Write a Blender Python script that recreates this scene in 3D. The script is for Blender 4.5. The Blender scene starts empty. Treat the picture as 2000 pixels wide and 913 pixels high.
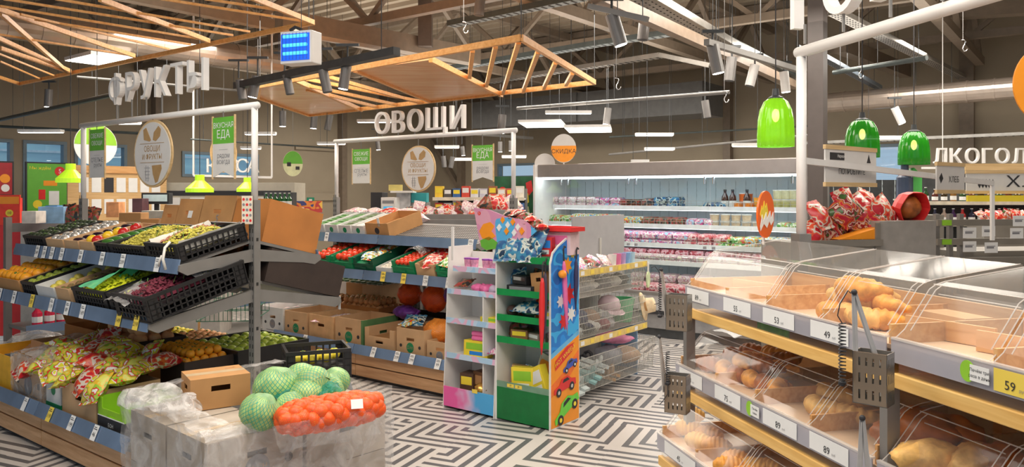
import bpy, math, random
from mathutils import Vector, Matrix, noise

# ------------------------------------------------------------------ camera, world, lights, exposure
R = random.Random(7)
SC = bpy.context.scene
COL = SC.collection
FP, CX, HY, EYE = 1500.0, 1000.0, 378.0, 1.6
cam_d = bpy.data.cameras.new('camera'); cam = bpy.data.objects.new('camera', cam_d); COL.objects.link(cam)
cam.location = (0, 0, EYE); cam.rotation_euler = (math.pi/2, 0, 0)
cam_d.sensor_width = 36; cam_d.lens = 27; cam_d.shift_y = -78.5/2000; cam_d.clip_start = .05
SC.camera = cam
SC.view_settings.view_transform = 'Standard'; SC.view_settings.look = 'None'
SC.view_settings.gamma = 1; SC.view_settings.exposure = 0.05
world = bpy.data.worlds.new('world'); SC.world = world; world.use_nodes = True
bgn = world.node_tree.nodes['Background']; bgn.inputs[0].default_value = (.62, .80, 1.0, 1); bgn.inputs[1].default_value = .62
def area(name, loc, sx, sy, power, rot=(0, 0, 0), col=(1, .92, .81)):
    l = bpy.data.lights.new(name, 'AREA'); l.shape = 'RECTANGLE'; l.size = sx; l.size_y = sy; l.energy = power; l.color = col
    o = bpy.data.objects.new(name, l); COL.objects.link(o); o.location = loc; o.rotation_euler = rot; return o
UANG = math.atan2(-.61, .793)
area('shop_light', (-1.6, 3.0, 3.3), 4, 2.0, 105)
area('shop_light', (1.2, 1.6, 3.4), 3, 2.5, 105)
area('shop_light', (-2.5, 8.0, 3.45), 6, 1.2, 225, (0, 0, UANG))
area('shop_light', (2.6, 6.6, 3.45), 5, 1.2, 190, (0, 0, UANG))
area('shop_light', (0.5, 12.0, 3.45), 9, 1.2, 330, (0, 0, UANG))
area('shop_light', (6.0, 9.0, 3.45), 4, 1.2, 160, (0, 0, UANG))

area('added_ceiling_fill', (0.5, 10.0, 3.3), 11, 3, 150, (math.pi, 0, UANG))  # added upward fill lights that brighten roof deck and trusses, without fixtures of their own
area('added_ceiling_fill', (-1, 5.0, 3.3), 8, 2, 70, (math.pi, 0, UANG))
area('added_ceiling_fill', (4.5, 6.0, 3.3), 5, 3, 70, (math.pi, 0, UANG))

# ------------------------------------------------------------------ materials
MATS = {}
def nt(name):
    m = bpy.data.materials.new(name); m.use_nodes = True
    return m, m.node_tree, m.node_tree.nodes, m.node_tree.links
def mat(name, col, rough=.5, metal=0, var=.12, scale=12, bump=0, emit=0, ecol=None, spec=.5, coat=0, stretch=None, trans=0):
    if name in MATS: return MATS[name]
    m, t, N, L = nt(name); b = N['Principled BSDF']
    b.inputs['Roughness'].default_value = rough; b.inputs['Metallic'].default_value = metal
    b.inputs['Specular IOR Level'].default_value = spec; b.inputs['Coat Weight'].default_value = coat
    if emit:
        b.inputs['Emission Color'].default_value = (*(ecol or col), 1); b.inputs['Emission Strength'].default_value = emit
    if var or bump:
        tc = N.new('ShaderNodeTexCoord'); mp = N.new('ShaderNodeMapping'); L.new(tc.outputs['Object'], mp.inputs[0])
        if stretch: mp.inputs['Scale'].default_value = stretch
        nz = N.new('ShaderNodeTexNoise'); nz.inputs['Scale'].default_value = scale; nz.inputs['Detail'].default_value = 3
        L.new(mp.outputs[0], nz.inputs[0])
    if var:
        r = N.new('ShaderNodeValToRGB'); e = r.color_ramp.elements
        e[0].position = .3; e[1].position = .7
        e[0].color = tuple(max(0, c*(1-var)) for c in col)+(1,); e[1].color = tuple(min(1, c*(1+var)) for c in col)+(1,)
        L.new(nz.outputs[0], r.inputs[0]); L.new(r.outputs[0], b.inputs['Base Color'])
    else: b.inputs['Base Color'].default_value = (*col, 1)
    if bump:
        bp = N.new('ShaderNodeBump'); bp.inputs['Strength'].default_value = bump; bp.inputs['Distance'].default_value = .01
        L.new(nz.outputs[0], bp.inputs['Height']); L.new(bp.outputs[0], b.inputs['Normal'])
    if trans:
        b.inputs['Alpha'].default_value = 1-trans
    MATS[name] = m; return m
def mat_print(name, cols, scale=9, rough=.35, kind='noise', rnd=True, stretch=None):
    """printed film or carton: bands of several inks"""
    m, t, N, L = nt(name); b = N['Principled BSDF']; b.inputs['Roughness'].default_value = rough
    tc = N.new('ShaderNodeTexCoord'); mp = N.new('ShaderNodeMapping'); L.new(tc.outputs['Object'], mp.inputs[0])
    if stretch: mp.inputs['Scale'].default_value = stretch
    if rnd:
        oi = N.new('ShaderNodeObjectInfo'); mm = N.new('ShaderNodeMath'); mm.operation = 'MULTIPLY'; mm.inputs[1].default_value = 20
        L.new(oi.outputs['Random'], mm.inputs[0]); L.new(mm.outputs[0], mp.inputs['Location'])
    if kind == 'noise':
        nz = N.new('ShaderNodeTexNoise'); nz.inputs['Scale'].default_value = scale; nz.inputs['Detail'].default_value = 1; out = nz.outputs[0]
        lo, hi = .32, .68
    else:
        nz = N.new('ShaderNodeTexVoronoi'); nz.inputs['Scale'].default_value = scale
        sp = N.new('ShaderNodeSeparateColor'); L.new(nz.outputs['Color'], sp.inputs[0]); out = sp.outputs[0]; lo, hi = 0, 1
    L.new(mp.outputs[0], nz.inputs['Vector'])
    r = N.new('ShaderNodeValToRGB'); r.color_ramp.interpolation = 'CONSTANT'; e = r.color_ramp.elements
    e[0].position = 0; e[0].color = (*cols[0], 1)
    n = len(cols)
    for i in range(1, n):
        p = lo+(hi-lo)*i/n
        el = e[1] if i == 1 else e.new(p)
        el.position = p; el.color = (*cols[i], 1)
    L.new(out, r.inputs[0]); L.new(r.outputs[0], b.inputs['Base Color']); MATS[name] = m; return m
def mat_clear(name, tint=(.97, .98, .98), gloss=.12, rough=.05, body=0.0, bcol=(.9, .9, .9), noisy=0, nscale=12, fres=1.25):
    """acrylic, film or glass: transparent, mirror coat, and a little milky body"""
    m, t, N, L = nt(name); N.remove(N['Principled BSDF']); out = N['Material Output']
    tr = N.new('ShaderNodeBsdfTransparent'); tr.inputs[0].default_value = (*tint, 1)
    gl = N.new('ShaderNodeBsdfGlossy'); gl.inputs['Roughness'].default_value = rough; gl.inputs[0].default_value = (1, 1, 1, 1)
    df = N.new('ShaderNodeBsdfDiffuse'); df.inputs[0].default_value = (*bcol, 1)
    a = N.new('ShaderNodeMixShader'); a.inputs[0].default_value = body
    L.new(tr.outputs[0], a.inputs[1]); L.new(df.outputs[0], a.inputs[2])
    c = N.new('ShaderNodeMixShader'); lw = N.new('ShaderNodeLayerWeight'); lw.inputs[0].default_value = .5; fr = N.new('ShaderNodeMath'); fr.operation = 'POWER'; fr.inputs[1].default_value = 4; L.new(lw.outputs['Facing'], fr.inputs[0])
    ad = N.new('ShaderNodeMath'); ad.operation = 'MULTIPLY_ADD'; ad.inputs[1].default_value = .2; ad.inputs[2].default_value = gloss; ad.use_clamp = True
    L.new(fr.outputs[0], ad.inputs[0]); L.new(ad.outputs[0], c.inputs[0]); L.new(a.outputs[0], c.inputs[1]); L.new(gl.outputs[0], c.inputs[2])
    L.new(c.outputs[0], out.inputs[0])
    if noisy:
        tc = N.new('ShaderNodeTexCoord'); nz = N.new('ShaderNodeTexNoise'); nz.inputs['Scale'].default_value = nscale; nz.inputs['Detail'].default_value = 4
        nz.inputs['Distortion'].default_value = 1.5
        L.new(tc.outputs['Object'], nz.inputs[0])
        mr = N.new('ShaderNodeMapRange'); mr.inputs[1].default_value = .35; mr.inputs[2].default_value = .7; mr.inputs[3].default_value = max(0, body-noisy); mr.inputs[4].default_value = min(1, body+noisy)
        L.new(nz.outputs[0], mr.inputs[0]); L.new(mr.outputs[0], a.inputs[0])
        bp = N.new('ShaderNodeBump'); bp.inputs['Strength'].default_value = .9; bp.inputs['Distance'].default_value = .02
        L.new(nz.outputs[0], bp.inputs['Height']); L.new(bp.outputs[0], gl.inputs['Normal']); L.new(bp.outputs[0], df.inputs['Normal'])
    MATS[name] = m; return m
def mat_net(name, netc, inc, scale=70, width=.2):
    """diagonal net lines in longitude and height around the object"""
    m, t, N, L = nt(name); b = N['Principled BSDF']; b.inputs['Roughness'].default_value = .45
    tc = N.new('ShaderNodeTexCoord'); sp = N.new('ShaderNodeSeparateXYZ'); L.new(tc.outputs['Object'], sp.inputs[0])
    def mm(op, a, bb=None, v=None, v0=None):
        n = N.new('ShaderNodeMath'); n.operation = op
        L.new(a, n.inputs[0])
        if bb is not None: L.new(bb, n.inputs[1])
        elif v is not None: n.inputs[1].default_value = v
        return n.outputs[0]
    lon = mm('MULTIPLY', mm('ARCTAN2', sp.outputs[1], sp.outputs[0]), v=4.5); z = mm('MULTIPLY', sp.outputs[2], v=scale); outs = []
    for op in ('ADD', 'SUBTRACT'):
        f = mm('ABSOLUTE', mm('SUBTRACT', mm('FRACT', mm(op, lon, z)), v=.5)); outs.append(f)
    mn = mm('MINIMUM', outs[0], outs[1]); nz = N.new('ShaderNodeTexNoise'); nz.inputs['Scale'].default_value = 20; L.new(tc.outputs['Object'], nz.inputs[0])
    r0 = N.new('ShaderNodeValToRGB'); r0.color_ramp.elements[0].color = tuple(c*.6 for c in inc)+(1,); r0.color_ramp.elements[1].color = tuple(min(1, c*1.35) for c in inc)+(1,); r0.color_ramp.elements[0].position = .3; r0.color_ramp.elements[1].position = .7; L.new(nz.outputs[0], r0.inputs[0])
    k = mm('LESS_THAN', mn, v=width); mx = N.new('ShaderNodeMix'); mx.data_type = 'RGBA'; L.new(k, mx.inputs[0]); L.new(r0.outputs[0], mx.inputs[6]); mx.inputs[7].default_value = (*netc, 1)
    L.new(mx.outputs[2], b.inputs['Base Color']); MATS[name] = m; return m
def mat_wood(name, c1, c2, stretch=(1, 14, 14), scale=3, rough=.45):
    m, t, N, L = nt(name); b = N['Principled BSDF']; b.inputs['Roughness'].default_value = rough
    tc = N.new('ShaderNodeTexCoord'); mp = N.new('ShaderNodeMapping'); mp.inputs['Scale'].default_value = stretch; L.new(tc.outputs['Object'], mp.inputs[0])
    nz = N.new('ShaderNodeTexNoise'); nz.inputs['Scale'].default_value = scale; nz.inputs['Detail'].default_value = 5; nz.inputs['Distortion'].default_value = .6
    L.new(mp.outputs[0], nz.inputs[0])
    r = N.new('ShaderNodeValToRGB'); r.color_ramp.elements[0].position = .32; r.color_ramp.elements[1].position = .68
    r.color_ramp.elements[0].color = (*c1, 1); r.color_ramp.elements[1].color = (*c2, 1)
    L.new(nz.outputs[0], r.inputs[0]); L.new(r.outputs[0], b.inputs['Base Color']); MATS[name] = m; return m

WHITE = mat('white_paint', (.82, .80, .78), .4, var=.03)
WPAPER = mat('white_paper', (.85, .85, .84), .7, var=.03)
YPAPER = mat('yellow_paper', (.9, .68, .10), .6, var=.03)
INK = mat('black_ink', (.03, .03, .035), .6, var=0)
GINK = mat('grey_ink', (.25, .25, .27), .6, var=0)
STEEL = mat('grey_painted_steel', (.26, .25, .24), .42, .35, var=.1, scale=6)
STEELD = mat('dark_steel', (.07, .075, .08), .5, .3, var=.15)
RAIL = mat('blue_grey_rail', (.17, .25, .39), .2, .25, var=.22, scale=3)
BLACKP = mat('black_plastic', (.018, .018, .02), .4, var=.2)
CARD = mat('corrugated_cardboard', (.50, .26, .10), .8, var=.1, scale=7)
CARDO = mat('orange_brown_cardboard', (.50, .19, .045), .75, var=.12, scale=5)
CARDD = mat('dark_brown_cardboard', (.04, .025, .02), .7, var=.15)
CARDL = mat('light_cardboard', (.64, .40, .21), .8, var=.08, scale=7)
WCARD = mat('white_cardboard', (.72, .72, .70), .6, var=.06)
WOOD = mat_wood('oak_plank', (.52, .27, .12), (.74, .45, .24))
PINE = mat_wood('yellow_pine', (.75, .42, .11), (.9, .58, .2))
LATT = mat_wood('amber_lattice_wood', (.78, .34, .09), (.95, .52, .20), rough=.4)
VENEER = mat_wood('copper_veneer_panel', (.86, .42, .20), (.98, .60, .34), stretch=(1, 6, 6), scale=1.6, rough=.2)
WALLM = mat('taupe_wall_paint', (.33, .275, .20), .7, var=.05, scale=2)
DECK = mat('beige_roof_deck', (.40, .33, .25), .7, var=.08, scale=1.2)
TRUSS = mat('brown_grey_truss_paint', (.20, .155, .115), .5, var=.1)
DUCT = mat('galvanised_duct', (.50, .42, .36), .32, .7, var=.15, scale=4)
DARKDUCT = mat('dark_grey_duct_cladding', (.12, .12, .12), .6, var=.1)
GREENP = mat('green_plastic_crate', (.01, .26, .10), .4, var=.1)
GREENL = mat('green_shelf_edge', (.01, .28, .07), .35, var=.1)
LIME = mat('lime_print', (.30, .62, .04), .45, var=.05)
GREENB = mat('banner_green', (.14, .46, .05), .5, var=.05)
ORANGEP = mat('orange_print', (.95, .33, .02), .45, var=.04)
REDP = mat('red_print', (.75, .03, .03), .4, var=.06)
BLUEP = mat('blue_print', (.03, .25, .75), .4, var=.06)
PINKP = mat('pink_print', (.85, .18, .42), .4, var=.08)
YELP = mat('yellow_print', (.92, .72, .05), .4, var=.05)
TEALP = mat('teal_print', (.03, .35, .38), .4, var=.08)
PURP = mat('purple_print', (.30, .06, .40), .4, var=.1)
CHROME = mat('chrome', (.75, .75, .75), .12, 1, var=0)
LAMPW = mat('glowing_white_diffuser', (1, 1, 1), .5, emit=6, ecol=(1, .95, .86), var=0)
LENS = mat('glowing_spot_lens', (1, 1, 1), .5, emit=14, ecol=(1, .96, .9), var=0)
SPOTG = mat('grey_spot_body', (.20, .19, .185), .4, .2, var=.05)
ACRYL = mat_clear('clear_acrylic', (.96, .96, .95), gloss=.022, rough=.07, body=.05, bcol=(.8, .8, .8), fres=1.3)
ACRE = mat('acrylic_edge', (.80, .77, .74), .15, var=0, trans=.55)
GLASS = mat_clear('window_glass', (.93, .97, .98), gloss=.03, rough=.01)
FILM = mat_clear('clear_stretch_film', (.96, .96, .96), gloss=.05, rough=.24, body=.30, bcol=(.85, .83, .82), noisy=.24, nscale=7, fres=1.15)
FILMT = mat_clear('thin_clear_film', (.97, .97, .97), gloss=.05, rough=.2, body=.10, bcol=(.9, .9, .9), noisy=.08, nscale=14)

# ------------------------------------------------------------------ mesh helpers
TXT = {}
def textgeo(s):
    if s not in TXT:
        c = bpy.data.curves.new('t', 'FONT'); c.body = s; c.resolution_u = 2; c.align_x = 'CENTER'; c.align_y = 'CENTER'
        o = bpy.data.objects.new('t', c); COL.objects.link(o); bpy.context.view_layer.update()
        me = bpy.data.meshes.new_from_object(o)
        TXT[s] = ([v.co.copy() for v in me.vertices], [tuple(p.vertices) for p in me.polygons], [e.vertices[:] for e in me.edges])
        bpy.data.objects.remove(o); bpy.data.curves.remove(c); bpy.data.meshes.remove(me)
    return TXT[s]
def TR(x, y, z): return Matrix.Translation((x, y, z))
def RX(a): return Matrix.Rotation(a, 4, 'X')
def RY(a): return Matrix.Rotation(a, 4, 'Y')
def RZ(a): return Matrix.Rotation(a, 4, 'Z')
UP = RX(math.pi/2)       # text lying in XY -> standing, readable from -y
class MB:
    def __init__(s): s.v = []; s.f = []; s.m = []; s.M = None
    def add(s, vs, fs, m=0, M=None):
        n = len(s.v)
        if M is not None: vs = [M @ Vector(p) for p in vs]
        if s.M is not None: vs = [s.M @ Vector(p) for p in vs]
        s.v += [tuple(p) for p in vs]; s.f += [tuple(i+n for i in f) for f in fs]; s.m += [m]*len(fs); return s
    def box(s, x0, x1, y0, y1, z0, z1, m=0, M=None):
        return s.add([(x, y, z) for z in (z0, z1) for y in (y0, y1) for x in (x0, x1)],
                     [(0, 2, 3, 1), (4, 5, 7, 6), (0, 1, 5, 4), (2, 6, 7, 3), (0, 4, 6, 2), (1, 3, 7, 5)], m, M)
    def bar(s, p0, p1, w, h, m=0):
        p0 = Vector(p0); p1 = Vector(p1); d = (p1-p0); L = d.length; d.normalize()
        up = Vector((0, 0, 1)) if abs(d.z) < .95 else Vector((0, 1, 0))
        a = d.cross(up).normalized(); b = a.cross(d)
        vs = [p + a*sx*w/2 + b*sy*h/2 for p in (p0, p1) for sx, sy in ((-1, -1), (1, -1), (1, 1), (-1, 1))]
        return s.add(vs, [(0, 1, 2, 3), (7, 6, 5, 4), (0, 4, 5, 1), (1, 5, 6, 2), (2, 6, 7, 3), (3, 7, 4, 0)], m)
    def tube(s, pts, r, n=8, m=0, cap=True):
        pts = [Vector(p) for p in pts]; rings = []
        ref = None
        for i, p in enumerate(pts):
            d = (pts[min(i+1, len(pts)-1)]-pts[max(i-1, 0)]).normalized()
            if ref is None: ref = Vector((0, 0, 1)) if abs(d.z) < .9 else Vector((1, 0, 0))
            a = d.cross(ref).normalized(); b = a.cross(d).normalized(); ref = b
            rr = r[i] if isinstance(r, (list, tuple)) else r
            rings.append([p+(a*math.cos(2*math.pi*k/n)+b*math.sin(2*math.pi*k/n))*rr for k in range(n)])
        vs = [q for g in rings for q in g]; fs = []
        for i in range(len(pts)-1):
            for k in range(n):
                fs.append((i*n+k, i*n+(k+1) % n, (i+1)*n+(k+1) % n, (i+1)*n+k))
        if cap: fs += [tuple(range(n-1, -1, -1)), tuple((len(pts)-1)*n+k for k in range(n))]
        return s.add(vs, fs, m)
    def lathe(s, prof, n=16, c=(0, 0, 0), m=0, M=None, wob=None):
        vs = []; fs = []
        for (r, z) in prof:
            for k in range(n):
                a = 2*math.pi*k/n; rr = r*(wob(a) if wob else 1)
                vs.append((c[0]+rr*math.cos(a), c[1]+rr*math.sin(a), c[2]+z))
        for i in range(len(prof)-1):
            for k in range(n): fs.append((i*n+k, i*n+(k+1) % n, (i+1)*n+(k+1) % n, (i+1)*n+k))
        if prof[0][0] > 1e-4: fs.append(tuple(range(n-1, -1, -1)))
        if prof[-1][0] > 1e-4: fs.append(tuple((len(prof)-1)*n+k for k in range(n)))
        return s.add(vs, fs, m, M)
    def prism(s, poly, y0, y1, m=0, M=None):     # poly in XZ, extruded along y
        n = len(poly); vs = [(x, y0, z) for x, z in poly]+[(x, y1, z) for x, z in poly]
        fs = [tuple(range(n)), tuple(range(2*n-1, n-1, -1))]+[(i, i+n, (i+1) % n+n, (i+1) % n) for i in range(n)]
        return s.add(vs, fs, m, M)
    def ball(s, c, r, n=10, k=6, m=0, amp=0, seed=0, M=None):
        rx, ry, rz = (r, r, r) if not isinstance(r, (tuple, list)) else r
        vs = [(0, 0, -1)]+[(math.sin(math.pi*i/k)*math.cos(2*math.pi*j/n), math.sin(math.pi*i/k)*math.sin(2*math.pi*j/n), -math.cos(math.pi*i/k)) for i in range(1, k) for j in range(n)]+[(0, 0, 1)]
        out = []
        for p in vs:
            q = 1+(amp*noise.noise(Vector(p)*2.3+Vector((seed, seed*.7, 0))) if amp else 0)
            out.append((c[0]+p[0]*rx*q, c[1]+p[1]*ry*q, c[2]+p[2]*rz*q))
        fs = [(0, 1+(j+1) % n, 1+j) for j in range(n)]
        for i in range(k-2):
            for j in range(n): fs.append((1+i*n+j, 1+i*n+(j+1) % n, 1+(i+1)*n+(j+1) % n, 1+(i+1)*n+j))
        t = len(vs)-1; b = 1+(k-2)*n
        fs += [(b+j, b+(j+1) % n, t) for j in range(n)]
        return s.add(out, fs, m, M)
    def sheet(s, nx, ny, fn, m=0, M=None):
        vs = [fn(i/nx, j/ny) for j in range(ny+1) for i in range(nx+1)]
        fs = [(j*(nx+1)+i, j*(nx+1)+i+1, (j+1)*(nx+1)+i+1, (j+1)*(nx+1)+i) for j in range(ny) for i in range(nx)]
        return s.add(vs, fs, m, M)
    def text(s, t, size, M, m=0, depth=0, sx=1):
        v, f, e = textgeo(t); S = Matrix.Diagonal((size*sx, size, 1, 1))
        if not depth: return s.add([S @ p for p in v], f, m, M)
        n = len(v); vs = [S @ p+Vector((0, 0, depth)) for p in v]+[S @ p for p in v]
        cnt = {}
        for p in f:
            for i in range(len(p)):
                k = (p[i], p[(i+1) % len(p)]); cnt[k] = 1
        side = [(a, a+n, b+n, b) for (a, b) in cnt if (b, a) not in cnt]
        return s.add(vs, list(f)+[tuple(i+n for i in reversed(p)) for p in f]+side, m, M)
    def build(s, name, mats, parent=None, smooth=False, bev=0):
        me = bpy.data.meshes.new(name); me.from_pydata(s.v, [], s.f)
        if not isinstance(mats, (list, tuple)): mats = [mats]
        for a in mats: me.materials.append(a)
        if len(mats) > 1: me.polygons.foreach_set('material_index', s.m)
        if smooth: me.polygons.foreach_set('use_smooth', [True]*len(s.f))
        me.update()
        o = bpy.data.objects.new(name, me); COL.objects.link(o)
        if parent: o.parent = parent
        if bev:
            b = o.modifiers.new('bevel', 'BEVEL'); b.width = bev; b.segments = 2; b.limit_method = 'ANGLE'
        return o
def fix(o, M):
    o.location = M.to_translation(); o.rotation_euler = M.to_euler(); return o
def tag(o, label, cat, group=None, kind=None):
    o['label'] = label; o['category'] = cat
    if group: o['group'] = group
    if kind: o['kind'] = kind
    return o
def struct(o):
    o['kind'] = 'structure'; return o
def thing(name, label, cat, M=None, group=None):
    o = bpy.data.objects.new(name, None); COL.objects.link(o); o.empty_display_size = .05
    if M is not None: fix(o, M)
    return tag(o, label, cat, group)
KIDS = {}
def copy_tree(o, M=None, label=None, group=None, parent=None):
    c = o.copy(); COL.objects.link(c)
    if parent is not None: c.parent = parent
    if M is not None: fix(c, M)
    if label: c['label'] = label
    if group: c['group'] = group
    for ch in list(o.children): copy_tree(ch, parent=c)
    return c
def Q(px, py, Y): return Vector(((px-CX)/FP*Y, Y, EYE-(py-HY)/FP*Y))
def P(px, py, z): return Q(px, py, (EYE-z)*FP/(py-HY))
class Frame:
    def __init__(s, ox, oy, ang):
        s.o = Vector((ox, oy)); s.a = ang; s.u = Vector((math.cos(ang), math.sin(ang))); s.v = Vector((-math.sin(ang), math.cos(ang)))
        s.M = TR(ox, oy, 0) @ RZ(ang)
    def at(s, x, y, z=0): return s.M @ TR(x, y, z)
    def w(s, x, y, z=0): return s.M @ Vector((x, y, z))
    def sx(s, px, y=0):      # local x where the ray of column px meets the line y
        r = (px-CX)/FP; return (r*(s.o.y+y*s.v.y)-s.o.x-y*s.v.x)/(s.u.x-r*s.u.y)
    def sy(s, px, x=0):
        r = (px-CX)/FP; return (r*(s.o.y+x*s.u.y)-s.o.x-x*s.u.x)/(s.v.x-r*s.v.y)
    def sz(s, py, x, y): return EYE-(py-HY)/FP*s.w(x, y).y
def jit(a): return R.uniform(-a, a)
# ------------------------------------------------------------------ the room
VANG = math.atan2(.793, .61)
BANG = math.atan2(-.972, .233)
FK = Frame(-1.9, 19.0, UANG)          # back wall
FW = Frame(-7.3, 12.0, VANG)          # left wall
def floor_mat():
    m, t, N, L = nt('maze_striped_floor_tile'); b = N['Principled BSDF']; b.inputs['Roughness'].default_value = .28
    tc = N.new('ShaderNodeTexCoord'); mp = N.new('ShaderNodeMapping'); mp.inputs['Rotation'].default_value = (0, 0, -BANG); mp.inputs['Scale'].default_value = (2.1, 2.1, 1)
    L.new(tc.outputs['Object'], mp.inputs[0])
    def vm(op, a, bb=None):
        n = N.new('ShaderNodeVectorMath'); n.operation = op
        L.new(a, n.inputs[0])
        if bb is not None: L.new(bb, n.inputs[1])
        return n.outputs[0]
    def mm(op, a, bb=None, v=None, c=None):
        n = N.new('ShaderNodeMath'); n.operation = op
        L.new(a, n.inputs[0])
        if bb is not None: L.new(bb, n.inputs[1])
        if v is not None: n.inputs[1].default_value = v
        if c is not None: n.inputs[2].default_value = c
        return n.outputs[0]
    cell = vm('FLOOR', mp.outputs[0]); fr = vm('FRACTION', mp.outputs[0])
    wn = N.new('ShaderNodeTexWhiteNoise'); wn.noise_dimensions = '2D'; L.new(cell, wn.inputs[0])
    sp = N.new('ShaderNodeSeparateXYZ'); L.new(fr, sp.inputs[0]); sc = N.new('ShaderNodeSeparateColor'); L.new(wn.outputs['Color'], sc.inputs[0])
    fx = mm('GREATER_THAN', sc.outputs[0], v=.5); fy = mm('GREATER_THAN', sc.outputs[1], v=.5)
    ax = mm('ABSOLUTE', mm('SUBTRACT', sp.outputs[0], fx)); ay = mm('ABSOLUTE', mm('SUBTRACT', sp.outputs[1], fy))
    mx = mm('MAXIMUM', ax, ay); k = mm('GREATER_THAN', sc.outputs[2], v=.78)
    n = N.new('ShaderNodeMix'); L.new(k, n.inputs[0]); L.new(mx, n.inputs[2]); L.new(ax, n.inputs[3])
    st = mm('FRACT', mm('MULTIPLY', n.outputs[0], v=5.5)); s2 = mm('GREATER_THAN', st, v=.56)
    c = N.new('ShaderNodeMix'); c.data_type = 'RGBA'; L.new(s2, c.inputs[0]); c.inputs[6].default_value = (.60, .56, .53, 1); c.inputs[7].default_value = (.12, .12, .13, 1)
    L.new(c.outputs[2], b.inputs['Base Color']); return m
def fbox(F, x0, x1, y0, y1, z0, z1, mb=None):
    mb = mb or MB(); mb.box(x0, x1, y0, y1, z0, z1, 0, F.M); return mb
m = MB(); m.box(-1, 19, -23, 1.2, -.1, 0, 0)
o = m.build('floor', floor_mat()); fix(o, FK.M); struct(o)
m = MB(); m.box(-.3, 18, -21, .3, 4.7, 4.8)
for i in range(70): m.box(-.3, 18, -21+i*.305, -21+i*.305+.10, 4.63, 4.7)
o = m.build('ceiling', DECK); fix(o, FK.M); struct(o)
m = MB()
for a, b_, z0, z1 in ((-14, -1.25, 0, 4.7), (-1.25, 1.27, 2.42, 4.7), (-.44, -.31, 0, 2.42), (.318, .433, 0, 2.42), (1.27, 2.25, 0, 4.7), (2.25, 3.83, 0, 1.9), (2.25, 3.83, 2.36, 4.7), (3.83, 8.85, 0, 4.7), (-1.25, 1.27, 0, .12)):
    m.box(a, b_, 0, .2, z0, z1)
o = m.build('wall_left', WALLM); fix(o, FW.M); struct(o)
xa, xb = FK.sx(972), FK.sx(1052); xc, xd = FK.sx(1700), FK.sx(1768)
m = MB()
for a, b_, z0, z1 in ((-.2, xa, 0, 4.7), (xa, xb, 0, 1.95), (xa, xb, 2.28, 4.7), (xb, xc, 0, 4.7), (xc, xd, 0, 1.6), (xc, xd, 2.42, 4.7), (xd, 18, 0, 4.7)):
    m.box(a, b_, 0, .2, z0, z1)
o = m.build('wall_back', WALLM); fix(o, FK.M); struct(o)
m = MB(); m.box(17.8, 18, -12, 0, 0, 4.7); o = m.build('wall_right', WALLM); fix(o, FK.M); struct(o)
FRM = mat('blue_grey_window_frame', (.16, .22, .27), .4, .2, var=.05)
def window(F, n, x0, x1, z0, z1, bars=()):
    f = MB(); w = .05
    f.box(x0, x1, -.02, .1, z1-w, z1); f.box(x0, x1, -.02, .1, z0, z0+w); f.box(x0, x0+w, -.02, .1, z0+w, z1-w); f.box(x1-w, x1, -.02, .1, z0+w, z1-w)
    for b_ in bars: f.box(x0+w, x1-w, -.01, .08, b_-.02, b_+.02)
    o = f.build('window_%d' % n, FRM); fix(o, F.M); struct(o)
    g = MB(); g.box(x0+w, x1-w, .03, .04, z0+w, z1-w); p = g.build('pane', GLASS, o)
window(FW, 1, -1.25, -.44, .12, 2.42, (1.9,)); window(FW, 2, -.31, .318, .12, 2.42, (1.9,)); window(FW, 3, .433, 1.27, .12, 2.42, (1.9,))
window(FW, 4, 2.25, 3.83, 1.9, 2.36); window(FK, 5, xa, xb, 1.95, 2.28); window(FK, 6, xc, xd, 1.6, 2.42)
# wall posts and rails
for i, (F, x, z0, z1, d) in enumerate(((FW, 1.75, 0, 4.7, .12), (FW, FW.sx(664), 0, 4.7, .14), (FK, FK.sx(905), 0, 4.7, .14), (FK, FK.sx(1425), 0, 4.7, .14), (FK, FK.sx(1890), 0, 4.7, .2))):
    m = MB(); m.box(x-d/2, x+d/2, -.16, 0, z0, z1); o = m.build('trim_%d' % (i+1), TRUSS); fix(o, F.M); struct(o)
m = MB(); a = FW.sx(575); b_ = FW.sx(664); m.box(a, b_, -.06, 0, 1.45, 1.6); m.box(a, b_, -.05, 0, 2.5, 2.58)
o = m.build('trim_6', WALLM); fix(o, FW.M); struct(o)
m = MB(); m.bar(FK.w(.9, -.1, 1.7), FK.w(-.0, -.1, 2.9), .12, .1); struct(m.build('trim_7', TRUSS))
m = MB(); w = FK; m.box(FK.sx(1018), FK.sx(1445), -1.7, -.8, 2.95, 3.5); m.box(FK.sx(1200), FK.sx(1215), -1.74, -1.7, 2.95, 3.5)
o = m.build('ventilation_duct', DARKDUCT); fix(o, FK.M); tag(o, 'big dark rectangular ventilation duct running high along the back wall', 'duct')
# columns
FKR = Frame(.29, 9.64, UANG)
CO = FKR.w(3.39, .12); m = MB(); m.box(-.075, .075, -.075, .075, 0, 4.7); o = m.build('column', mat('dark_brown_column', (.075, .06, .055), .5, var=.06)); fix(o, TR(CO.x, CO.y, 0) @ RZ(UANG)); struct(o)
# street view outside
FAC = mat('pale_blue_facade', (.62, .86, .98), .6, var=.18, scale=.6, stretch=(1, 1, 6))
m = MB(); m.box(-8, 12, 9, 10, -1, 2.9)
o = m.build('warehouse', FAC); fix(o, FW.M); tag(o, 'pale blue building outside seen through the left windows', 'building')
for z in (.6, 1.3, 2.0, 2.7):
    p = MB(); p.box(-8, 12, 8.95, 9, z-.03, z+.03); q = p.build('facade_band', mat('white_snow', (.85, .9, .95), .8), o)
m = MB(); m.box(-10, 14, .3, 30, -.25, -.12); o = m.build('ground_outside', mat('grey_snowy_ground', (.55, .6, .65), .8)); fix(o, FW.M); struct(o)

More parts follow.
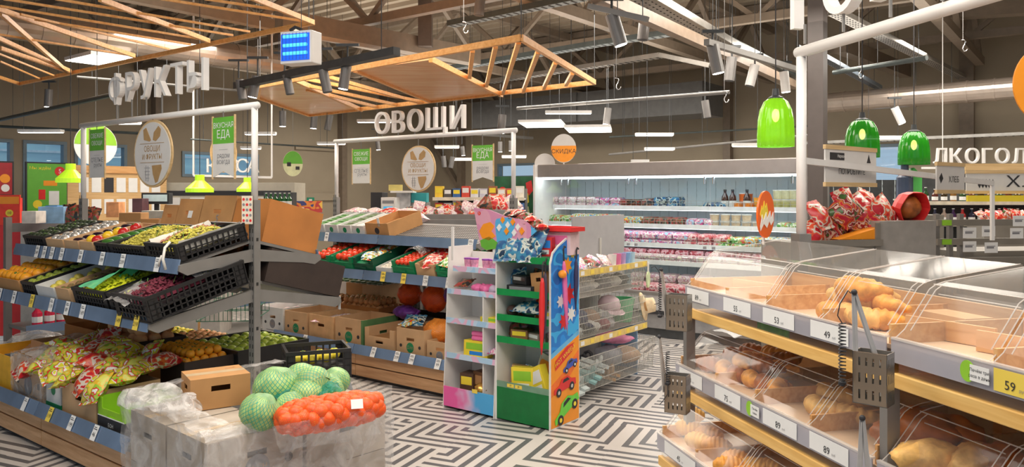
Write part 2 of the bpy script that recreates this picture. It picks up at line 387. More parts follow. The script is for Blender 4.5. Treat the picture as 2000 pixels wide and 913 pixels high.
# ------------------------------------------------------------------ roof steel
def truss(x0, y0, x1, y1, zb, zt, n, w=.09):
    a = FK.w(x0, y0); b = FK.w(x1, y1); m = MB()
    lo = lambda t: a.lerp(b, t)+Vector((0, 0, zb)); hi = lambda t: a.lerp(b, t)+Vector((0, 0, zt))
    m.bar(lo(0), lo(1), w, w); o = m.build('roof_truss', TRUSS); struct(o)
    q = MB(); q.bar(hi(0), hi(1), w, w); q.build('top_chord', TRUSS, o)
    for i in range(n):
        q = MB(); q.bar(lo(i/n), hi((i+.5)/n), w*.6, w*.6); q.build('web_member', TRUSS, o)
        q = MB(); q.bar(hi((i+.5)/n), lo((i+1)/n), w*.6, w*.6); q.build('web_member', TRUSS, o)
for y in (-1.8, -4.6, -7.4, -10.2, -13): truss(0, y, 17.5, y, 3.75, 4.55, 9, .1)
for x in (2.2, 5.2, 8.4, 11.6, 14.6): truss(x, -17, x, -.2, 3.62, 4.5, 8, .12)
m = MB(); m.bar(Q(545, 40, 8.6), Q(930, 112, 10.6), .2, .22); struct(m.build('roof_beam', TRUSS))
m = MB(); m.bar(Q(831, -40, 9.8), Q(831, 92, 9.8), .17, .17); struct(m.build('roof_beam', mat('dark_brown_post', (.09, .065, .05), .5)))
m = MB(); m.bar(P(1640, 88, 3.6), P(1850, 172, 3.6), .16, .2); struct(m.build('roof_beam', TRUSS))
m = MB(); m.bar(P(1840, 20, 4.0), P(2060, 5, 4.0), .2, .25); struct(m.build('roof_beam', TRUSS))

def duct(p0, p1, r, label):
    p0 = Vector(p0); p1 = Vector(p1); o = MB().tube([p0, p1], r, 20).build('round_duct', DUCT, smooth=False); tag(o, label, 'duct')
    n = int((p1-p0).length/.32)
    for i in range(1, n):
        c = p0.lerp(p1, i/n); d = (p1-p0).normalized()*.012
        MB().tube([c-d, c+d], r+.008, 20).build('seam_ring', DUCT, o)
    for i in (.2, .6, .9):
        c = p0.lerp(p1, i); MB().tube([c+Vector((0, 0, r)), (c.x, c.y, 4.65)], .004, 4).build('hanger', STEELD, o)
duct(P(-60, 36, 3.4), P(545, 122, 3.4), .16, 'long silver round duct behind the left wooden lattice')
duct(P(1608, 202, 3.0), P(2060, 166, 3.0), .15, 'silver round duct on the right above the alcohol sign')
def run(name, pts, w, h, label, mt, cat='cable tray', perf=False, hang=True, tube=0):
    m = MB()
    for a, b in zip(pts, pts[1:]):
        a = Vector(a); b = Vector(b)
        if tube: m.tube([a, b], tube, 8)
        else: m.bar(a, b, w, .006 if perf else h)
    o = m.build(name, mt); tag(o, label, cat)
    if perf:
        for a, b in zip(pts, pts[1:]):
            a = Vector(a); b = Vector(b); d = (b-a).normalized(); s = Vector((-d.y, d.x, 0)).normalized()
            for k in (-1, 1):
                MB().bar(a+s*k*w/2+Vector((0, 0, h/2)), b+s*k*w/2+Vector((0, 0, h/2)), .004, h).build('side_rail', mt, o)
            q = MB(); n = int((b-a).length/.09)
            for i in range(n):
                c = a.lerp(b, (i+.5)/n)
                for k in (-.3, -.1, .1, .3): q.bar(c+s*w*k-d*.012-Vector((0, 0, .005)), c+s*w*k+d*.012-Vector((0, 0, .005)), .012, .003)
            q = q.build('slot_rows', INK, o); q['kind'] = 'stuff'
    if hang:
        a = Vector(pts[0]); b = Vector(pts[-1])
        for i in (.08, .5, .92):
            c = a.lerp(b, i) if len(pts) == 2 else Vector(pts[1]).lerp(a, .02+i*.9)
            MB().tube([c, (c.x, c.y, 4.65)], .004, 4).build('hanger', STEELD, o)
    return o
GALV = mat('galvanised_tray', (.40, .38, .35), .35, .6, var=.12)
GALD = mat('dark_galvanised_tray', (.10, .12, .12), .45, .5, var=.12)
run('cable_tray', [P(1172, -40, 3.25), P(1552, 170, 3.25)], .3, .07, 'wide perforated pale cable tray rising to the top edge', GALV, perf=True)
run('cable_tray', [P(1100, -40, 3.1), P(1556, 168, 3.1)], .09, .1, 'brown channel rail running beside the wide perforated tray', mat('brown_channel', (.30, .22, .16), .4, .3))
run('cable_tray', [P(1210, -30, 3.3), P(1556, 146, 3.3)], .05, .08, 'dark toothed edge channel above the wide perforated tray', GALD)
run('cable_tray', [P(880, 52, 3.5), P(1175, -8, 3.5)], .12, .06, 'dark cable tray behind the downlight at the top centre', GALD, perf=True)
run('cable_tray', [P(880, 137, 3.4), P(1173, 89, 3.4), P(1345, 64, 3.4)], .13, .06, 'dark cable tray passing over the right tip of the wooden raft', GALD, perf=True)
run('cable_tray', [P(955, 163, 3.2), P(1292, 112, 3.2), P(1390, 133, 3.0)], .12, .05, 'grey mesh tray that bends down beside the spotlights', GALV, perf=True)
run('conduit', [P(1010, 212, 2.9), P(1425, 180, 2.9)], .03, .03, 'long straight grey conduit in front of the dark duct', STEEL, 'conduit', tube=.025)
run('conduit', [P(1190, 302, 2.3), P(1600, 262, 2.45)], .03, .03, 'low grey conduit crossing just above the fridge', STEEL, 'conduit', tube=.02)
run('conduit', [P(1190, 268, 2.6), P(1590, 246, 2.7)], .03, .03, 'thin conduit left of the first green dome lamp', GALD, 'conduit', tube=.015)
run('cable_tray', [P(1631, 28, 3.4), P(1895, 162, 3.4)], .14, .05, 'pale mesh tray descending right of the white letters', GALV, perf=True)
run('cable_tray', [P(1570, 95, 3.2), P(1716, 174, 3.2)], .1, .05, 'bluish mesh tray ending above the silver duct', mat('bluish_tray', (.22, .27, .33), .35, .5), perf=True)
run('conduit', [P(1628, 142, 3.1), P(1810, 113, 3.1)], .03, .03, 'black pipe crossing under the pale mesh tray', GALD, 'conduit', tube=.03)
run('cable_tray', [P(1560, 283, 2.35), P(2050, 262, 2.4)], .1, .04, 'grey tray running above the alcohol sign', GALV, perf=True)
run('conduit', [P(-40, 243, 2.6), P(218, 186, 2.6)], .03, .03, 'dark rail left of the fruit lettering', GALD, 'conduit', tube=.025)
run('conduit', [P(150, 150, 3.0), P(480, 178, 3.0)], .03, .03, 'thin conduit behind the fruit lettering', STEEL, 'conduit', tube=.015)
run('conduit', [Q(372, 272, 10), Q(660, 290, 11)], .03, .03, 'dark conduit in front of the checkout window', GALD, 'conduit', tube=.012)
run('conduit', [Q(0, 247, 11), Q(300, 262, 11.5)], .03, .03, 'dark conduit above the left windows', GALD, 'conduit', tube=.02)

# ceiling light panels and linear lamps
def lamp(px, py, L, Y, ang, label, w=.1, name='linear_lamp'):
    p = Q(px, py, Y); ln = L/FP*Y/max(.35, math.cos(ang)); M = TR(*p) @ RZ(ang)
    o = thing(name, label, 'ceiling lamp', M)
    MB().box(-ln/2, ln/2, -w/2, w/2, 0, .04).build('housing', WHITE, o)
    MB().box(-ln/2+.01, ln/2-.01, -w/2+.008, w/2-.008, -.006, 0).build('diffuser', LAMPW, o)
    q = MB()
    for s in (-1, 1): q.tube([(s*ln*.4, 0, .04), (s*ln*.4, 0, 4.64-p.z)], .003, 4)
    q.build('hanger_wires', STEELD, o)
for a in ((80, 259, 84, 10.5, 'linear lamp hanging above the left window'), (250, 242, 46, 9, 'short linear lamp under the fruit sign bar'),
          (509, 263, 60, 12, 'linear lamp just right of the post of the fruit sign'), (490, 291, 38, 12.5, 'linear lamp above the checkout letters'),
          (647, 282, 54, 13, 'linear lamp left of the vegetable sign bar'), (731, 239, 66, 11, 'linear lamp behind the first letter of the vegetable sign'),
          (873, 289, 48, 13, 'linear lamp beside the oval vegetable board'), (906, 313, 40, 14, 'linear lamp below the vegetable sign bar'),
          (1004, 308, 48, 14, 'linear lamp right of the vegetable sign post'), (1110, 222, 90, 11, 'large bright linear lamp over the discount disc'),
          (1278, 265, 74, 12, 'linear lamp above the fridge, upper one'), (1288, 293, 58, 12.5, 'linear lamp above the fridge, lower one'),
          (1458, 286, 54, 10, 'linear lamp left of the first green dome lamp'), (1725, 271, 72, 11, 'linear lamp between the two darker dome lamps'),
          (1250, 318, 34, 10.2, 'small linear lamp right on the fridge skyline')):
    lamp(a[0], a[1], a[2], a[3], 0.0, 'white '+a[4])
lamp(1060, 244, 80, 12, UANG+.5, 'square glowing ceiling panel left of the pair', .9, 'ceiling_panel')
lamp(1150, 254, 86, 11.4, UANG+.5, 'square glowing ceiling panel right of the pair', .9, 'ceiling_panel')
lamp(195, 118, 90, 9, UANG, 'pale square panel behind the left lattice', .5, 'ceiling_panel')

# spotlights
def spot(px, py, hpx, tx, on, label, Y=None):
    wired = Y is None
    if wired and .24*FP/hpx > 13: Y = 13
    sc = 1 if Y is None else hpx*Y/FP/.24; Y = Y or .24*FP/hpx; p = Q(px, py, Y); M = TR(*p) @ RY(-tx) @ Matrix.Scale(sc, 4)
    o = thing('spotlight', label, 'spotlight', M); r = .052
    o.scale = (sc, sc, sc); MB().tube([(0, 0, 0), (0, 0, .24)], r, 20).build('can', SPOTG if hpx > 45 or px < 1400 else WHITE, o)
    MB().tube([(0, 0, -.004), (0, 0, .002)], r*.88, 20).build('lens', LENS if on else STEELD, o)
    z = .24*math.cos(tx); top = Matrix.Translation(p).inverted() @ Vector((p.x, p.y, p.z+.32))
    Mi = M.inverted(); q = MB(); a = Mi @ (p+Vector((-.24*math.sin(tx)*1.0, 0, z*.8))); b = Mi @ (p+Vector((-.24*math.sin(tx), 0, .34)))
    q.tube([a, b], .01, 6); q.build('stem', STEELD, o)
    q = MB(); q.bar(Mi @ (p+Vector((-.24*math.sin(tx)-.09, .0, .35))), Mi @ (p+Vector((-.24*math.sin(tx)+.09, 0, .35))), .035, .025); q.build('track_adapter', STEELD, o)
    if wired: MB().tube([Mi @ (p+Vector((-.24*math.sin(tx), 0, .35))), Mi @ Vector((p.x-.24*math.sin(tx), p.y, 4.66))], .003, 4).build('suspension_wire', STEELD, o)
for s in ((1213, 88, 62, .30, 1, 'large grey spotlight at the top centre, lit'), (1255, 78, 50, -.1, 0, 'beige spotlight behind the large lit one at the top'),
          (1403, 143, 56, .2, 1, 'lit grey spotlight right of the mesh tray'), (1424, 158, 46, -.12, 0, 'pale unlit spotlight touching the lit one right of the tray'),
          (1464, 168, 42, -.25, 0, 'pale unlit spotlight tilted away, near the dome lamp'), (1535, 180, 40, .1, 1, 'lit spotlight over the first green dome lamp'),
          (935, 30, 46, -.1, 0, 'grey spotlight cut by the top edge'), (1382, 230, 34, .15, 0, 'small pale spotlight above the fridge'),
          (1184, 243, 32, -.12, 1, 'small lit spotlight above the middle of the fridge'), (978, 260, 36, -.1, 1, 'small lit spotlight over the food banner'),
          (670, 174, 46, -.15, 1, 'lit spotlight on the track over the wooden raft'), (640, 180, 44, .22, 0, 'unlit spotlight left of the lit one on the track'),
          (567, 184, 38, .2, 0, 'unlit spotlight in the middle of the track'), (493, 190, 42, -.2, 1, 'spotlight at the left end of the track, inner one'), (474, 194, 38, .15, 0, 'spotlight at the left end of the track, outer one'),
          (94, 209, 34, -.05, 1, 'lit spotlight above the left windows'), (552, 247, 30, 0, 1, 'lit downlight under the wooden raft, left one'), (612, 251, 30, -.08, 1, 'lit downlight under the wooden raft, middle one'),
          (639, 254, 30, -.2, 0, 'unlit downlight under the wooden raft, right one'), (739, 293, 20, .1, 1, 'small lit spotlight under the vegetable sign bar'),
          (905, 304, 18, .1, 1, 'tiny spotlight under the lamp by the oval board'), (977, 297, 20, 0, 1, 'tiny lit spotlight left of the sign post'), (998, 295, 20, 0, 1, 'tiny lit spotlight at the sign post'),
          (1762, 241, 34, .45, 1, 'lit spotlight above the smallest dome lamp'), (1876, 272, 26, .35, 1, 'lit spotlight over the alcohol letters'), (868, 327, 22, .1, 0, 'small white spotlight near the oval board, left'), (880, 328, 22, -.2, 0, 'small white spotlight near the oval board, right')):
    spot(s[0], s[1], s[2], s[3], s[4], s[5], {670: 6.1, 640: 6.2, 567: 6.5, 493: 6.8, 474: 6.9}.get(s[0]))
a, b = Q(462, 168, 6.95), Q(775, 100, 5.7)
o = run('light_track', [a, b], .07, .06, 'black light track above the wooden raft with five spotlights', STEELD, 'light track')
run('light_track', [Q(1150, 12, 5.9), Q(1265, 38, 5.6)], .04, .04, 'short track carrying the large top spotlight', STEEL, 'light track')
run('light_track', [P(1380, 82, 2.85), P(1570, 140, 2.85)], .05, .05, 'track carrying the pale spotlights right of centre', STEEL, 'light track')
run('light_track', [P(930, 262, 2.7), P(1040, 270, 2.7)], .05, .05, 'track near the right end of the vegetable sign', STEEL, 'light track')

# hooks on wires
for px, py, lab in ((1206, 165, 'steel S hook hanging left of the bent tray'), (1417, 190, 'steel S hook hanging beside the pale spotlights'), (1883, 90, 'steel S hook hanging over the silver duct'), (1680, 143, 'steel S hook hanging above the middle dome lamp'), (908, 55, 'steel S hook hanging at the top over the wooden raft')):
    p = Q(px, py, 6.5); o = MB()
    pts = [(-.02+.02*math.cos(t), 0, .03+.022*math.sin(t)) for t in [math.pi*(1.2-k*.2) for k in range(8)]]
    pts += [(.018*math.cos(t), 0, -.02+.022*math.sin(t)) for t in [math.pi*(.5-k*.2) for k in range(8)]]
    o.tube([(-.02, 0, .052), (-.0, 0, .052), (.012, 0, .04), (.005, 0, .012), (-.005, 0, -.0), (-.012, 0, -.025), (0, 0, -.045), (.02, 0, -.04), (.028, 0, -.02)], .004, 6)
    o = o.build('hook', CHROME, smooth=True); fix(o, TR(*p)); tag(o, lab, 'hook')
    MB().tube([(-.01, 0, .052), (-.01, 0, 4.64-p.z)], .0025, 4).build('wire', STEEL, o)

# wooden ceiling rafts
def raft(name, label, z, outline, inner, slats, panels, mbar=.027, hbar=.038, sw=.017):
    o = thing(name, label, 'ceiling raft', TR(0, 0, 0))
    n = len(outline); pp = [P(x, y, z) for x, y in outline]
    for i in range(n):
        MB().bar(pp[i], pp[(i+1) % n], mbar, hbar).build('frame_board', LATT, o)
    for x0, y0, x1, y1 in inner: MB().bar(P(x0, y0, z), P(x1, y1, z), mbar, hbar).build('frame_board', LATT, o)
    for x0, y0, x1, y1 in slats: MB().bar(P(x0, y0, z), P(x1, y1, z), sw, sw).build('slat', LATT, o)
    for pn in panels:
        q = [P(x, y, z) for x, y in pn]; k = len(q)
        MB().add([p for p in q]+[p+Vector((0, 0, .02)) for p in q], [tuple(range(k)), tuple(range(2*k-1, k-1, -1))]+[(i, (i+1) % k, (i+1) % k+k, i+k) for i in range(k)]).build('solid_panel', VENEER, o)
    c = sum(pp, Vector())/n; q = MB()
    for p in pp:
        if -3 < p.x < 3 or True: q.tube([p, (p.x, p.y, 4.65)], .004, 4)
    q.build('hanger_wires', STEELD, o)
    return o
raft('slatted_ceiling_raft', 'amber wooden lattice raft with diagonal boards over the fruit stand', 2.95, [(38, 164), (612, 44), (470, -14), (250, -60), (-180, 10), (-20, 145)],
     [(-60, -2, 262, 109), (-100, 30, 137, 139), (0, 25, 131, 140), (195, -2, 408, 80), (0, 94, 134, 140)],
     [(7, -2, 455, 69), (108, -2, 488, 62), (0, 12, 408, 79), (-10, 66, 253, 108), (68, 38, 372, 87), (-5, 104, 106, 148), (315, -2, 590, 41), (0, 120, 80, 155), (400, -2, 560, 22), (40, 28, 330, 96)], [])
raft('wooden_ceiling_raft', 'long amber wooden raft with solid copper panels and open slats', 2.75, [(508, 168), (1018, 74), (1161, 161), (604, 225), (504, 190)],
     [(576, 156, 706, 215), (693, 136, 841, 198), (841, 116, 980, 186)],
     [(923, 99, 917, 151), (968, 91, 950, 168), (1013, 82, 982, 182), (1051, 101, 1021, 180), (1085, 122, 1062, 172), (1118, 143, 1105, 166),
      (600, 155, 830, 200), (640, 150, 820, 201), (590, 165, 780, 206), (600, 175, 740, 210)],
     [[(508, 168), (576, 157), (706, 215), (604, 224), (504, 190)], [(693, 137), (841, 117), (980, 186), (841, 198)]], .034, .05, .036)

# insect killer
p = Q(578, 92, 5.2); o = thing('insect_killer', 'white box insect trap with glowing blue tubes hung by the lattice', 'insect trap', TR(*p) @ RZ(-.35))
MB().box(-.125, .125, -.005, .12, -.11, .11).build('case', WHITE, o, bev=.006)
MB().box(-.112, .112, -.012, -.006, -.09, .09).build('blue_lit_grille', mat('blue_uv_glow', (.01, .1, .7), .4, emit=.55, ecol=(.0, .13, .9), var=0), o)
for z in (.07, .01, -.045): MB().tube([(-.085, -.022, z), (.1, -.022, z)], .012, 8).build('tube', mat('bright_cyan_tube', (.1, .6, 1), .4, emit=1.0, ecol=(.08, .55, 1), var=0), o)
for k in range(9): MB().bar((-.11+k*.0275, -.036, -.09), (-.11+k*.0275, -.036, .09), .002, .002).build('grille_wire', STEELD, o)
MB().tube([(0, .06, .11), (0, .06, .95)], .003, 4).build('hanger', STEELD, o)
MB().tube([(.03, .02, .12), (-.02, .02, .14), (-.06, .02, .12)], .012, 6).build('cable_gland', INK, o)
# round sprinkler / speaker
p = Q(433+26, 290, 11)

# ------------------------------------------------------------------ pendant lamps
DOME = [(.0, 0), (.034, -.002), (.062, -.02), (.084, -.06), (.094, -.11), (.098, -.18), (.098, -.235)]
def dome(px, pt, pb, w, Y, label, bright):
    p = Q(px, pt, Y); s = (w/FP*Y)/.2; h = (pb-pt)/FP*Y
    gm = mat('green_glass_%s' % ('bright' if bright else 'deep'), (.22, .60, .01) if bright else (.015, .24, .01), .12, var=.1, scale=20, emit=.32 if bright else .10, ecol=(.35, .8, .02) if bright else (.05, .5, .03), trans=.12)
    o = thing('pendant_lamp', label, 'pendant lamp', TR(*p)); q = MB()
    q.lathe([(r*s, z*h/.235) for r, z in DOME], 72, wob=lambda a: 1+.05*abs(math.cos(9*a))); q.build('ribbed_shade', gm, o, smooth=True)
    MB().lathe([(.0, .05), (.018, .05), (.022, .01), (.045*s, -.004), (.045*s, -.012)], 16).build('cap', STEELD, o)
    MB().tube([(0, 0, .04), (0, 0, 4.65-p.z)], .004, 5).build('cord', INK, o)
    MB().ball((0, 0, -.11), (.022, .022, .04), 12, 8).build('bulb', mat('yellow_glow_bulb', (1, .9, .4), .4, emit=9, ecol=(.9, 1, .25), var=0), o, smooth=True)
    MB().lathe([(.098*s, -h), (.101*s, -h), (.101*s, -h+.006), (.098*s, -h+.006)], 36).build('rim', gm, o)
dome(1515, 190, 287, 68, 4.6, 'bright lime green ribbed glass dome lamp beside the white pole', True)
dome(1684, 233, 308, 62, 5.6, 'deep green ribbed dome lamp above the tasting sign', False)
dome(1785, 256, 322, 56, 6.0, 'green ribbed dome lamp nearest to the alcohol letters', False)
def cone(px, pt, pb, w, Y, label):
    p = Q(px, pt, Y); h = (pb-pt)/FP*Y; r = w/FP*Y/2
    gm = mat('lime_translucent_shade', (.42, .72, .02), .25, var=.05, emit=.6, ecol=(.5, .85, .03))
    o = thing('pendant_lamp', label, 'pendant lamp', TR(*p))
    MB().lathe([(.0, 0), (r*.34, 0), (r*.34, -h*.32), (r*.9, -h*.72), (r, -h*.78), (r, -h), (r*.96, -h)], 24).build('stepped_shade', gm, o)
    MB().tube([(0, 0, 0), (0, 0, 4.65-p.z)], .004, 5).build('cord', INK, o)
    MB().ball((0, 0, -h*.8), r*.22, 10, 6).build('bulb', LAMPW, o, smooth=True)
cone(138, 320, 357, 52, 7.5, 'lime green stepped pendant lamp in front of the green poster')
cone(390, 342, 376, 52, 8.2, 'lime green stepped pendant lamp over the cardboard boxes')
cone(483, 347, 375, 40, 8.9, 'lime green stepped pendant lamp left of the steel post')
# ------------------------------------------------------------------ product and container library
MESHES = {}
def inst(key, name, builder, M, label=None, cat=None, group=None, parent=None):
    """copy sharing mesh data; builder() returns an object the first time"""
    if key not in MESHES:
        o = builder(); MESHES[key] = o.data; fresh = o
    else:
        o = bpy.data.objects.new(name, MESHES[key]); COL.objects.link(o)
    fix(o, M)
    if parent is not None: o.parent = parent
    if label: tag(o, label, cat, group)
    return o
def carton(M, w, d, h, mt, label, group=None, t=.006, logo=None, flaps=0, hole=True, lmat=None, closed=False, cat='box', name='cardboard_box', lo=None):
    """open carton, origin at the middle of its front bottom edge, hand holes cut in the front and sides"""
    o = thing(name, label, cat, M, group); m = MB()
    m.box(-w/2, w/2, 0, d, 0, t)
    def wall(a, b, along, H):
        # a..b span, hand hole in the middle
        c = (a+b)/2; hw = min(.045, (b-a)*.16); z0 = H*.58; z1 = z0+.026
        for (p, q, r, s) in (((a, c-hw, t, H), (c+hw, b, t, H), (c-hw, c+hw, t, z0), (c-hw, c+hw, z1, H)) if hole else ((a, b, t, H),)):
            along(p, q, r, s)
    wall(-w/2, w/2, lambda p, q, r, s: m.box(p, q, 0, t, r, s), h if lo is None else lo); wall(-w/2, w/2, lambda p, q, r, s: m.box(p, q, d-t, d, r, s), h)
    for sx in (-w/2, w/2-t): wall(t, d-t, lambda p, q, r, s: m.box(sx, sx+t, p, q, r, s), h)
    if closed: m.box(-w/2, w/2, 0, d, h, h+t)
    m.build('box_body', mt, o)
    if lo is not None:
        for s in (-1, 1):
            MB().box(min(s*w/2, s*(w/2-.05)), max(s*w/2, s*(w/2-.05)), -.001, t-.001, lo, h).build('corner_post', mt, o)
    if closed: MB().box(-w/2, w/2, d/2-.025, d/2+.025, h+t, h+t+.001).build('packing_tape', mat('tan_tape', (.6, .45, .28), .3), o)
    if flaps:
        for sx in (-1, 1):
            q = MB(); q.box(0, .12, .01, d-.01, -.002, .002); f = q.build('flap', mt, o); f.location = (sx*w/2, 0, h); f.rotation_euler = (0, -.9 if sx > 0 else math.pi+.9, 0)
            if sx < 0: f.rotation_euler = (0, 0, 0); f.rotation_euler = (0, math.pi+.8, 0)
    if logo is not None:
        q = MB(); L = lmat or GREENP
        q.lathe([(0, 0), (w*.13, 0), (w*.13, .001), (0, .001)], 20, m=0, M=TR(0, -.0005, h*.36) @ UP)
        q.text(logo, h*.15, TR(0, -.0015, h*.36) @ UP, 1)
        q.box(-w*.3, w*.3, -.001, 0, h*.1, h*.13, 0)
        for s in (-1, 1): q.lathe([(0, 0), (w*.045, 0), (w*.045, .001), (0, .001)], 12, m=2, M=TR(s*w*.34, -.0005, h*.4) @ UP)
        q.build('printed_logo', [L, CARDL, INK], o)
    return o
def plastic_crate(M, w, d, h, mt, label, group=None, cat='crate', bars=True):
    o = thing('plastic_crate', label, cat, M, group); m = MB(); t = .008
    m.box(-w/2, w/2, 0, d, 0, .006)
    m.box(-w/2, w/2, 0, .014, h-.02, h); m.box(-w/2, w/2, d-.014, d, h-.02, h)
    for s in (-w/2, w/2-.014): m.box(s, s+.014, .014, d-.014, h-.02, h)
    o2 = m.build('rim_and_floor', mt, o)
    def side(nm, length, place):
        q = MB(); n = max(4, int(length/.034)); nz = max(2, int(h/.035))
        for i in range(n+1): place(q, i*length/n-.003, i*length/n+.003+.004, .006, h-.02)
        for k in range(nz): place(q, 0, length, .006+k*(h-.03)/nz, .006+k*(h-.03)/nz+.007)
        place(q, 0, length*.1, .006, h-.02); place(q, length*.9, length, .006, h-.02)
        q.build(nm, mt, o)
    side('lattice_wall', w-.01, lambda q, a, b, c, e: q.box(-w/2+.005+a, -w/2+.005+b, .003, .009, c, e))
    side('lattice_wall', w-.01, lambda q, a, b, c, e: q.box(-w/2+.005+a, -w/2+.005+b, d-.009, d-.003, c, e))
    for s in (-1, 1):
        side('lattice_wall', d-.02, lambda q, a, b, c, e: q.box(s*(w/2-.006)-.003, s*(w/2-.006)+.003, .01+a, .01+b, c, e))
    return o
def solid_crate(M, w, d, h, mt, label, group=None, cat='crate'):
    o = thing('plastic_crate', label, cat, M, group); m = MB(); t = .008
    m.box(-w/2, w/2, 0, d, 0, t); m.box(-w/2, w/2, 0, t, t, h*.62); m.box(-w/2, w/2, d-t, d, t, h)
    for s in (-w/2, w/2-t): m.box(s, s+t, t, d-t, t, h)
    m.box(-w/2, -w/2+.04, 0, t, h*.62, h); m.box(w/2-.04, w/2, 0, t, h*.62, h)
    m.build('crate_body', mt, o)
    q = MB(); q.box(-w/2-.006, w/2+.006, -.006, 0, h*.55, h*.64); q.box(-.03, .03, -.008, -.006, h*.25, h*.4); q.build('front_lip', mt, o)
    return o
FRU = {}
ORM = mat('orange_peel', (.95, .38, .02), .42, var=.12, scale=30, bump=.1); TOM = mat('tomato_skin', (.80, .06, .02), .2, var=.2, scale=18)
LEM = mat('lemon_peel', (.88, .72, .06), .4, var=.1, scale=20); APG = mat('green_apple_skin', (.50, .62, .08), .3, var=.18, scale=18)
PEACH = mat('peach_skin', (.92, .45, .20), .5, var=.22, scale=14); PLUM = mat('plum_skin', (.16, .03, .06), .3, var=.3, scale=20)
CUC = mat('cucumber_skin', (.06, .20, .03), .4, var=.35, scale=25); EGGP = mat('aubergine_skin', (.03, .012, .03), .2, var=.2)
GRG = mat('yellow_green_grape', (.58, .52, .09), .25, var=.35, scale=30); GRY = mat('bright_yellow_green_grape', (.62, .66, .03), .25, var=.25, scale=30); GRR = mat('dark_red_grape', (.16, .03, .05), .22, var=.5, scale=30); GRP = mat('pink_grape', (.48, .20, .12), .25, var=.3, scale=30)
ONI = mat('onion_skin', (.70, .33, .12), .4, var=.3, scale=14)
STALK = mat('green_stalk', (.12, .25, .04), .6, var=.2)
def fruit(kind, r, M, label, cat, group, mt, stem=True, amp=.05):
    key = (kind, round(r, 3))
    def b():
        m = MB(); m.ball((0, 0, 0), (r, r, r*.93), 12, 8, amp=amp, seed=hash(kind) % 7)
        if stem:
            m.lathe([(r*.28, r*.9), (r*.08, r*.96), (.0, r*1.02)], 5, m=1)
        return m.build(kind, [mt, STALK], smooth=True)
    return inst(key, kind, b, M, label, cat, group)
def pile(M, w, d, z, r, kind, mt, label, cat, group, layers=1, fillp=1.0, stem=True, dome=.0, base=None):
    """individually placed fruit in rows over an inner deck"""
    n = 0; s = 2.04*r
    for L in range(layers):
        nx = int((w-.01-L*r*1.0)/s); ny = int((d-.01-L*r*1.0)/s)
        for j in range(ny):
            for i in range(nx):
                if R.random() > fillp: continue
                x = (i-(nx-1)/2)*s+jit(r*.06); y = d/2+(j-(ny-1)/2)*s+jit(r*.06)
                q = M @ TR(x, y, z+r+L*r*1.55+jit(r*.05)+dome*(1-abs(x/(w/2))**2)) @ RZ(R.random()*6.28) @ RX(jit(.8))
                fruit(kind, r, q, label, cat, group, mt, stem); n += 1
def liner(parent, w, d, z, mt=CARD, name='inner_tray'):
    o = MB().box(-w/2+.01, w/2-.01, .01, d-.01, max(.008, z-.02), z).build(name, mt, parent); return o
def grapes(M, w, d, h, mt, label, cat='grapes', n=260, r=.011, seed=0, name='grape_heap'):
    m = MB(); rr = random.Random(seed+3)
    m.sheet(8, 8, lambda a, b: ((a-.5)*w*.94, b*d*.94+d*.03, h*.75*math.sin(math.pi*min(1, max(0, a)))**.5*math.sin(math.pi*b)**.5*.8), 0)
    for i in range(n):
        x = rr.uniform(-.48, .48); y = rr.uniform(.03, .97)
        z = h*(math.cos(math.pi*x)**.5*math.sin(math.pi*y)**.5)*(.75+.25*noise.noise(Vector((x*5, y*5, seed))))+rr.uniform(-.004, .006)
        q = r*rr.uniform(.85, 1.15); c = (x*w, y*d, z)
        m.add([(c[0]+q, c[1], c[2]), (c[0]-q, c[1], c[2]), (c[0], c[1]+q, c[2]), (c[0], c[1]-q, c[2]), (c[0], c[1], c[2]+q), (c[0]+.7*q, c[1]+.7*q, c[2]+.3*q), (c[0]-.7*q, c[1]-.7*q, c[2]+.3*q), (c[0]+.7*q, c[1]-.7*q, c[2]+.3*q), (c[0]-.7*q, c[1]+.7*q, c[2]+.3*q)],
              [(0, 5, 4), (5, 2, 4), (2, 8, 4), (8, 1, 4), (1, 6, 4), (6, 3, 4), (3, 7, 4), (7, 0, 4)], 0)
    o = m.build(name, mt, smooth=True); fix(o, M); tag(o, label, cat, kind='stuff')
    q = MB()
    for i in range(7): x = rr.uniform(-.4, .4)*w; y = rr.uniform(.2, .8)*d; q.tube([(x, y, h*.6), (x+rr.uniform(-.02, .02), y+.02, h*.95)], .002, 4)
    q = q.build('stalks', STALK, o)
    return o
def crumple(M, fn, mt, label, cat, name, nx=26, ny=20, amp=.02, sc=9, seed=0, group=None, kind=None):
    def f(a, b):
        p = Vector(fn(a, b)); n = noise.noise_vector(p*sc+Vector((seed, 0, 0)))+.5*noise.noise_vector(p*sc*2.7+Vector((0, seed, 0)))
        return p+n*amp
    o = MB().sheet(nx, ny, f).build(name, mt, smooth=True)
    if M is not None: fix(o, M)
    return tag(o, label, cat, group, kind) if label else o
BAGM = {}
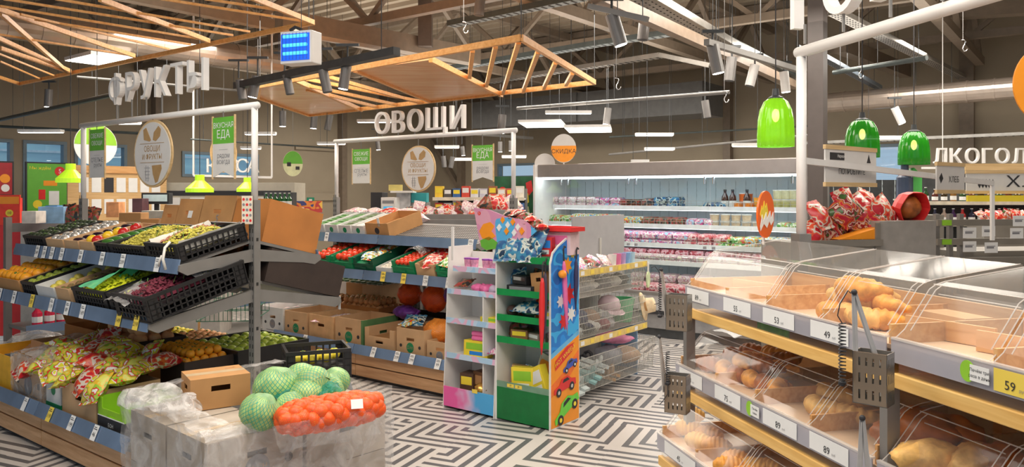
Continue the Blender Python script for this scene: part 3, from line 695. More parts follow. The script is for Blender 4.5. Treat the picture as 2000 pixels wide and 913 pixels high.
def bag_mat(k):
    if k not in BAGM:
        pal = {'snack': [(.80, .75, .04), (.85, .84, .78), (.75, .05, .03), (.35, .60, .05), (.92, .55, .05), (.80, .78, .15)],
               'red': [(.60, .02, .03), (.75, .10, .04), (.70, .6, .5), (.5, .02, .03)],
               'gift': [(.40, .01, .03), (.55, .02, .04), (.6, .25, .05), (.30, .01, .03), (.65, .5, .42), (.25, .01, .03), (.05, .12, .03)],
               'pink': [(.8, .35, .5), (.85, .8, .8), (.7, .12, .35), (.4, .6, .8)],
               'blue': [(.03, .12, .30), (.05, .25, .42), (.6, .65, .6), (.02, .05, .10)],
               'meat': [(.55, .10, .12), (.72, .30, .34), (.80, .55, .56), (.42, .05, .07)],
               'pale': [(.75, .55, .56), (.85, .80, .80), (.62, .35, .42), (.80, .72, .60)],
               'mixed': [(.75, .05, .03), (.9, .6, .05), (.05, .3, .6), (.85, .82, .75), (.2, .45, .05), (.5, .2, .05)],
               'dark': [(.03, .03, .03), (.25, .1, .04), (.4, .05, .05), (.1, .12, .05)],
               'greenpack': [(.10, .35, .06), (.75, .78, .60), (.3, .5, .08), (.7, .1, .05)]}[k]
        BAGM[k] = mat_print('printed_wrap_'+k, pal, 20, .28)
    return BAGM[k]
def bag(M, w, h, t, k, label, group=None, name='snack_bag', cat='bag', var=0):
    key = ('bag', k, round(w, 2), round(h, 2), var)
    def b():
        m = MB()
        for s in (1, -1):
            def f(a, c, s=s):
                x = (a-.5)*w; y = (c-.5)*h; e = (math.sin(math.pi*a)*math.sin(math.pi*c))**.45
                n = noise.noise(Vector((x*14+var*3, y*14, s*2)))*.25
                return (x*(1-.12*e), y*(1-.08*e), s*t/2*e*(1+n)+noise.noise(Vector((x*25, y*25, var)))*.006)
            m.sheet(9, 9, f)
        for s in (-1, 1):       # crimped seals
            m.sheet(9, 1, lambda a, c, s=s: ((a-.5)*w*(1-.0), s*(h/2+c*.018), .003*(-1)**int(a*9)))
        return m.build(name, bag_mat(k), smooth=True)
    return inst(key, name, b, M, label, cat, group)
def long_veg(M, L, r, mt, name, label, cat, group):
    key = (name, round(L, 2), round(r, 3))
    def b():
        m = MB(); n = 8
        m.tube([(-L/2+L*i/n, .012*math.sin(i/n*3.1), 0) for i in range(n+1)], [r*.4, r*.85, r, r*1.05, r*1.02, r*1.0, r*.95, r*.8, r*.3], 9)
        m.tube([(L/2, 0, 0), (L/2+.012, .004, .003)], .004, 5, m=1)
        return m.build(name, [mt, STALK], smooth=True)
    return inst(key, name, b, M, label, cat, group)

# ------------------------------------------------------------------ double sided produce stand
def shelf_M(F, side, yf, zf, pitch):
    return F.M @ TR(0, -yf, zf) @ RX(pitch) if side < 0 else F.M @ TR(0, yf, zf) @ RZ(math.pi) @ RX(pitch)
LEV = {'upper': (.47, 1.20, .25), 'middle': (.64, .90, .27)}   # reach, front height, pitch
def tag_mesh(txt, yellow, w=.054, h=.084):
    m = MB(); m.box(-w/2, w/2, -.002, 0, -h/2, h/2, 0)
    m.text(txt, .033, TR(0, -.003, -.010) @ UP, 1); m.box(-w*.36, w*.36, -.0026, -.002, h*.2, h*.25, 1); m.box(-w*.36, w*.2, -.0026, -.002, h*.32, h*.36, 1)
    return m, ([YPAPER if yellow else WPAPER, INK])
def price_tag(parent, x, txt, yellow=False, y=-.012, z=0, w=.054, h=.084, tilt=0):
    key = ('tag', txt, yellow, w)
    def b():
        m, mt = tag_mesh(txt, yellow, w, h); return m.build('price_tag', mt)
    o = inst(key, 'price_tag', b, TR(x, y, z) @ RY(tilt), parent=parent); return o
SLOT = mat('dark_slot', (.02, .02, .02), .7, var=0)
def produce_stand(F, label, L=2.3, nb=2, tags={}):
    o = thing('produce_stand', label, 'display stand', F.M); bw = L/nb
    for i in range(nb+1):
        x = -i*bw; top = 1.56 if i in (0, nb) else 1.36
        u = MB(); u.box(x-.028, x+.028, -.022, .022, 0, top); u = u.build('upright', STEEL, o)
        q = MB()
        for k in range(int(top/.05)): q.box(x-.016, x-.010, -.0235, -.022, .06+k*.05, .085+k*.05); q.box(x+.010, x+.016, -.0235, -.022, .06+k*.05, .085+k*.05)
        for k in range(4): q.box(x+.028, x+.0295, -.007, .007, .5+k*.27, .52+k*.27)
        q = q.build('slot_rows', SLOT, u); q['kind'] = 'stuff'
    for nm, (yf, zf, pt) in LEV.items():
        for side in (-1, 1):
            for i in range(nb+1):
                x = -i*bw
                z1 = zf+yf*math.tan(pt)
                poly = [(-.02, -.135), (-.02, -.06), (yf-.01, .0), (yf+.015, -.0), (yf+.02, -.03), (yf-.03, -.07), (yf*.75, -.075)]
                # in side view: horizontal distance from pole, height under the shelf line
                pl = [(d, (zf+(yf-d)*math.tan(pt))+dz) for d, dz in poly]
                m = MB(); m.add([( (x-.014 if k else x+.014), s_*side, z) for k in (0, 1) for s_, z in pl], [tuple(range(7)), tuple(range(13, 6, -1))]+[(j, (j+1) % 7, (j+1) % 7+7, j+7) for j in range(7)])
                m.build('shelf_bracket', STEEL, o)
            for i in range(nb):
                m = MB(); SM = F.M.inverted() @ shelf_M(F, side, yf, zf, pt); a, b_ = (-(i+1)*bw+.02, -i*bw-.02)
                if side > 0: a, b_ = -b_, -a
                ln = yf/math.cos(pt)
                m.box(a, b_, 0, ln, -.018, 0, 0, SM)
                m.build('shelf_deck', STEEL, o)
                r = MB(); r.box(-bw/2+.004, bw/2-.004, -.006, .004, -.042, .042); r = r.build('price_rail', RAIL, o)
                cx = -(i+.5)*bw
                fix(r, TR(cx, side*(yf+.012), zf-.012) @ (RZ(math.pi) if side > 0 else Matrix.Identity(4)) @ RX(-.22))
                if side < 0:
                    for px, tx, ye in tags.get(nm, ()):
                        lx = F.sx(px, -yf-.012)
                        if -(i+1)*bw < lx <= -i*bw or (i == 0 and lx > 0 and lx < .05): price_tag(r, min(lx, -.03)-cx, tx, ye)
    # base
    for side in (-1, 1):
        for i in range(nb):
            cx = -(i+.5)*bw
            for k in (0, 1):
                p = MB(); p.box(-bw/2+.003, bw/2-.003, -.011, .011, -.045, .045); p = p.build('plank', WOOD, o, bev=.002); p.location = (cx, side*.735, .075+k*.1)
            r = MB(); r.box(-bw/2+.004, bw/2-.004, -.006, .004, -.042, .042); r = r.build('price_rail', RAIL, o)
            fix(r, TR(cx, side*.765, .262) @ (RZ(math.pi) if side > 0 else Matrix.Identity(4)) @ RX(-.4))
            if side < 0:
                for px, tx, ye in tags.get('base', ()):
                    lx = F.sx(px, -.765)
                    if -(i+1)*bw < lx <= -i*bw: price_tag(r, lx-cx, tx, ye)
    MB().box(-L, 0, -.715, .715, .0, .025).box(-L+.01, -.01, -.72, .72, .025, .225).build('plinth', STEELD, o)
    for i in range(nb): MB().box(-(i+1)*bw+.002, -i*bw-.002, -.755, .755, .225, .25).build('base_deck', STEEL, o)
    for s, x in ((0, .006), (1, -L-.006)): MB().box(x-.006, x+.006, -.74, .74, .02, .25).build('end_panel', STEEL, o)
    # sign gantry
    for i in (0, nb):
        MB().tube([(-i*bw, 0, 1.56), (-i*bw, 0, 2.12)], .02, 10).build('sign_post', WHITE, o, smooth=True)
    MB().tube([(.03, 0, 2.135), (-L-.03, 0, 2.135)], .022, 12).build('sign_crossbar', WHITE, o, smooth=True)
    return o
FL = Frame(-1.565, 4.67, UANG); FC = Frame(.013, 6.52, UANG)
produce_stand(FL, 'grey steel fruit stand with blue price rails under the fruit sign',
    tags={'upper': [(76, '249', 0), (90, '169', 0), (105, '229', 0), (124, '129', 0), (161, '89', 0), (203, '189', 0), (243, '209', 0), (311, '139', 0)],
          'middle': [(3, '99', 0), (31, '79', 0), (66, '59', 1), (104, '119', 0), (135, '89', 0), (165, '169', 0), (236, '149', 1), (270, '219', 1)],
          'base': [(52, '', 0), (101, '119', 1), (143, '199', 0), (189, '46', 0)]})
produce_stand(FC, 'grey steel vegetable stand with patterned price rails under the vegetable sign',
    tags={'upper': [(640, '99', 0), (921, '29', 0)],
          'middle': [(617, '139', 0), (750, '149', 1), (790, '149', 1), (833, '129', 0), (878, '89', 0)],
          'base': [(597, '29', 0), (674, '29', 1), (731, '39', 0), (777, '209', 0), (806, '299', 0), (857, '99', 0)]})

def place(F, lev, side, px=None, x=None, y0=.02):
    yf, zf, pt = LEV[lev]; SM = shelf_M(F, side, yf, zf, pt)
    if px is not None:
        x = F.sx(px, -yf+y0); 
    return SM @ TR(x if side < 0 else -x, y0, .001)
def span(F, lev, p0, p1, y0=.02):
    yf = LEV[lev][0] if lev != 'base' else .73
    a, b = F.sx(p0, -yf+y0), F.sx(p1, -yf+y0); return (a+b)/2, b-a-.008

# ---- fruit stand, upper shelf
def tray(F, lev, p0, p1, d, h, mt, label, kind='carton', y0=.02, **k):
    c, w = span(F, lev, p0, p1, y0); M = place(F, lev, -1, x=c, y0=y0)
    if kind == 'carton': o = carton(M, w, d, h, mt, label, hole=False, **k)
    elif kind == 'lattice': o = plastic_crate(M, w, d, h, mt, label, **k)
    else: o = solid_crate(M, w, d, h, mt, label, **k)
    return o, M, w
o, M, w = tray(FL, 'upper', 50, 92, .42, .09, BLACKP, 'shallow black tray at the far left end of the upper fruit shelf', 'lattice'); liner(o, w, .42, .04, BLACKP)
pile(M, w, .42, .04, .032, 'avocado', mat('avocado_skin', (.03, .045, .02), .5, var=.4, scale=30), 'dark avocado in the far left black tray of the upper shelf', 'avocado', 'avocados in the far left black tray')
o, M, w = tray(FL, 'upper', 94, 128, .44, .08, CARDL, 'shallow wooden-coloured tray with foil wrapped pears on the upper fruit shelf'); liner(o, w, .44, .03)
pile(M, w, .44, .03, .034, 'wrapped_pear', mat('silver_foil', (.55, .53, .50), .3, .5, var=.4, scale=30), 'foil wrapped pear in the pale tray on the upper shelf', 'pear', 'wrapped pears in the pale tray', stem=False)
o, M, w = tray(FL, 'upper', 130, 158, .44, .08, CARDL, 'shallow pale tray of aubergines on the upper fruit shelf'); liner(o, w, .44, .03)
for j in range(6): long_veg(M @ TR(0, .05+j*.066, .055) @ RZ(jit(.1)), max(.1, w-.05), .026, EGGP, 'aubergine', 'glossy dark aubergine in the pale tray on the upper shelf', 'aubergine', 'aubergines in the pale tray')
o, M, w = tray(FL, 'upper', 160, 186, .44, .08, CARDL, 'pale tray of sweet peppers on the upper fruit shelf'); liner(o, w, .44, .03)
for (mt_, nm, y, x) in ((LEM, 'yellow', .04, -.03), (REDP, 'red', .04, .045), (LEM, 'yellow', .13, .0), (REDP, 'red', .22, .03), (LEM, 'yellow', .22, -.045), (REDP, 'red', .32, 0)):
    fruit('sweet_pepper_'+nm, .038, M @ TR(x, y+.02, .072) @ RX(jit(.4)), nm+' sweet pepper in the pale tray on the upper shelf', 'pepper', nm+' peppers in the pale tray', mat('glossy_%s_pepper' % nm, (.85, .55, .03) if nm == 'yellow' else (.55, .02, .02), .2, var=.1))
o, M, w = tray(FL, 'upper', 188, 214, .44, .08, BLACKP, 'narrow black tray of cucumbers on the upper fruit shelf', 'lattice'); liner(o, w, .44, .04, BLACKP)
for j in range(7): long_veg(M @ TR(jit(.005), .05+j*.055, .062+jit(.004)) @ RZ(jit(.12)), max(.1, w-.03), .023, CUC, 'cucumber', 'green cucumber in the narrow tray on the upper shelf', 'cucumber', 'cucumbers in the narrow tray')
o, M, w = tray(FL, 'upper', 216, 288, .45, .08, BLACKP, 'black lattice crate heaped with amber green grapes on the upper shelf', 'lattice'); liner(o, w, .45, .05, BLACKP)
grapes(M @ TR(0, .01, .03), w-.04, .43, .11, GRG, 'heap of amber green grapes in the middle of the upper fruit shelf', n=420)
o, M, w = tray(FL, 'upper', 290, 322, .45, .10, BLACKP, 'narrow black crate of pink grapes beside the near end crate, upper shelf', 'lattice'); liner(o, w, .45, .05, BLACKP)
grapes(M @ TR(0, .01, .05), w-.03, .43, .085, GRP, 'pink grapes in a paper bag on the upper fruit shelf', n=220, seed=4)
o = plastic_crate(place(FL, 'upper', -1, x=-.19, y0=.0), .36, .45, .115, BLACKP, 'black lattice crate jutting out at the near end of the upper fruit shelf'); M = place(FL, 'upper', -1, x=-.19, y0=.0); liner(o, .36, .47, .05, BLACKP)
grapes(M @ TR(0, .03, .055), .27, .38, .09, GRG, 'amber grapes in an open white paper bag at the near end of the upper shelf', n=380, seed=9)
PAPERB = mat('white_paper_bag', (.80, .77, .70), .7, var=.1, scale=10)
for k, (nm, xx) in enumerate((('left', -.155), ('right', .155))):
    crumple(M @ TR(xx, .03, .055), lambda a, b, s=(-1 if k == 0 else 1): (s*(-.0-.03*a*(1-a))+s*.012*a, b*.40, a*.07), PAPERB, '%s flap of the white paper grape bag in the near end crate' % nm, 'paper bag', 'paper_bag', 8, 14, .008, 20, seed=k)
o = MB(); o.tube([(0, 0, .05), (.01, -.04, .03), (.005, -.065, -.03), (.015, -.07, -.09)], .008, 6).tube([(.0, -.065, -.01), (-.03, -.075, -.05), (-.035, -.075, -.07)], .006, 6)
o = o.build('knotted_bag_tail', PAPERB, smooth=True); fix(o, M @ TR(.13, 0, .08)); tag(o, 'knotted white tail of the grape bag hanging over the crate front', 'bag tie')
# rear upper shelf: row of big cartons
for k, (xx, w, h, mt_, lab) in enumerate(((-.20, .36, .27, CARDO, 'big orange brown carton at the near end of the rear top shelf'), (-.585, .38, .29, CARD, 'brown carton second from the near end on the rear top shelf'), (-.93, .29, .265, CARD, 'brown carton with a paper label, third on the rear top shelf'), (-1.18, .19, .22, CARD, 'small brown carton fourth on the rear top shelf'))):
    M = place(FL, 'upper', 1, x=xx, y0=0)
    o = carton(M, w, .42, h, mt_, lab, t=.007, hole=(k != 0))
    if k < 3:
        q = MB()
        for i in range(3): q.box(-w*.35+i*w*.3, -w*.35+i*w*.3+.035, .421, .4225, .01, .035)
        q.build('notch', INK, o)
    if k == 2: MB().box(-.05, .0, .421, .423, .13, .18).build('paper_label', WPAPER, o)
    if k == 1: MB().text('5', .07, TR(-.02, .4225, .13) @ RZ(math.pi) @ UP, 0, .001).build('printed_mark', GINK, o)
M = place(FL, 'upper', 1, x=-1.36, y0=.05)
carton(M @ RY(0), .16, .3, .13, CARDL, 'pale leaning open carton at the far end of the rear cartons', flaps=0, hole=False)
o = carton(FL.at(-1.72, .28, 1.30) @ RZ(.3), .3, .2, .10, CARD, 'brown open carton lying behind the grapes on the rear shelf', hole=False)
# sheet of stickers on the pole
m = MB(); m.box(-.038, .038, -.003, 0, -.085, .085, 0)
for i in range(3):
    for j in range(5): m.lathe([(0, 0), (.009, 0), (.009, .001), (0, .001)], 8, m=1+(i+j) % 2, M=TR(-.024+i*.024, -.003, -.064+j*.032) @ UP)
o = m.build('sticker_card', [mat('cream_card', (.82, .72, .58), .6), REDP, GINK]); fix(o, FL.at(.0, -.05, 1.50) @ RZ(.35)); tag(o, 'cream card of produce stickers fixed on the near steel post', 'card')

# ---- fruit stand, middle shelf
def midtray(p0, p1, d, h, mt, label, kind='carton', y0=.02, **k): return tray(FL, 'middle', p0, p1, d, h, mt, label, kind, y0, **k)
o, M, w = midtray(-14, 44, .55, .10, CARD, 'brown carton of oranges at the far left of the middle fruit shelf'); liner(o, w, .55, .05)
pile(M, w, .55, .05, .040, 'orange', ORM, 'orange in the carton at the far left of the middle shelf', 'orange', 'oranges in the far left carton')
o, M, w = midtray(47, 73, .55, .10, BLACKP, 'narrow black crate of limes left of the white mango tray', 'lattice'); liner(o, w, .55, .05, BLACKP)
pile(M, w, .55, .05, .027, 'lime', mat('lime_peel', (.35, .42, .06), .35, var=.2), 'pale lime in the narrow black crate on the middle shelf', 'lime', 'limes in the narrow black crate')
o, M, w = midtray(76, 112, .55, .09, WCARD, 'white tray with loose mangoes on the middle fruit shelf'); liner(o, w, .55, .03, WCARD)
for j in range(8): fruit('mango', .033, M @ TR((-1)**j*.032, .05+j*.06, .06), 'greenish yellow mango in the white tray on the middle shelf', 'mango', 'mangoes in the white tray', mat('mango_skin', (.72, .60, .10), .35, var=.3), amp=.15)
o, M, w = midtray(115, 142, .50, .10, CARDL, 'pale carton of kiwis with torn flaps on the middle shelf', flaps=0); liner(o, w, .5, .05)
pile(M, w, .50, .05, .024, 'kiwi', mat('kiwi_skin', (.22, .14, .05), .8, var=.2), 'brown kiwi in the torn pale carton', 'kiwi', 'kiwis in the torn pale carton')
o, M, w = midtray(148, 214, .58, .12, BLACKP, 'black crate of bright green grapes, the left one of the pair', 'lattice'); liner(o, w, .58, .06, BLACKP)
grapes(M @ TR(0, .01, .07), w-.03, .55, .07, GRY, 'bright yellow green grapes under the green bag on the middle shelf', n=480, seed=12)
GBAG = mat('mint_green_thin_bag', (.18, .80, .42), .35, var=.2, trans=.25)
crumple(M @ TR(0, .2, .12), lambda a, b: ((a-.5)*.14-.04*(b), b*.30, .02+.10*b-.1*abs(a-.5)*(1-b)), GBAG, 'mint green plastic bag lying over the bright grapes', 'bag', 'plastic_bag', 12, 16, .015, 12, seed=2)
crumple(M @ TR(-.07, .0, .13), lambda a, b: (a*.20-.05, .01+b*.35, .0+.11*a*b), GBAG, 'mint green bag end draped on the front of the left grape crate', 'bag', 'plastic_bag', 12, 16, .012, 12, seed=6)
o, M, w = midtray(217, 268, .58, .12, BLACKP, 'black crate of bright green grapes, the right one of the pair', 'lattice'); liner(o, w, .58, .06, BLACKP)
grapes(M @ TR(0, .01, .07), w-.03, .55, .07, GRY, 'bright yellow green grapes right of the green bag on the middle shelf', n=420, seed=15)
o = plastic_crate(place(FL, 'middle', -1, x=-.15, y0=-.02), .38, .62, .15, BLACKP, 'big black lattice crate at the near end of the middle fruit shelf'); M = place(FL, 'middle', -1, x=-.15, y0=-.02); liner(o, .38, .62, .08, BLACKP)
grapes(M @ TR(-.03, .02, .09), .30, .40, .09, GRR, 'dark red grapes in the near end crate of the middle shelf', n=420, seed=20)
crumple(M @ TR(.02, .33, .12), lambda a, b: ((a-.5)*.24, b*.14, .02+.10*math.sin(math.pi*a)), FILM, 'crumpled clear bag behind the dark red grapes', 'bag', 'plastic_bag', 14, 10, .02, 14, seed=3)
crumple(M @ TR(-.12, -.01, .12), lambda a, b: ((a-.5)*.26, b*.20-.02, .03*math.sin(math.pi*a)+.01-.03*(1-b)), FILM, 'clear bag lip folded over the front of the dark red grapes', 'bag', 'plastic_bag', 14, 10, .012, 18, seed=5)
# rear of the middle shelf, seen through: dark cartons
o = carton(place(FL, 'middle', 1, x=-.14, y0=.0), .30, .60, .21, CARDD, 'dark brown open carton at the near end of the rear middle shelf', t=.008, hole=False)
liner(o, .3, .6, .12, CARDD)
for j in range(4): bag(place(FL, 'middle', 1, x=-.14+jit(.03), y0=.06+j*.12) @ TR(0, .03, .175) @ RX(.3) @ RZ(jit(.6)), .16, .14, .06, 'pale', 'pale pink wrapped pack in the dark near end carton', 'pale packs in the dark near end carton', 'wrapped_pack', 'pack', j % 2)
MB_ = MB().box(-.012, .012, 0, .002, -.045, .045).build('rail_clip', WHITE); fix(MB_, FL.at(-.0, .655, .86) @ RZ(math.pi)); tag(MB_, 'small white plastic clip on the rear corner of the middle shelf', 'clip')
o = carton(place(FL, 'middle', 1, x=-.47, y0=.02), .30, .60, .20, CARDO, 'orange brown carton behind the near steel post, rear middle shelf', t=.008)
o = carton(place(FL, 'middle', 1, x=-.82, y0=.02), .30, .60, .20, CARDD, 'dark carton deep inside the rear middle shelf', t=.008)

# ---- fruit stand, base
def bspan(F, p0, p1, y): a, b = F.sx(p0, y), F.sx(p1, y); return (a+b)/2, b-a-.008
def bbox(F, p0, p1, y, d, h, mt, label, **k):
    c, w = bspan(F, p0, p1, y); M = F.at(c, y, .251); return carton(M, w, d, h, mt, label, **k), M, w
o, M, w = bbox(FL, -40, 22, -.70, .40, .24, mat('yellow_cardboard', (.85, .45, .03), .6), 'yellow carton at the far left of the fruit stand base')
o, M, w = bbox(FL, 26, 86, -.70, .42, .27, CARDL, 'large pale carton wrapped in clear film on the fruit stand base', logo='OK', lmat=GINK)
def film_box(M, w, d, h, label, top=True, seed=0, amp=.012):
    o = thing('film_wrap', label, 'plastic film', M); t = .012
    crumple(None, lambda a, b: ((a-.5)*(w+2*t), -t, b*h), FILM, None, None, 'front_sheet', 14, 10, amp, 9, seed).parent = o
    crumple(None, lambda a, b: (w/2+t, a*d-t, b*h), FILM, None, None, 'side_sheet', 14, 10, amp, 9, seed).parent = o
    if top: crumple(None, lambda a, b: ((a-.5)*(w+2*t), b*d, h+.05*math.sin(math.pi*a)*math.sin(math.pi*b)), FILM, None, None, 'top_sheet', 16, 12, amp*2, 9, seed).parent = o
    return o
film_box(M, w, .42, .29, 'crinkled clear film around the large pale carton', seed=3)
c, w_ = bspan(FL, 95, 130, -.5)
o, M2, w2 = bbox(FL, 60, 118, -.42, .40, .27, CARDL, 'pale carton behind, covered by bulging plastic, fruit stand base', hole=False)
crumple(FL.at(*([FL.sx(110, -.45), -.55]), .30) , lambda a, b: ((a-.5)*.60, b*.55, .12+.17*math.sin(math.pi*a)**.7*math.sin(math.pi*min(1, b*.9+.1))**.6), FILM, 'bulging clear plastic bag resting over the cartons of the fruit stand base', 'plastic film', 'plastic_film', 26, 22, .03, 6, seed=8)
crumple(FL.at(FL.sx(20, -.45), -.5, .28), lambda a, b: ((a-.5)*.75, b*.5, .12+.12*math.sin(math.pi*a)*math.sin(math.pi*b)), FILM, 'long crinkled plastic sheet over the yellow carton', 'plastic film', 'plastic_film', 26, 18, .03, 7, seed=11)
o, M, w = bbox(FL, 90, 119, -.71, .34, .20, WCARD, 'white and green carton left of the plain brown one', hole=False)
MB().box(-w/2-.001, w/2+.001, -.002, 0, 0, .05).box(w/2, w/2+.001, 0, .34, 0, .05).build('green_band', GREENP, o); MB().lathe([(0, 0), (.03, 0), (.03, .001), (0, .001)], 16, M=TR(0, -.001, .13) @ UP).build('round_logo', GREENP, o)
o, M, w = bbox(FL, 121, 188, -.71, .38, .21, CARDL, 'plain brown carton with a hand hole in the middle of the fruit stand base')
o, M, w = bbox(FL, 191, 244, -.71, .38, .19, mat('lime_and_black_cardboard', (.30, .62, .02), .5, var=.04), 'lime green and black carton at the near end of the fruit stand base', lo=.13)
MB().box(-w/2-.001, w/2+.001, -.002, 0, 0, .085).box(w/2, w/2+.001, 0, .38, 0, .085).build('black_band', INK, o); MB().box(-w/2, w/2, -.003, -.001, .085, .09).text('БОН', .03, TR(0, -.003, .045) @ UP).build('white_print', WPAPER, o)
# bright snack bags heaped over the three cartons
SB = R
xs0, xs1 = FL.sx(104, -.5), FL.sx(275, -.5)
k = 0
RW = ('front row', 'second row', 'third row', 'back row'); OD = ('first', 'second', 'third', 'fourth', 'fifth', 'sixth', 'seventh', 'eighth', 'ninth', 'tenth', 'eleventh', 'twelfth', 'thirteenth', 'fourteenth', 'fifteenth', 'sixteenth')
for row, (yy, zz) in enumerate(((-.66, .47), (-.55, .53), (-.44, .57), (-.32, .58))):
    for i in range(6):
        x = xs0+(xs1-xs0)*(i+.5+.3*(row % 2))/6.2+jit(.02)
        bag(FL.at(x, yy+jit(.02), zz+jit(.012)+.02*math.sin(3.1*i/5)) @ RZ(jit(1.2)) @ RX(.45+jit(.5)) @ RY(jit(.45)), .20, .18, .10, 'snack' if (i+row) % 4 else 'red',
            'bright salad bag on the fruit stand cartons, %s, %s from the left' % (RW[row], OD[i]), 'bright salad bags on the fruit stand base', var=k % 3); k += 1
o, M, w = bbox(FL, 235, 290, -.30, .34, .28, CARDO, 'reddish brown carton behind the salad bags near the stand end')
liner(o, w, .34, .2)
# grapefruit and peaches under the middle shelf
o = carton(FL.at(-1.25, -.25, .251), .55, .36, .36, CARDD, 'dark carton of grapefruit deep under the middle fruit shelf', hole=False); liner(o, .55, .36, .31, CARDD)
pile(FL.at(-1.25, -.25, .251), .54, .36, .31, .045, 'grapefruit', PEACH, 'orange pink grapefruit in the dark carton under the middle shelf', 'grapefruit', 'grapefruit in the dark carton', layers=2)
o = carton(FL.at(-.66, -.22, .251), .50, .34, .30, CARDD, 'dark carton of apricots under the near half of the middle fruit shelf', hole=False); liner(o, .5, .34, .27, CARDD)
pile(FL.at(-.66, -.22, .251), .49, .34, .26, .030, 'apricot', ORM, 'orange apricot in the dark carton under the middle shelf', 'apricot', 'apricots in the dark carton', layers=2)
o = carton(FL.at(-1.9, -.2, .251), .5, .34, .36, CARDO, 'orange carton at the far end under the middle fruit shelf', flaps=1)
# red juice bottles behind, on the rear base
# ---- base, rear side near end: crate of green apples on a carton, oranges further in
o = carton(FL.at(-.66, .12, .251), .62, .56, .13, CARDD, 'low dark carton under the black apple crate', hole=True)
o = thing('plastic_crate', 'black open crate of green apples behind the near steel post', 'crate', FL.at(-.66, .12, .384)); m = MB(); W_, D_, H_ = .60, .56, .19
m.box(-W_/2, W_/2, 0, D_, 0, .008).box(-W_/2, W_/2, 0, .01, .008, H_).box(-W_/2, W_/2, D_-.01, D_, .008, H_).box(-W_/2, -W_/2+.01, .01, D_-.01, .008, H_).box(W_/2-.01, W_/2, .01, D_-.01, .008, H_)
m.build('crate_body', BLACKP, o); MB().box(-W_/2-.006, W_/2+.006, -.006, 0, H_-.03, H_).box(-W_/2-.006, -W_/2, 0, D_, H_-.03, H_).build('rim', BLACKP, o); liner(o, W_, D_, .12, BLACKP)
pile(FL.at(-.66, .12, .384), .58, .54, .12, .042, 'green_apple', APG, 'yellow green apple in the black crate behind the near post', 'apple', 'green apples in the black crate', layers=1)
o = carton(FL.at(-1.30, .15, .251), .50, .45, .26, CARD, 'brown carton of tangerines behind the fruit stand posts'); liner(o, .5, .45, .2)
pile(FL.at(-1.30, .15, .251), .49, .45, .22, .038, 'tangerine', PEACH, 'pale orange tangerine in the brown carton behind the posts', 'tangerine', 'tangerines in the brown carton', layers=1)
o = carton(FL.at(-1.85, .15, .251), .45, .45, .24, CARD, 'brown carton of lemons at the far rear of the fruit stand base'); liner(o, .45, .45, .2)
pile(FL.at(-1.85, .15, .251), .44, .45, .2, .034, 'lemon', LEM, 'yellow lemon in the far rear carton', 'lemon', 'lemons in the far rear carton')
o = carton(FL.at(-.2, .35, .251), .3, .3, .11, CARDD, 'small dark tray of dried fruit packs at the near rear base', hole=False); liner(o, .3, .3, .06, CARDD)
for i in range(3): bag(FL.at(-.3+i*.1, .5, .35) @ RX(.5) @ RZ(jit(.4)), .11, .15, .04, 'dark', 'dark crinkled pack at the near rear of the fruit stand base', 'dark packs at the near rear base', 'wrapped_pack', 'pack', i)

# ------------------------------------------------------------------ vegetable stand
def ct(lev, p0, p1, d, h, mt, label, kind='carton', y0=.02, **k): return tray(FC, lev, p0, p1, d, h, mt, label, kind, y0, **k)
o, M, w = ct('upper', 612, 636, .44, .10, WCARD, 'white carton of greens at the far left of the upper vegetable shelf'); liner(o, w, .44, .05, WCARD)
for j in range(6): long_veg(M @ TR(0, .05+j*.06, .08), w-.04, .02, CUC, 'cucumber', 'cucumber in the far left white carton, vegetable stand', 'cucumber', 'cucumbers in the far left white carton')
GL = [(638, 662, 'cucumber', CUC, 'second white carton of cucumbers on the upper vegetable shelf'), (664, 688, 'courgette', mat('courgette_skin', (.10, .16, .05), .4, var=.4), 'third white carton holding courgettes on the upper vegetable shelf'), (690, 714, 'radish', mat('white_radish_skin', (.7, .68, .62), .4), 'fourth white carton holding white radishes on the upper vegetable shelf')]
for p0, p1, kd, mt_, lab in GL:
    o, M, w = ct('upper', p0, p1, .45, .10, WCARD, lab); liner(o, w, .45, .05, WCARD)
    MB().lathe([(0, 0), (.025, 0), (.025, .001), (0, .001)], 16, M=TR(0, -.001, .055) @ UP).build('round_green_logo', GREENP, o)
    for j in range(8): long_veg(M @ TR(0, .05+j*.048, .078+jit(.004)) @ RZ(jit(.1)), w-.03, .021, mt_, kd if kd != 'cucumber' else 'cucumber_row', '%s in the %s' % (kd, lab.split(' holding')[0].split(' of ')[0]+' on the vegetable stand'), kd, '%ss in the %s' % (kd, lab.split(' carton')[0]+' carton'))
o, M, w = ct('upper', 717, 762, .43, .13, CARD, 'brown carton with a dark hand hole beside the empty perforated shelf', logo=None); 
MB().lathe([(0, 0), (.03, 0), (.03, .001), (0, .001)], 16, M=TR(0, -.001, .06) @ UP).build('dark_hand_hole', INK, o); MB().box(.02, .05, .0, .003, .10, .18).build('paper_label', WPAPER, o); liner(o, w, .43, .06)
# empty perforated shelf strip detail
m = MB()
SMx = shelf_M(FC, -1, *LEV['upper'])
for i in range(44):
    for j in range(9): m.box(-1.1+.02+i*.0235, -1.1+.02+i*.0235+.012, .05+j*.045, .05+j*.045+.02, .0005, .0015)
o = m.build('perforated_shelf_mat', SLOT); o['kind'] = 'stuff'; fix(o, SMx); tag(o, 'dark perforated mat on the empty right part of the upper vegetable shelf', 'shelf mat', kind='stuff')
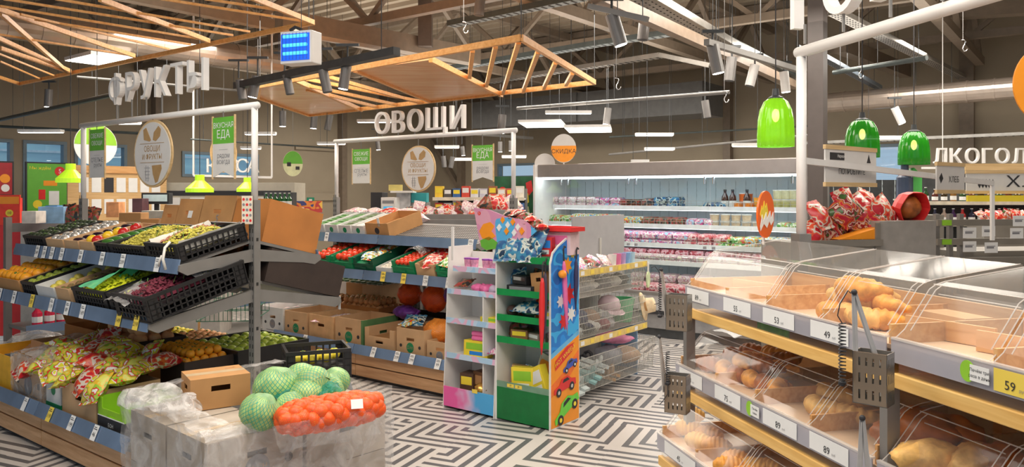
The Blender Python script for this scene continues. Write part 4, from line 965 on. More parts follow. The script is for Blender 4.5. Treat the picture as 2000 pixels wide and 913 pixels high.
# things on the rear upper shelf of the vegetable stand
for k, (x, kd, lab) in enumerate(((-2.1, 'pale', 'pale plastic bag of vegetables at the far end, rear top shelf'), (-1.85, 'pale', 'second pale plastic bag of vegetables, rear top shelf'), (-1.6, 'red', 'orange red bag among pale ones, rear top shelf'), (-1.38, 'pale', 'fourth bag of vegetables, rear top shelf'))):
    bag(place(FC, 'upper', 1, x=x, y0=.3) @ TR(0, .05, .09) @ RZ(jit(.4)), .24, .30, .15, kd, 'vegetable stand, '+lab, None, 'vegetable_bag', 'bag', k)
# middle shelf
for k, (p0, p1, lab) in enumerate(((614, 648, 'left'), (651, 692, 'right'))):
    o, M, w = ct('middle', p0, p1, .50, .13, GREENP, '%s green plastic crate of tomatoes in the pair on the middle vegetable shelf' % lab, 'solid'); liner(o, w, .5, .075, GREENP)
    pile(M, w, .5, .08, .034, 'tomato', TOM, 'red tomato in the %s green crate of the pair, vegetable stand' % lab, 'tomato', 'tomatoes in the %s green crate of the pair' % lab)
o, M, w = ct('middle', 694, 733, .50, .13, mat('dark_green_plastic', (.005, .10, .05), .4), 'dark green crate of small packs right of the tomato pair', 'solid'); liner(o, w, .5, .08, GREENP)
for j in range(6): bag(M @ TR((-1)**j*.05, .06+j*.07, .12) @ RZ(jit(.7)), .13, .10, .05, 'mixed', 'small mixed pack in the dark green crate, vegetable stand', 'packs in the dark green crate', 'wrapped_pack', 'pack', j % 2)
o, M, w = ct('middle', 736, 766, .40, .06, WCARD, 'low white tray of mushrooms on the middle vegetable shelf'); liner(o, w, .4, .02, WCARD)
pile(M, w, .4, .02, .022, 'mushroom', mat('mushroom_cap', (.78, .70, .60), .7), 'pale mushroom in the low white tray', 'mushroom', 'mushrooms in the low white tray')
M3 = place(FC, 'middle', -1, px=752, y0=.40)
o = MB(); o.tube([(-.13, 0, 0), (-.10, 0, 0), (.10, 0, 0), (.13, 0, 0)], [.03, .033, .033, .03], 14); o = o.build('bag_roll', mat('mint_plastic_roll', (.35, .75, .5), .35)); fix(o, M3 @ TR(0, .04, .16)); tag(o, 'mint green roll of plastic bags behind the mushrooms', 'bag roll')
MB().box(-.11, -.1, -.02, .02, -.155, 0).box(.1, .11, -.02, .02, -.155, 0).build('roll_holder', STEEL, o)
o, M, w = ct('middle', 769, 812, .50, .13, GREENP, 'single green plastic crate of cherry tomatoes, middle vegetable shelf', 'solid'); liner(o, w, .5, .08, GREENP)
pile(M, w, .5, .085, .024, 'cherry_tomato', TOM, 'cherry tomato in the single green crate', 'tomato', 'cherry tomatoes in the single green crate')
crumple(M @ TR(.04, .1, .13), lambda a, b: ((a-.5)*.22, b*.3, .03+.05*math.sin(math.pi*a)), FILMT, 'clear bag lying over the cherry tomatoes', 'bag', 'plastic_bag', 12, 12, .015, 16, seed=4)
o, M, w = ct('middle', 815, 852, .48, .12, CARDL, 'pale brown carton right of the cherry tomatoes', lo=.09, flaps=0); liner(o, w, .48, .07)
for j in range(5): bag(M @ TR((-1)**j*.04, .06+j*.08, .12) @ RZ(jit(.7)) @ RX(.3), .15, .12, .06, 'red', 'red and cream pack in the pale brown carton, vegetable stand', 'red packs in the pale brown carton', 'wrapped_pack', 'pack', j % 2)
o, M, w = ct('middle', 855, 884, .48, .12, GREENP, 'green crate next to the toy display, middle vegetable shelf', 'solid'); liner(o, w, .48, .08, GREENP)
for j in range(5): bag(M @ TR((-1)**j*.03, .06+j*.08, .12) @ RZ(jit(.7)), .12, .12, .06, 'greenpack', 'green salad pack in the crate next to the toy display', 'salad packs beside the toy display', 'wrapped_pack', 'pack', j % 2)
# rear of the middle shelf
for k, x in enumerate((-2.0, -1.7, -1.4, -1.05, -.75, -.45, -.15)):
    mt_ = (CARDL, CARDO, CARD, GREENP, CARDO, CARDL, CARD)[k]
    nm = ('far end pale', 'second orange brown', 'third brown', 'fourth green', 'fifth orange brown', 'sixth pale', 'near end brown')[k]
    carton(place(FC, 'middle', 1, x=x, y0=.1), .28, .4, .14, mt_, '%s box on the rear middle shelf of the vegetable stand' % nm)
# base cartons
CL = [(512, 553, WCARD, .25, 'white printed carton at the far left of the vegetable stand base', 'ЭКО', GINK, None), (556, 600, CARDL, .24, 'brown carton with round black marks beside the white printed one', 'Сад', GREENP, None),
      (603, 651, mat('orange_kraft', (.70, .42, .20), .7), .24, 'orange kraft carton third from the left on the vegetable stand base', None, None, None), (654, 709, CARDL, .25, 'tall kraft carton with a green logo and green corner edge', 'Био', GREENP, None),
      (712, 770, CARDL, .20, 'low brown carton with a cut-down front, middle of the vegetable base', None, None, .13), (774, 829, CARDL, .24, 'brown carton with green lettering right of the cut-down one', 'Дар', GREENP, None),
      (833, 885, CARDL, .17, 'pale low carton holding an orange net beside the toy display', 'ОК', GINK, None)]
for p0, p1, mt_, h, lab, lg, lm, lo in CL:
    o, M, w = bbox(FC, p0, p1, -.71, .42, h, mt_, lab, logo=lg, lmat=lm, lo=lo)
    if p0 == 654: MB().box(w/2-.02, w/2+.001, -.002, 0, 0, h).box(w/2, w/2+.002, 0, .42, 0, h).build('green_side', mat('dull_green_print', (.10, .22, .08), .7), o)
    liner(o, w, .42, h*.55)
    for j in range(3):
        if p0 in (512, 603): bag(M @ TR(0, .08+j*.12, h*.55+.05) @ RZ(jit(.5)), w-.06, .12, .07, 'pale', 'pale pack inside the %s' % lab.split(' at ')[0].split(' beside ')[0].split(' third')[0]+' of the vegetable base', 'pale packs in the %s' % lab.split(' carton')[0]+' carton', 'wrapped_pack', 'pack', j % 2)
o, M, w = bbox(FC, 560, 640, -.25, .35, .30, CARD, 'long brown carton behind the front row of the vegetable base', hole=False); liner(o, w, .35, .25)
pile(M, w, .35, .25, .035, 'onion', ONI, 'brown onion in the long carton behind the front row', 'onion', 'onions in the long carton')
o, M, w = bbox(FC, 655, 740, -.25, .35, .27, CARDO, 'orange brown carton of onions behind the tall kraft carton', hole=False); liner(o, w, .35, .22)
pile(M, w, .35, .22, .035, 'onion_b', ONI, 'coppery onion in the orange brown carton behind the kraft one', 'onion', 'onions in the orange brown carton', layers=2)
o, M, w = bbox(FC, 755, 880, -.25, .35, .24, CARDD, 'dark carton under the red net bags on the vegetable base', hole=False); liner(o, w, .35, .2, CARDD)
NETR = mat_net('red_net_over_onions', (.90, .07, .01), (.75, .17, .02), 60); NETO = mat_net('orange_net', (.95, .25, .02), (.80, .35, .08), 60); NETG = mat_net('green_net_over_cabbage', (.02, .33, .22), (.38, .52, .17), 42, .09); NETP = mat('purple_plastic_bag', (.16, .04, .30), .35, var=.5, scale=20)
def netbag(M, rx, ry, rz, mt, label, name='net_bag', seed=0, group=None, knob=.6, cat='net bag'):
    m = MB(); n = 34; k = 18
    def f(a, b):
        th = 2*math.pi*a; ph = math.pi*b; p = Vector((math.sin(ph)*math.cos(th)*rx, math.sin(ph)*math.sin(th)*ry, -math.cos(ph)*rz))
        q = p/.045; cell = noise.voronoi(q+Vector((seed*3.1, 0, 0)))[0][0] if hasattr(noise, 'voronoi') else .3
        return p*(1+.10*(.5-cell)*knob)+p.normalized()*.018*(.5-cell)
    m.sheet(n, k, f)
    o = m.build(name, mt, smooth=True); fix(o, M); tag(o, label, cat, group)
    MB().tube([(rx*.96, 0, 0), (rx*1.05, .0, .01), (rx*1.12, .01, .03)], [.02, .008, .018], 8).build('tied_end', mt, o)
    return o
netbag(FC.at(FC.sx(800, -.1), -.10, .66), .12, .10, .11, NETR, 'red net bag of onions left of the thin upright, vegetable base', seed=1)
netbag(FC.at(FC.sx(848, -.18), -.18, .66), .13, .10, .12, NETR, 'red net bag of onions right of the thin upright, vegetable base', seed=2)
netbag(FC.at(FC.sx(858, -.5), -.5, .46), .13, .13, .10, NETO, 'orange net bag of carrots on the pale low carton', seed=3)
netbag(FC.at(FC.sx(790, -.3), -.28, .53), .14, .09, .06, NETP, 'purple plastic bag under the red onion nets', 'plastic_bag', 5, cat='bag')
netbag(FC.at(FC.sx(880, -.3), -.22, .72), .12, .10, .10, NETP, 'purple and pink bag beside the toy display on the vegetable base', 'plastic_bag', 6, cat='bag')
bag(FC.at(FC.sx(818, -.5), -.55, .53) @ RZ(.5) @ RX(.4), .18, .14, .06, 'blue', 'blue and white pack on the carton with green lettering', None, 'wrapped_pack', 'pack', 1)
bag(FC.at(FC.sx(800, -.6), -.60, .52) @ RZ(-.3) @ RX(.3), .14, .12, .05, 'mixed', 'multicoloured pack tucked in the carton with green lettering', None, 'wrapped_pack', 'pack', 2)
# back-side rows low under the vegetable middle shelf
for k, px in enumerate((640, 672, 704, 736)):
    o = carton(FC.at(FC.sx(px, .2), .12, .251), .26, .42, .42, (CARDL, WCARD, CARD, CARDL)[k], ('far left', 'second', 'third', 'right hand')[k]+' tall carton of jars standing on the rear vegetable base', hole=False); liner(o, .26, .42, .34)
    for i in range(3):
        for j in range(3):
            def jb():
                q = MB(); q.lathe([(.0, 0), (.03, 0), (.03, .075), (.026, .085), (.0, .085)], 12, m=0); q.lathe([(.0, .085), (.028, .085), (.028, .1), (.0, .1)], 12, m=1); return q.build('jar', [mat('pale_jar_contents', (.62, .52, .42), .2, var=.2), mat('dark_lid', (.1, .2, .08), .3)], smooth=False)
            inst(('jar',), 'jar', jb, FC.at(FC.sx(px, .2)-.08+i*.08, .17+j*.12, .251+.34), 'pale jar with a dark lid in the %s tall carton' % ('far left', 'second', 'third', 'right hand')[k], 'jar', 'jars in the %s tall carton' % ('far left', 'second', 'third', 'right hand')[k])

# ------------------------------------------------------------------ gantry signs
def letters(F, txt, x0, x1, zc, size, label, y=0, depth=.05, pins=2.157, sx=1, mt=WHITE, back=True):
    o = thing('sign_letters', label, 'sign', F.at(x0, y, zc)); n = len(txt); gaps = []
    w = (x1-x0)
    ws = []
    for ch in txt:
        v = textgeo(ch)[0]; ws.append((min(p.x for p in v), max(p.x for p in v)))
    tot = sum(b-a for a, b in ws)*size*sx; gap = (w-tot)/(n-1) if n > 1 else 0; x = 0
    for ch, (a, b) in zip(txt, ws):
        m = MB(); m.text(ch, size, TR(x-a*size*sx, 0, 0) @ UP, 0, depth, sx)
        zb = min(p[2] for p in m.v)
        l = m.build('letter', mt, o)
        if pins: MB().box(x+(b-a)*size*sx*.5-.004, x+(b-a)*size*sx*.5+.004, -.03, -.02, pins-zc, zb+.01).build('pin', STEEL, o)
        x += (b-a)*size*sx+gap
    return o
letters(FL, 'ФРУКТЫ', FL.sx(217), FL.sx(403), 2.36, .29, 'tall white three-dimensional letters reading ФРУКТЫ on the left gantry', y=.02, depth=.04, sx=1.0)
letters(FC, 'ОВОЩИ', FC.sx(734), FC.sx(908), 2.27, .29, 'white three-dimensional letters reading ОВОЩИ on the centre gantry', y=.02, depth=.04, sx=1.0)
PLY = mat_wood('plywood_edge', (.62, .42, .2), (.78, .56, .3)); CREAM = mat('pale_grey_board', (.70, .68, .66), .6, var=.03); BROWNP = mat('brown_print', (.45, .28, .12), .6, var=.1)
def banner(F, x0, x1, zt, zb, l1, l2, l3, l4, label, swallow=False, ztop=2.115):
    cx = (x0+x1)/2; w = x1-x0; h = zt-zb; zs = zt-h*.44
    o = thing('hanging_banner', label, 'banner', F.at(cx, -.03, 0))
    MB().box(-w/2, w/2, 0, .004, zs, zt).build('green_panel', GREENB, o)
    if swallow: MB().prism([(-w/2, zs), (w/2, zs), (w/2, zb), (0, zb+h*.10), (-w/2, zb)], 0, .004).build('white_panel', CREAM, o)
    else: MB().box(-w/2, w/2, 0, .004, zb, zs).build('white_panel', CREAM, o)
    for s in (-1, 1): MB().box(s*(w/2+.004)-.004, s*(w/2+.004)+.004, -.003, .008, zb-.01, zt+.01).build('wooden_strip', PLY, o)
    q = MB(); q.text(l1, w*.2, TR(0, -.001, zs+h*.30) @ UP); q.text(l2, w*(.30 if swallow else .19), TR(0, -.001, zs+h*.15) @ UP); q.build('white_lettering', WPAPER, o)
    q = MB(); q.text(l3, w*.19, TR(0, -.001, zb+h*.36) @ UP); q.text(l4, w*.19, TR(0, -.001, zb+h*.26) @ UP); q.box(-w*.2, w*.2, -.001, 0, zb+h*.46, zb+h*.463)
    q.build('grey_lettering', GINK, o)
    MB().box(-.004, .004, -.002, .0, zt, ztop).build('hook_strap', STEEL, o)
def oval(F, px0, px1, py0, py1, label, ztop=2.115):
    x0, x1 = F.sx(px0), F.sx(px1); cx = (x0+x1)/2; zc = F.sz((py0+py1)/2, cx, 0); r = (x1-x0)/2; rz = (F.sz(py0, cx, 0)-F.sz(py1, cx, 0))/2
    o = thing('oval_board', label, 'sign', F.at(cx, -.045, zc))
    S = Matrix.Diagonal((r, rz, 1, 1))
    def disc(k, z0, z1): return [(0, z0), (k, z0), (k, z1), (0, z1)]
    MB().lathe(disc(1, -.010, 0), 40, M=UP @ S @ TR(0, 0, 0)).build('wooden_backing', PLY, o)
    MB().lathe(disc(.93, 0, .004), 40, M=UP @ S).build('white_face', CREAM, o)
    q = MB(); U = lambda x, z: TR(x*r, -.0055, z*rz) @ UP
    q.text('ОВОЩИ', rz*.24, U(0, .14)); q.text('И ФРУКТЫ', rz*.22, U(0, -.10)); q.box(-.62*r, .62*r, -.006, -.004, .30*rz, .312*rz); q.box(-.62*r, .62*r, -.006, -.004, -.262*rz, -.25*rz)
    q.build('lettering', BROWNP, o)
    q = MB()
    q.prism([(-.45*r, .72*rz), (-.30*r, .78*rz), (-.05*r, .40*rz), (-.12*r, .36*rz), (-.42*r, .42*rz)], -.006, -.004)      # carrot
    q.prism([(.05*r, .40*rz), (.10*r, .62*rz), (.34*r, .80*rz), (.46*r, .70*rz), (.42*r, .50*rz), (.2*r, .36*rz)], -.006, -.004)   # leaf
    q.prism([(.0*r, -.35*rz), (.48*r, -.33*rz), (.50*r, -.45*rz), (.30*r, -.82*rz), (.18*r, -.86*rz), (.05*r, -.6*rz)], -.006, -.004)  # pepper
    q.build('vegetable_drawing', BROWNP, o)
    q = MB(); q.tube([(-.30*r, -.006, -.34*rz), (-.34*r, -.006, -.6*rz), (-.3*r, -.006, -.8*rz)], .002, 4); q.tube([(-.2*r, -.006, -.36*rz), (-.18*r, -.006, -.6*rz), (-.2*r, -.006, -.82*rz)], .002, 4)
    for k in range(4): q.box((-.4+.02*k)*r, (-.1-.01*k)*r, -.006, -.005, (-.42-.1*k)*rz, (-.41-.1*k)*rz)
    q.build('thin_line_drawing', GINK, o)
    MB().box(-.004, .004, .0, .004, rz*.98, ztop-zc).build('hook_strap', STEEL, o)
banner(FL, FL.sx(183), FL.sx(212), 2.09, 1.72, 'СВЕЖИЕ', 'ОВОЩИ', 'СПЕЛЫЕ', 'фрукты', 'small green and white banner at the far end of the fruit gantry')
banner(FL, FL.sx(424), FL.sx(466), 2.08, 1.70, 'ВКУСНАЯ', 'ЕДА', 'рядом', 'всегда', 'green banner with a swallowtail end near the post of the fruit gantry', True)
oval(FL, 274, 349, 235, 367, 'oval white board with vegetable drawings hanging from the fruit gantry')
banner(FC, FC.sx(693), FC.sx(727), 2.04, 1.70, 'СВЕЖИЕ', 'ОВОЩИ', 'СПЕЛЫЕ', 'фрукты', 'small green and white banner at the far end of the vegetable gantry', ztop=2.115)
banner(FC, FC.sx(927), FC.sx(967), 2.02, 1.71, 'ВКУСНАЯ', 'ЕДА', 'рядом', 'всегда', 'green swallowtail banner near the post of the vegetable gantry', True)
oval(FC, 791, 857, 285, 375, 'oval white board with vegetable drawings hanging from the vegetable gantry')
# ------------------------------------------------------------------ film wrapped pallet in front
PF = Frame(-1.23, 3.08, math.atan2(.74, .673)); PW, PD = .92, .78
o = thing('pallet', 'wooden pallet under the film wrapped cartons in front', 'pallet', PF.M)
for i in range(5): MB().box(0, PW, i*.17, i*.17+.1, .10, .12).build('deck_board', PINE, o)
for i in range(3): MB().box(i*.41, i*.41+.1, 0, PD, .0, .10).build('bearer', PINE, o)
CW = mat('pale_printed_carton', (.46, .39, .32), .75, var=.15, scale=8)
bx = [(0.23, 0, .44, .37, 'left'), (.69, 0, .44, .37, 'right')]
for lvl in (0, 1):
    for x, y, w, d, nm in bx:
        o = carton(PF.at(x, y+.005, .121+lvl*.235), w, d, .225, CW, '%s %s carton on the front edge of the wrapped pallet' % (('lower', 'upper')[lvl], nm), closed=True, logo='FRESH' if nm == 'left' else None, lmat=GINK)
    for x, nm in ((.18, 'left'), (.74, 'right')):
        carton(PF.at(x, .39, .121+lvl*.235), .34, .37, .225 if (x < .5 or lvl == 0) else .12, CW, '%s %s carton at the back of the wrapped pallet' % (('lower', 'upper')[lvl], nm), closed=True)
zt = .121+.47
carton(PF.at(.30, .46, zt) @ RZ(-.25), .27, .22, .14, CARD, 'plain brown closed carton lying on the wrapped pallet beside the cabbages', closed=True)
def at_pf(px, py, z):       # a point of the load found from its column and height
    Y = (EYE-z)*FP/(py-HY); return Vector(((px-CX)/FP*Y, Y, z))
for i, (px, py, r, z, lab) in enumerate(((540, 758, .105, .70, 'largest cabbage, green netted, on top of the pallet load'), (508, 805, .085, .665, 'netted cabbage low at the front beside the brown carton'), (590, 745, .09, .69, 'netted cabbage behind the largest one'),
        (612, 752, .085, .72, 'pale netted cabbage in the middle of the back row'), (640, 765, .08, .68, 'pale netted cabbage at the right end of the row'), (600, 775, .08, .68, 'netted cabbage just right of the largest one, front'), (566, 795, .07, .655, 'small netted cabbage half under the orange sack'), (655, 745, .07, .69, 'small netted cabbage next to the black crate'))):
    p = at_pf(px, py, z); m = MB(); m.ball((0, 0, 0), (r, r, r*.92), 24, 16, amp=.07, seed=i)
    o = m.build('cabbage', NETG, smooth=True); fix(o, TR(*p) @ RZ(i*1.3) @ RX(.4*i)); tag(o, lab, 'cabbage')
    for k in range(5):
        a = k*1.25+i
        q = MB(); q.sheet(6, 6, lambda u, v, a=a: ((1.015+.02*abs(u-.5))*r*math.cos(a+(u-.5)*1.5)*math.cos((v-.4)*1.6), (1.015+.02*abs(u-.5))*r*math.sin(a+(u-.5)*1.5)*math.cos((v-.4)*1.6), r*.95*math.sin((v-.4)*1.6)))
        q.build('outer_leaf', NETG, o, smooth=True)
GNET = mat_clear('green_net_film', (.35, .80, .65), gloss=.03, rough=.4, body=.35, bcol=(.02, .35, .28), noisy=.2, nscale=30)
p0, p1 = at_pf(478, 790, .68), at_pf(655, 745, .76)
crumple(None, lambda a, b: tuple(p0.lerp(p1, a)+Vector((.04-.08*b, .0+.20*b, -.03+.05*math.sin(math.pi*b)*math.sin(math.pi*a)**.4-.02))), GNET, 'dark green net sack partly covering the cabbages', 'net sack', 'net_sack', 28, 16, .018, 12, seed=4)
# orange sack of onions
a0, a1 = at_pf(548, 822, .655), at_pf(738, 790, .66)
ax = (a1-a0); L = ax.length; ax.normalize(); sd = Vector((-ax.y, ax.x, 0))
o = thing('onion_sack', 'long bright orange red net sack of onions lying on the pallet load', 'net sack', TR(0, 0, 0))
m = MB(); m.tube([a0.lerp(a1, i/12) for i in range(13)], [.02]+[.062]*11+[.02], 14); m.build('net_core', NETR, o, smooth=True)
ob = MB().ball((0, 0, 0), (.040, .036, .034), 12, 8, amp=.06).build('onion', NETR, o, smooth=True); first = True
for i in range(13):
    for k in range(7):
        th = 2*math.pi*(k+.5*(i % 2))/7; rr = math.sin(math.pi*(i+.6)/13.2)**.3
        p = a0.lerp(a1, (i+.5)/13)+sd*(math.cos(th)*.070*rr)+Vector((0, 0, math.sin(th)*.045*rr))+Vector((jit(.006), jit(.006), jit(.006)))
        c = ob if first else bpy.data.objects.new('onion', ob.data)
        if not first: COL.objects.link(c); c.parent = o
        first = False; fix(c, TR(*p) @ RZ(R.random()*6) @ RX(R.random()*6))
q = MB().box(-.025, .025, -.001, .001, -.02, .02).build('white_label', WPAPER, o); fix(q, TR(*(a0.lerp(a1, .75)+Vector((.03, -.10, .045)))) @ RZ(.3) @ RX(-.5))
b0, b1 = at_pf(560, 862, .60), at_pf(650, 838, .62)
# black crate with lemons at the back right
pc = at_pf(628, 745, .62); o = plastic_crate(TR(pc.x-.03, pc.y+.07, .595) @ RZ(PF.a-.45), .34, .26, .17, BLACKP, 'black lattice crate with lemons at the back right of the pallet'); liner(o, .34, .26, .07, BLACKP)
for i, (x, y) in enumerate(((-.1, .06), (-.03, .05), (.05, .07), (-.07, .12), (.02, .13), (.1, .14))): fruit('lemon', .034, TR(pc.x-.03, pc.y+.07, .595) @ RZ(PF.a-.45) @ TR(x, y, .12), 'yellow lemon in the crate at the back of the pallet', 'lemon', 'lemons in the pallet crate', LEM)
# films
e = .012
o = thing('stretch_film', 'crinkled clear stretch film wound around the pallet load', 'plastic film', PF.M)
def film(fn, nm, seed=0, amp=.012, nx=30, ny=24, mt=FILM, sc=8): crumple(None, fn, mt, None, None, nm, nx, ny, amp, sc, seed).parent = o
film(lambda a, b: (a*(PW+.03)-.015, -.02, .02+b*(.60+.05*math.sin(a*2.2))), 'front_sheet', 1, .014)
film(lambda a, b: (-.02, a*(PD+.02)-.01, .02+b*.62), 'left_sheet', 2, .014)
film(lambda a, b: (PW+.02, a*(PD+.02)-.01, .02+b*.62), 'right_sheet', 3, .014)
film(lambda a, b: (a*PW, PD+.02, .02+b*.66), 'back_sheet', 9, .014)
film(lambda a, b: (a*PW, b*.10-.01, .60+.035*math.sin(math.pi*b)), 'folded_front_lip', 4, .016, 34, 8)
film(lambda a, b: (-.01+.15*b, a*PD, .62+.02*math.sin(3*a)), 'folded_left_lip', 5, .018, 30, 10)
film(lambda a, b: (.12+a*.75, .60+b*.22, .70+.035*math.sin(3.1*a)-.05*b), 'loose_back_sheet', 6, .022, 30, 14)
for i, (x, y, s) in enumerate(((.06, .60, .12), (.10, .42, .09), (.03, .72, .09))):
    crumple(None, lambda a, b, s=s, x=x, y=y: (x+s*(1+.2*math.sin(5*a))*math.cos(2*math.pi*a)*math.sin(math.pi*b*.5+.01), y+s*math.sin(2*math.pi*a)*math.sin(math.pi*b*.5+.01), .62+s*.8*math.cos(math.pi*b*.5)), FILM, None, None, 'crumpled_film_ball', 22, 14, .04, 9, i*3).parent = o
crumple(None, lambda a, b: tuple(a0.lerp(a1, a)+Vector((.03*b-.0, -.115+.01*b, -.04+.05*(1-b)+.0))+Vector((0, 0, -.06*b))), FILMT, None, None, 'thin_sheet_over_sack', 24, 8, .01, 10, 8)
for oo in [x for x in bpy.data.objects if x.name.startswith('thin_sheet')]: oo.parent = o; oo.matrix_parent_inverse = PF.M.inverted()
crumple(TR(-.60, 3.50, .0), lambda a, b: (a*.30-.05, b*.28-.10, .03+.10*math.sin(math.pi*a)*math.sin(math.pi*b)), FILM, 'loose clear film end trailing on the floor right of the pallet', 'plastic film', 'plastic_film', 18, 18, .03, 10, seed=21)

# ------------------------------------------------------------------ toy display
DF = Frame(.258, 5.16, UANG)
def quad_print(F, poly_mats, parent, name): pass
o = thing('toy_display', 'green shelved toy display with a blue and orange printed side panel', 'display stand', DF.M); TD = o
W0, W1, DD = -.468, -.012, .36
MB().box(W0-.006, W0+.006, 0, DD, 0, 1.17).build('left_side_panel', WHITE, o)
MB().box(W0, W1, DD-.01, DD, 0, 1.17).build('back_panel', WHITE, o)
sidep = [(0, 0), (DD, 0), (DD, 1.36), (DD-.05, 1.345), (.10, 1.245), (.03, 1.20), (0, 1.13)]
def yz(poly, x0, x1, mt, name, par):
    n = len(poly); m = MB(); m.add([(x0, y, z) for y, z in poly]+[(x1, y, z) for y, z in poly], [tuple(range(n-1, -1, -1)), tuple(range(n, 2*n))]+[(i, (i+1) % n, (i+1) % n+n, i+n) for i in range(n)]); return m.build(name, mt, par)
sp = yz(sidep, -.012, 0, mat('white_panel_edge', (.8, .78, .76), .5), 'right_side_panel', o)
yz([(.008, .515), (DD-.008, .635), (DD-.008, 1.345), (.10, 1.235), (.035, 1.19), (.008, 1.12)], 0, .0015, mat_print('blue_comic_print', [(.02, .16, .55), (.02, .30, .85), (.02, .22, .70), (.05, .45, .9), (.02, .2, .6)], 5, rnd=False), 'blue_print', o)
yz([(.008, .01), (DD-.008, .01), (DD-.008, .60), (.008, .48)], 0, .0015, ORANGEP, 'orange_print', o)
yz([(.008, .48), (DD-.008, .60), (DD-.008, .635), (.008, .515)], 0, .0015, mat('light_blue_band', (.15, .5, .85), .4), 'light_blue_band', o)
yz([(.008, .30), (.16, .37), (DD-.008, .50), (DD-.008, .42), (.2, .30), (.008, .22)], .0015, .0022, mat('deep_orange_streak', (.9, .18, .02), .4), 'orange_streak', o)
SIDE = TR(.003, 0, 0) @ RZ(math.pi/2)       # side artwork plane: x along depth
def car(cx, cz, s, mt, ang, name, second):
    M = SIDE @ TR(cx, -.001, cz) @ RY(-ang); m = MB()
    m.prism([(-.5*s, -.10*s), (-.48*s, .02*s), (-.25*s, .07*s), (-.12*s, .20*s), (.15*s, .22*s), (.32*s, .10*s), (.5*s, .06*s), (.5*s, -.10*s)], -.002, 0, 0, M)
    m.prism([(-.10*s, .09*s), (-.05*s, .17*s), (.13*s, .18*s), (.22*s, .10*s)], -.003, -.002, 1, M)
    for wx in (-.3, .3): m.lathe([(0, 0), (.11*s, 0), (.11*s, .0015), (0, .0015)], 16, m=1, M=M @ TR(wx*s, -.002, -.10*s) @ UP); m.lathe([(0, 0), (.05*s, 0), (.05*s, .001), (0, .001)], 12, m=2, M=M @ TR(wx*s, -.0035, -.10*s) @ UP)
    m.build(name, [mt, INK, second], o)
car(.235, .405, .18, mat('blue_car_print', (.05, .1, .5), .3), .25, 'blue_car_print', WPAPER)
car(.17, .275, .27, REDP, .12, 'red_car_print', CHROME); car(.19, .115, .32, mat('green_car_print', (.15, .65, .05), .3), .42, 'green_car_print', YELP)
m = MB(); M_ = SIDE @ TR(.16, -.0015, .475) @ RY(-.42); m.prism([(-.13, -.03), (-.10, .03), (.06, .045), (.15, .02), (.10, -.02)], -.001, 0, 0, M_); m.text('HOT WHEELS', .043, M_ @ TR(.012, -.0015, .002) @ UP, 1); m.build('flame_lettering', [REDP, YELP], o)
for j, (y, z, r, c) in enumerate(((.20, 1.10, .05, ORANGEP), (.22, .90, .06, REDP), (.12, .86, .04, WPAPER), (.25, .76, .045, WPAPER), (.16, .72, .05, REDP), (.27, 1.18, .03, YELP))):
    MB().prism([(r*math.cos(a)*(1.3 if k % 2 else .7), r*math.sin(a)*(1.3 if k % 2 else .7)) for k, a in enumerate([math.pi*2*q/14 for q in range(14)])], -.001, 0, 0, SIDE @ TR(y, 0, z)).build('starburst_print', c, o)
GSH = [1.157, .923, .743, .588]
for i, z in enumerate(GSH):
    MB().box(W0+.006, W1, .01, DD-.01, z-.035, z-.025).build('shelf', GREENL, o); MB().box(W0+.006, W1, 0, .01, z-.04, z+.005).build('shelf_lip', GREENL, o)
MB().box(W0+.006, W1, 0, .012, .01, .235).build('lower_green_front', mat('deep_green_front', (.005, .17, .04), .4), o); MB().box(W0+.006, W1, 0, .012, .235, .275).build('clear_price_edge', mat('grey_green_edge', (.18, .32, .22), .3), o)
MB().box(W0+.006, W1, .012, DD-.01, .19, .2).build('bin_floor', WHITE, o)
for i in range(2):
    t = MB().box(-.03, .03, 0, .001, -.012, .012).text(('19', '39')[i], .018, TR(0, -.001, 0) @ UP, 1).build('yellow_price_card', [YPAPER, INK], o); t.location = (W0+.13+i*.07, -.002, .255)
def sbox(F, x, y, z, w, d, h, rz, rx, mts, label, group=None, name='toy_box', cat='box', ry=0, prnt=True):
    M = F.at(x, y, z) @ RZ(rz) @ RX(rx) @ RY(ry); o = MB().box(-w/2, w/2, -d/2, d/2, 0, h).build(name, mts[0], bev=.002); fix(o, M); tag(o, label, cat, group)
    if prnt and len(mts) > 1:
        MB().box(-w*.40, w*.40, -d/2-.001, -d/2, h*.45, h*.85).build('printed_panel', mts[1], o)
        if len(mts) > 2: MB().box(-w*.25, w*.3, -d/2-.001, -d/2, h*.12, h*.35).build('printed_panel', mts[2], o)
    return o
sx_ = lambda t: W0+.02+t*(W1-W0-.04)
for i, (t, y, k) in enumerate(((.15, .1, 'blue'), (.4, .09, 'blue'), (.62, .12, 'blue'), (.3, .2, 'blue'), (.55, .22, 'blue'), (.18, .22, 'blue'))):
    bag(DF.at(sx_(t), y, 1.22+.035*(i > 2)) @ RZ(jit(.8)) @ RX(.5+jit(.3)), .17, .15, .07, 'blue', ('blue shiny wrapped toy pack heaped on top of the green display'), 'blue packs on the green display', 'wrapped_toy', 'toy', i % 3)
for i, (t, y, z) in enumerate(((.12, .03, 1.21), (.36, .02, 1.22), (.60, .03, 1.21), (.24, .08, 1.29), (.48, .08, 1.30), (.70, .07, 1.27))):
    bag(DF.at(sx_(t), y, z) @ RZ(jit(.6)) @ RX(.9+jit(.3)), .17, .16, .08, 'blue', 'glossy blue and teal toy pack at the front of the heap, %s from the left' % OD[i], 'front blue packs on the green display', 'wrapped_toy', 'toy', i % 3+6)
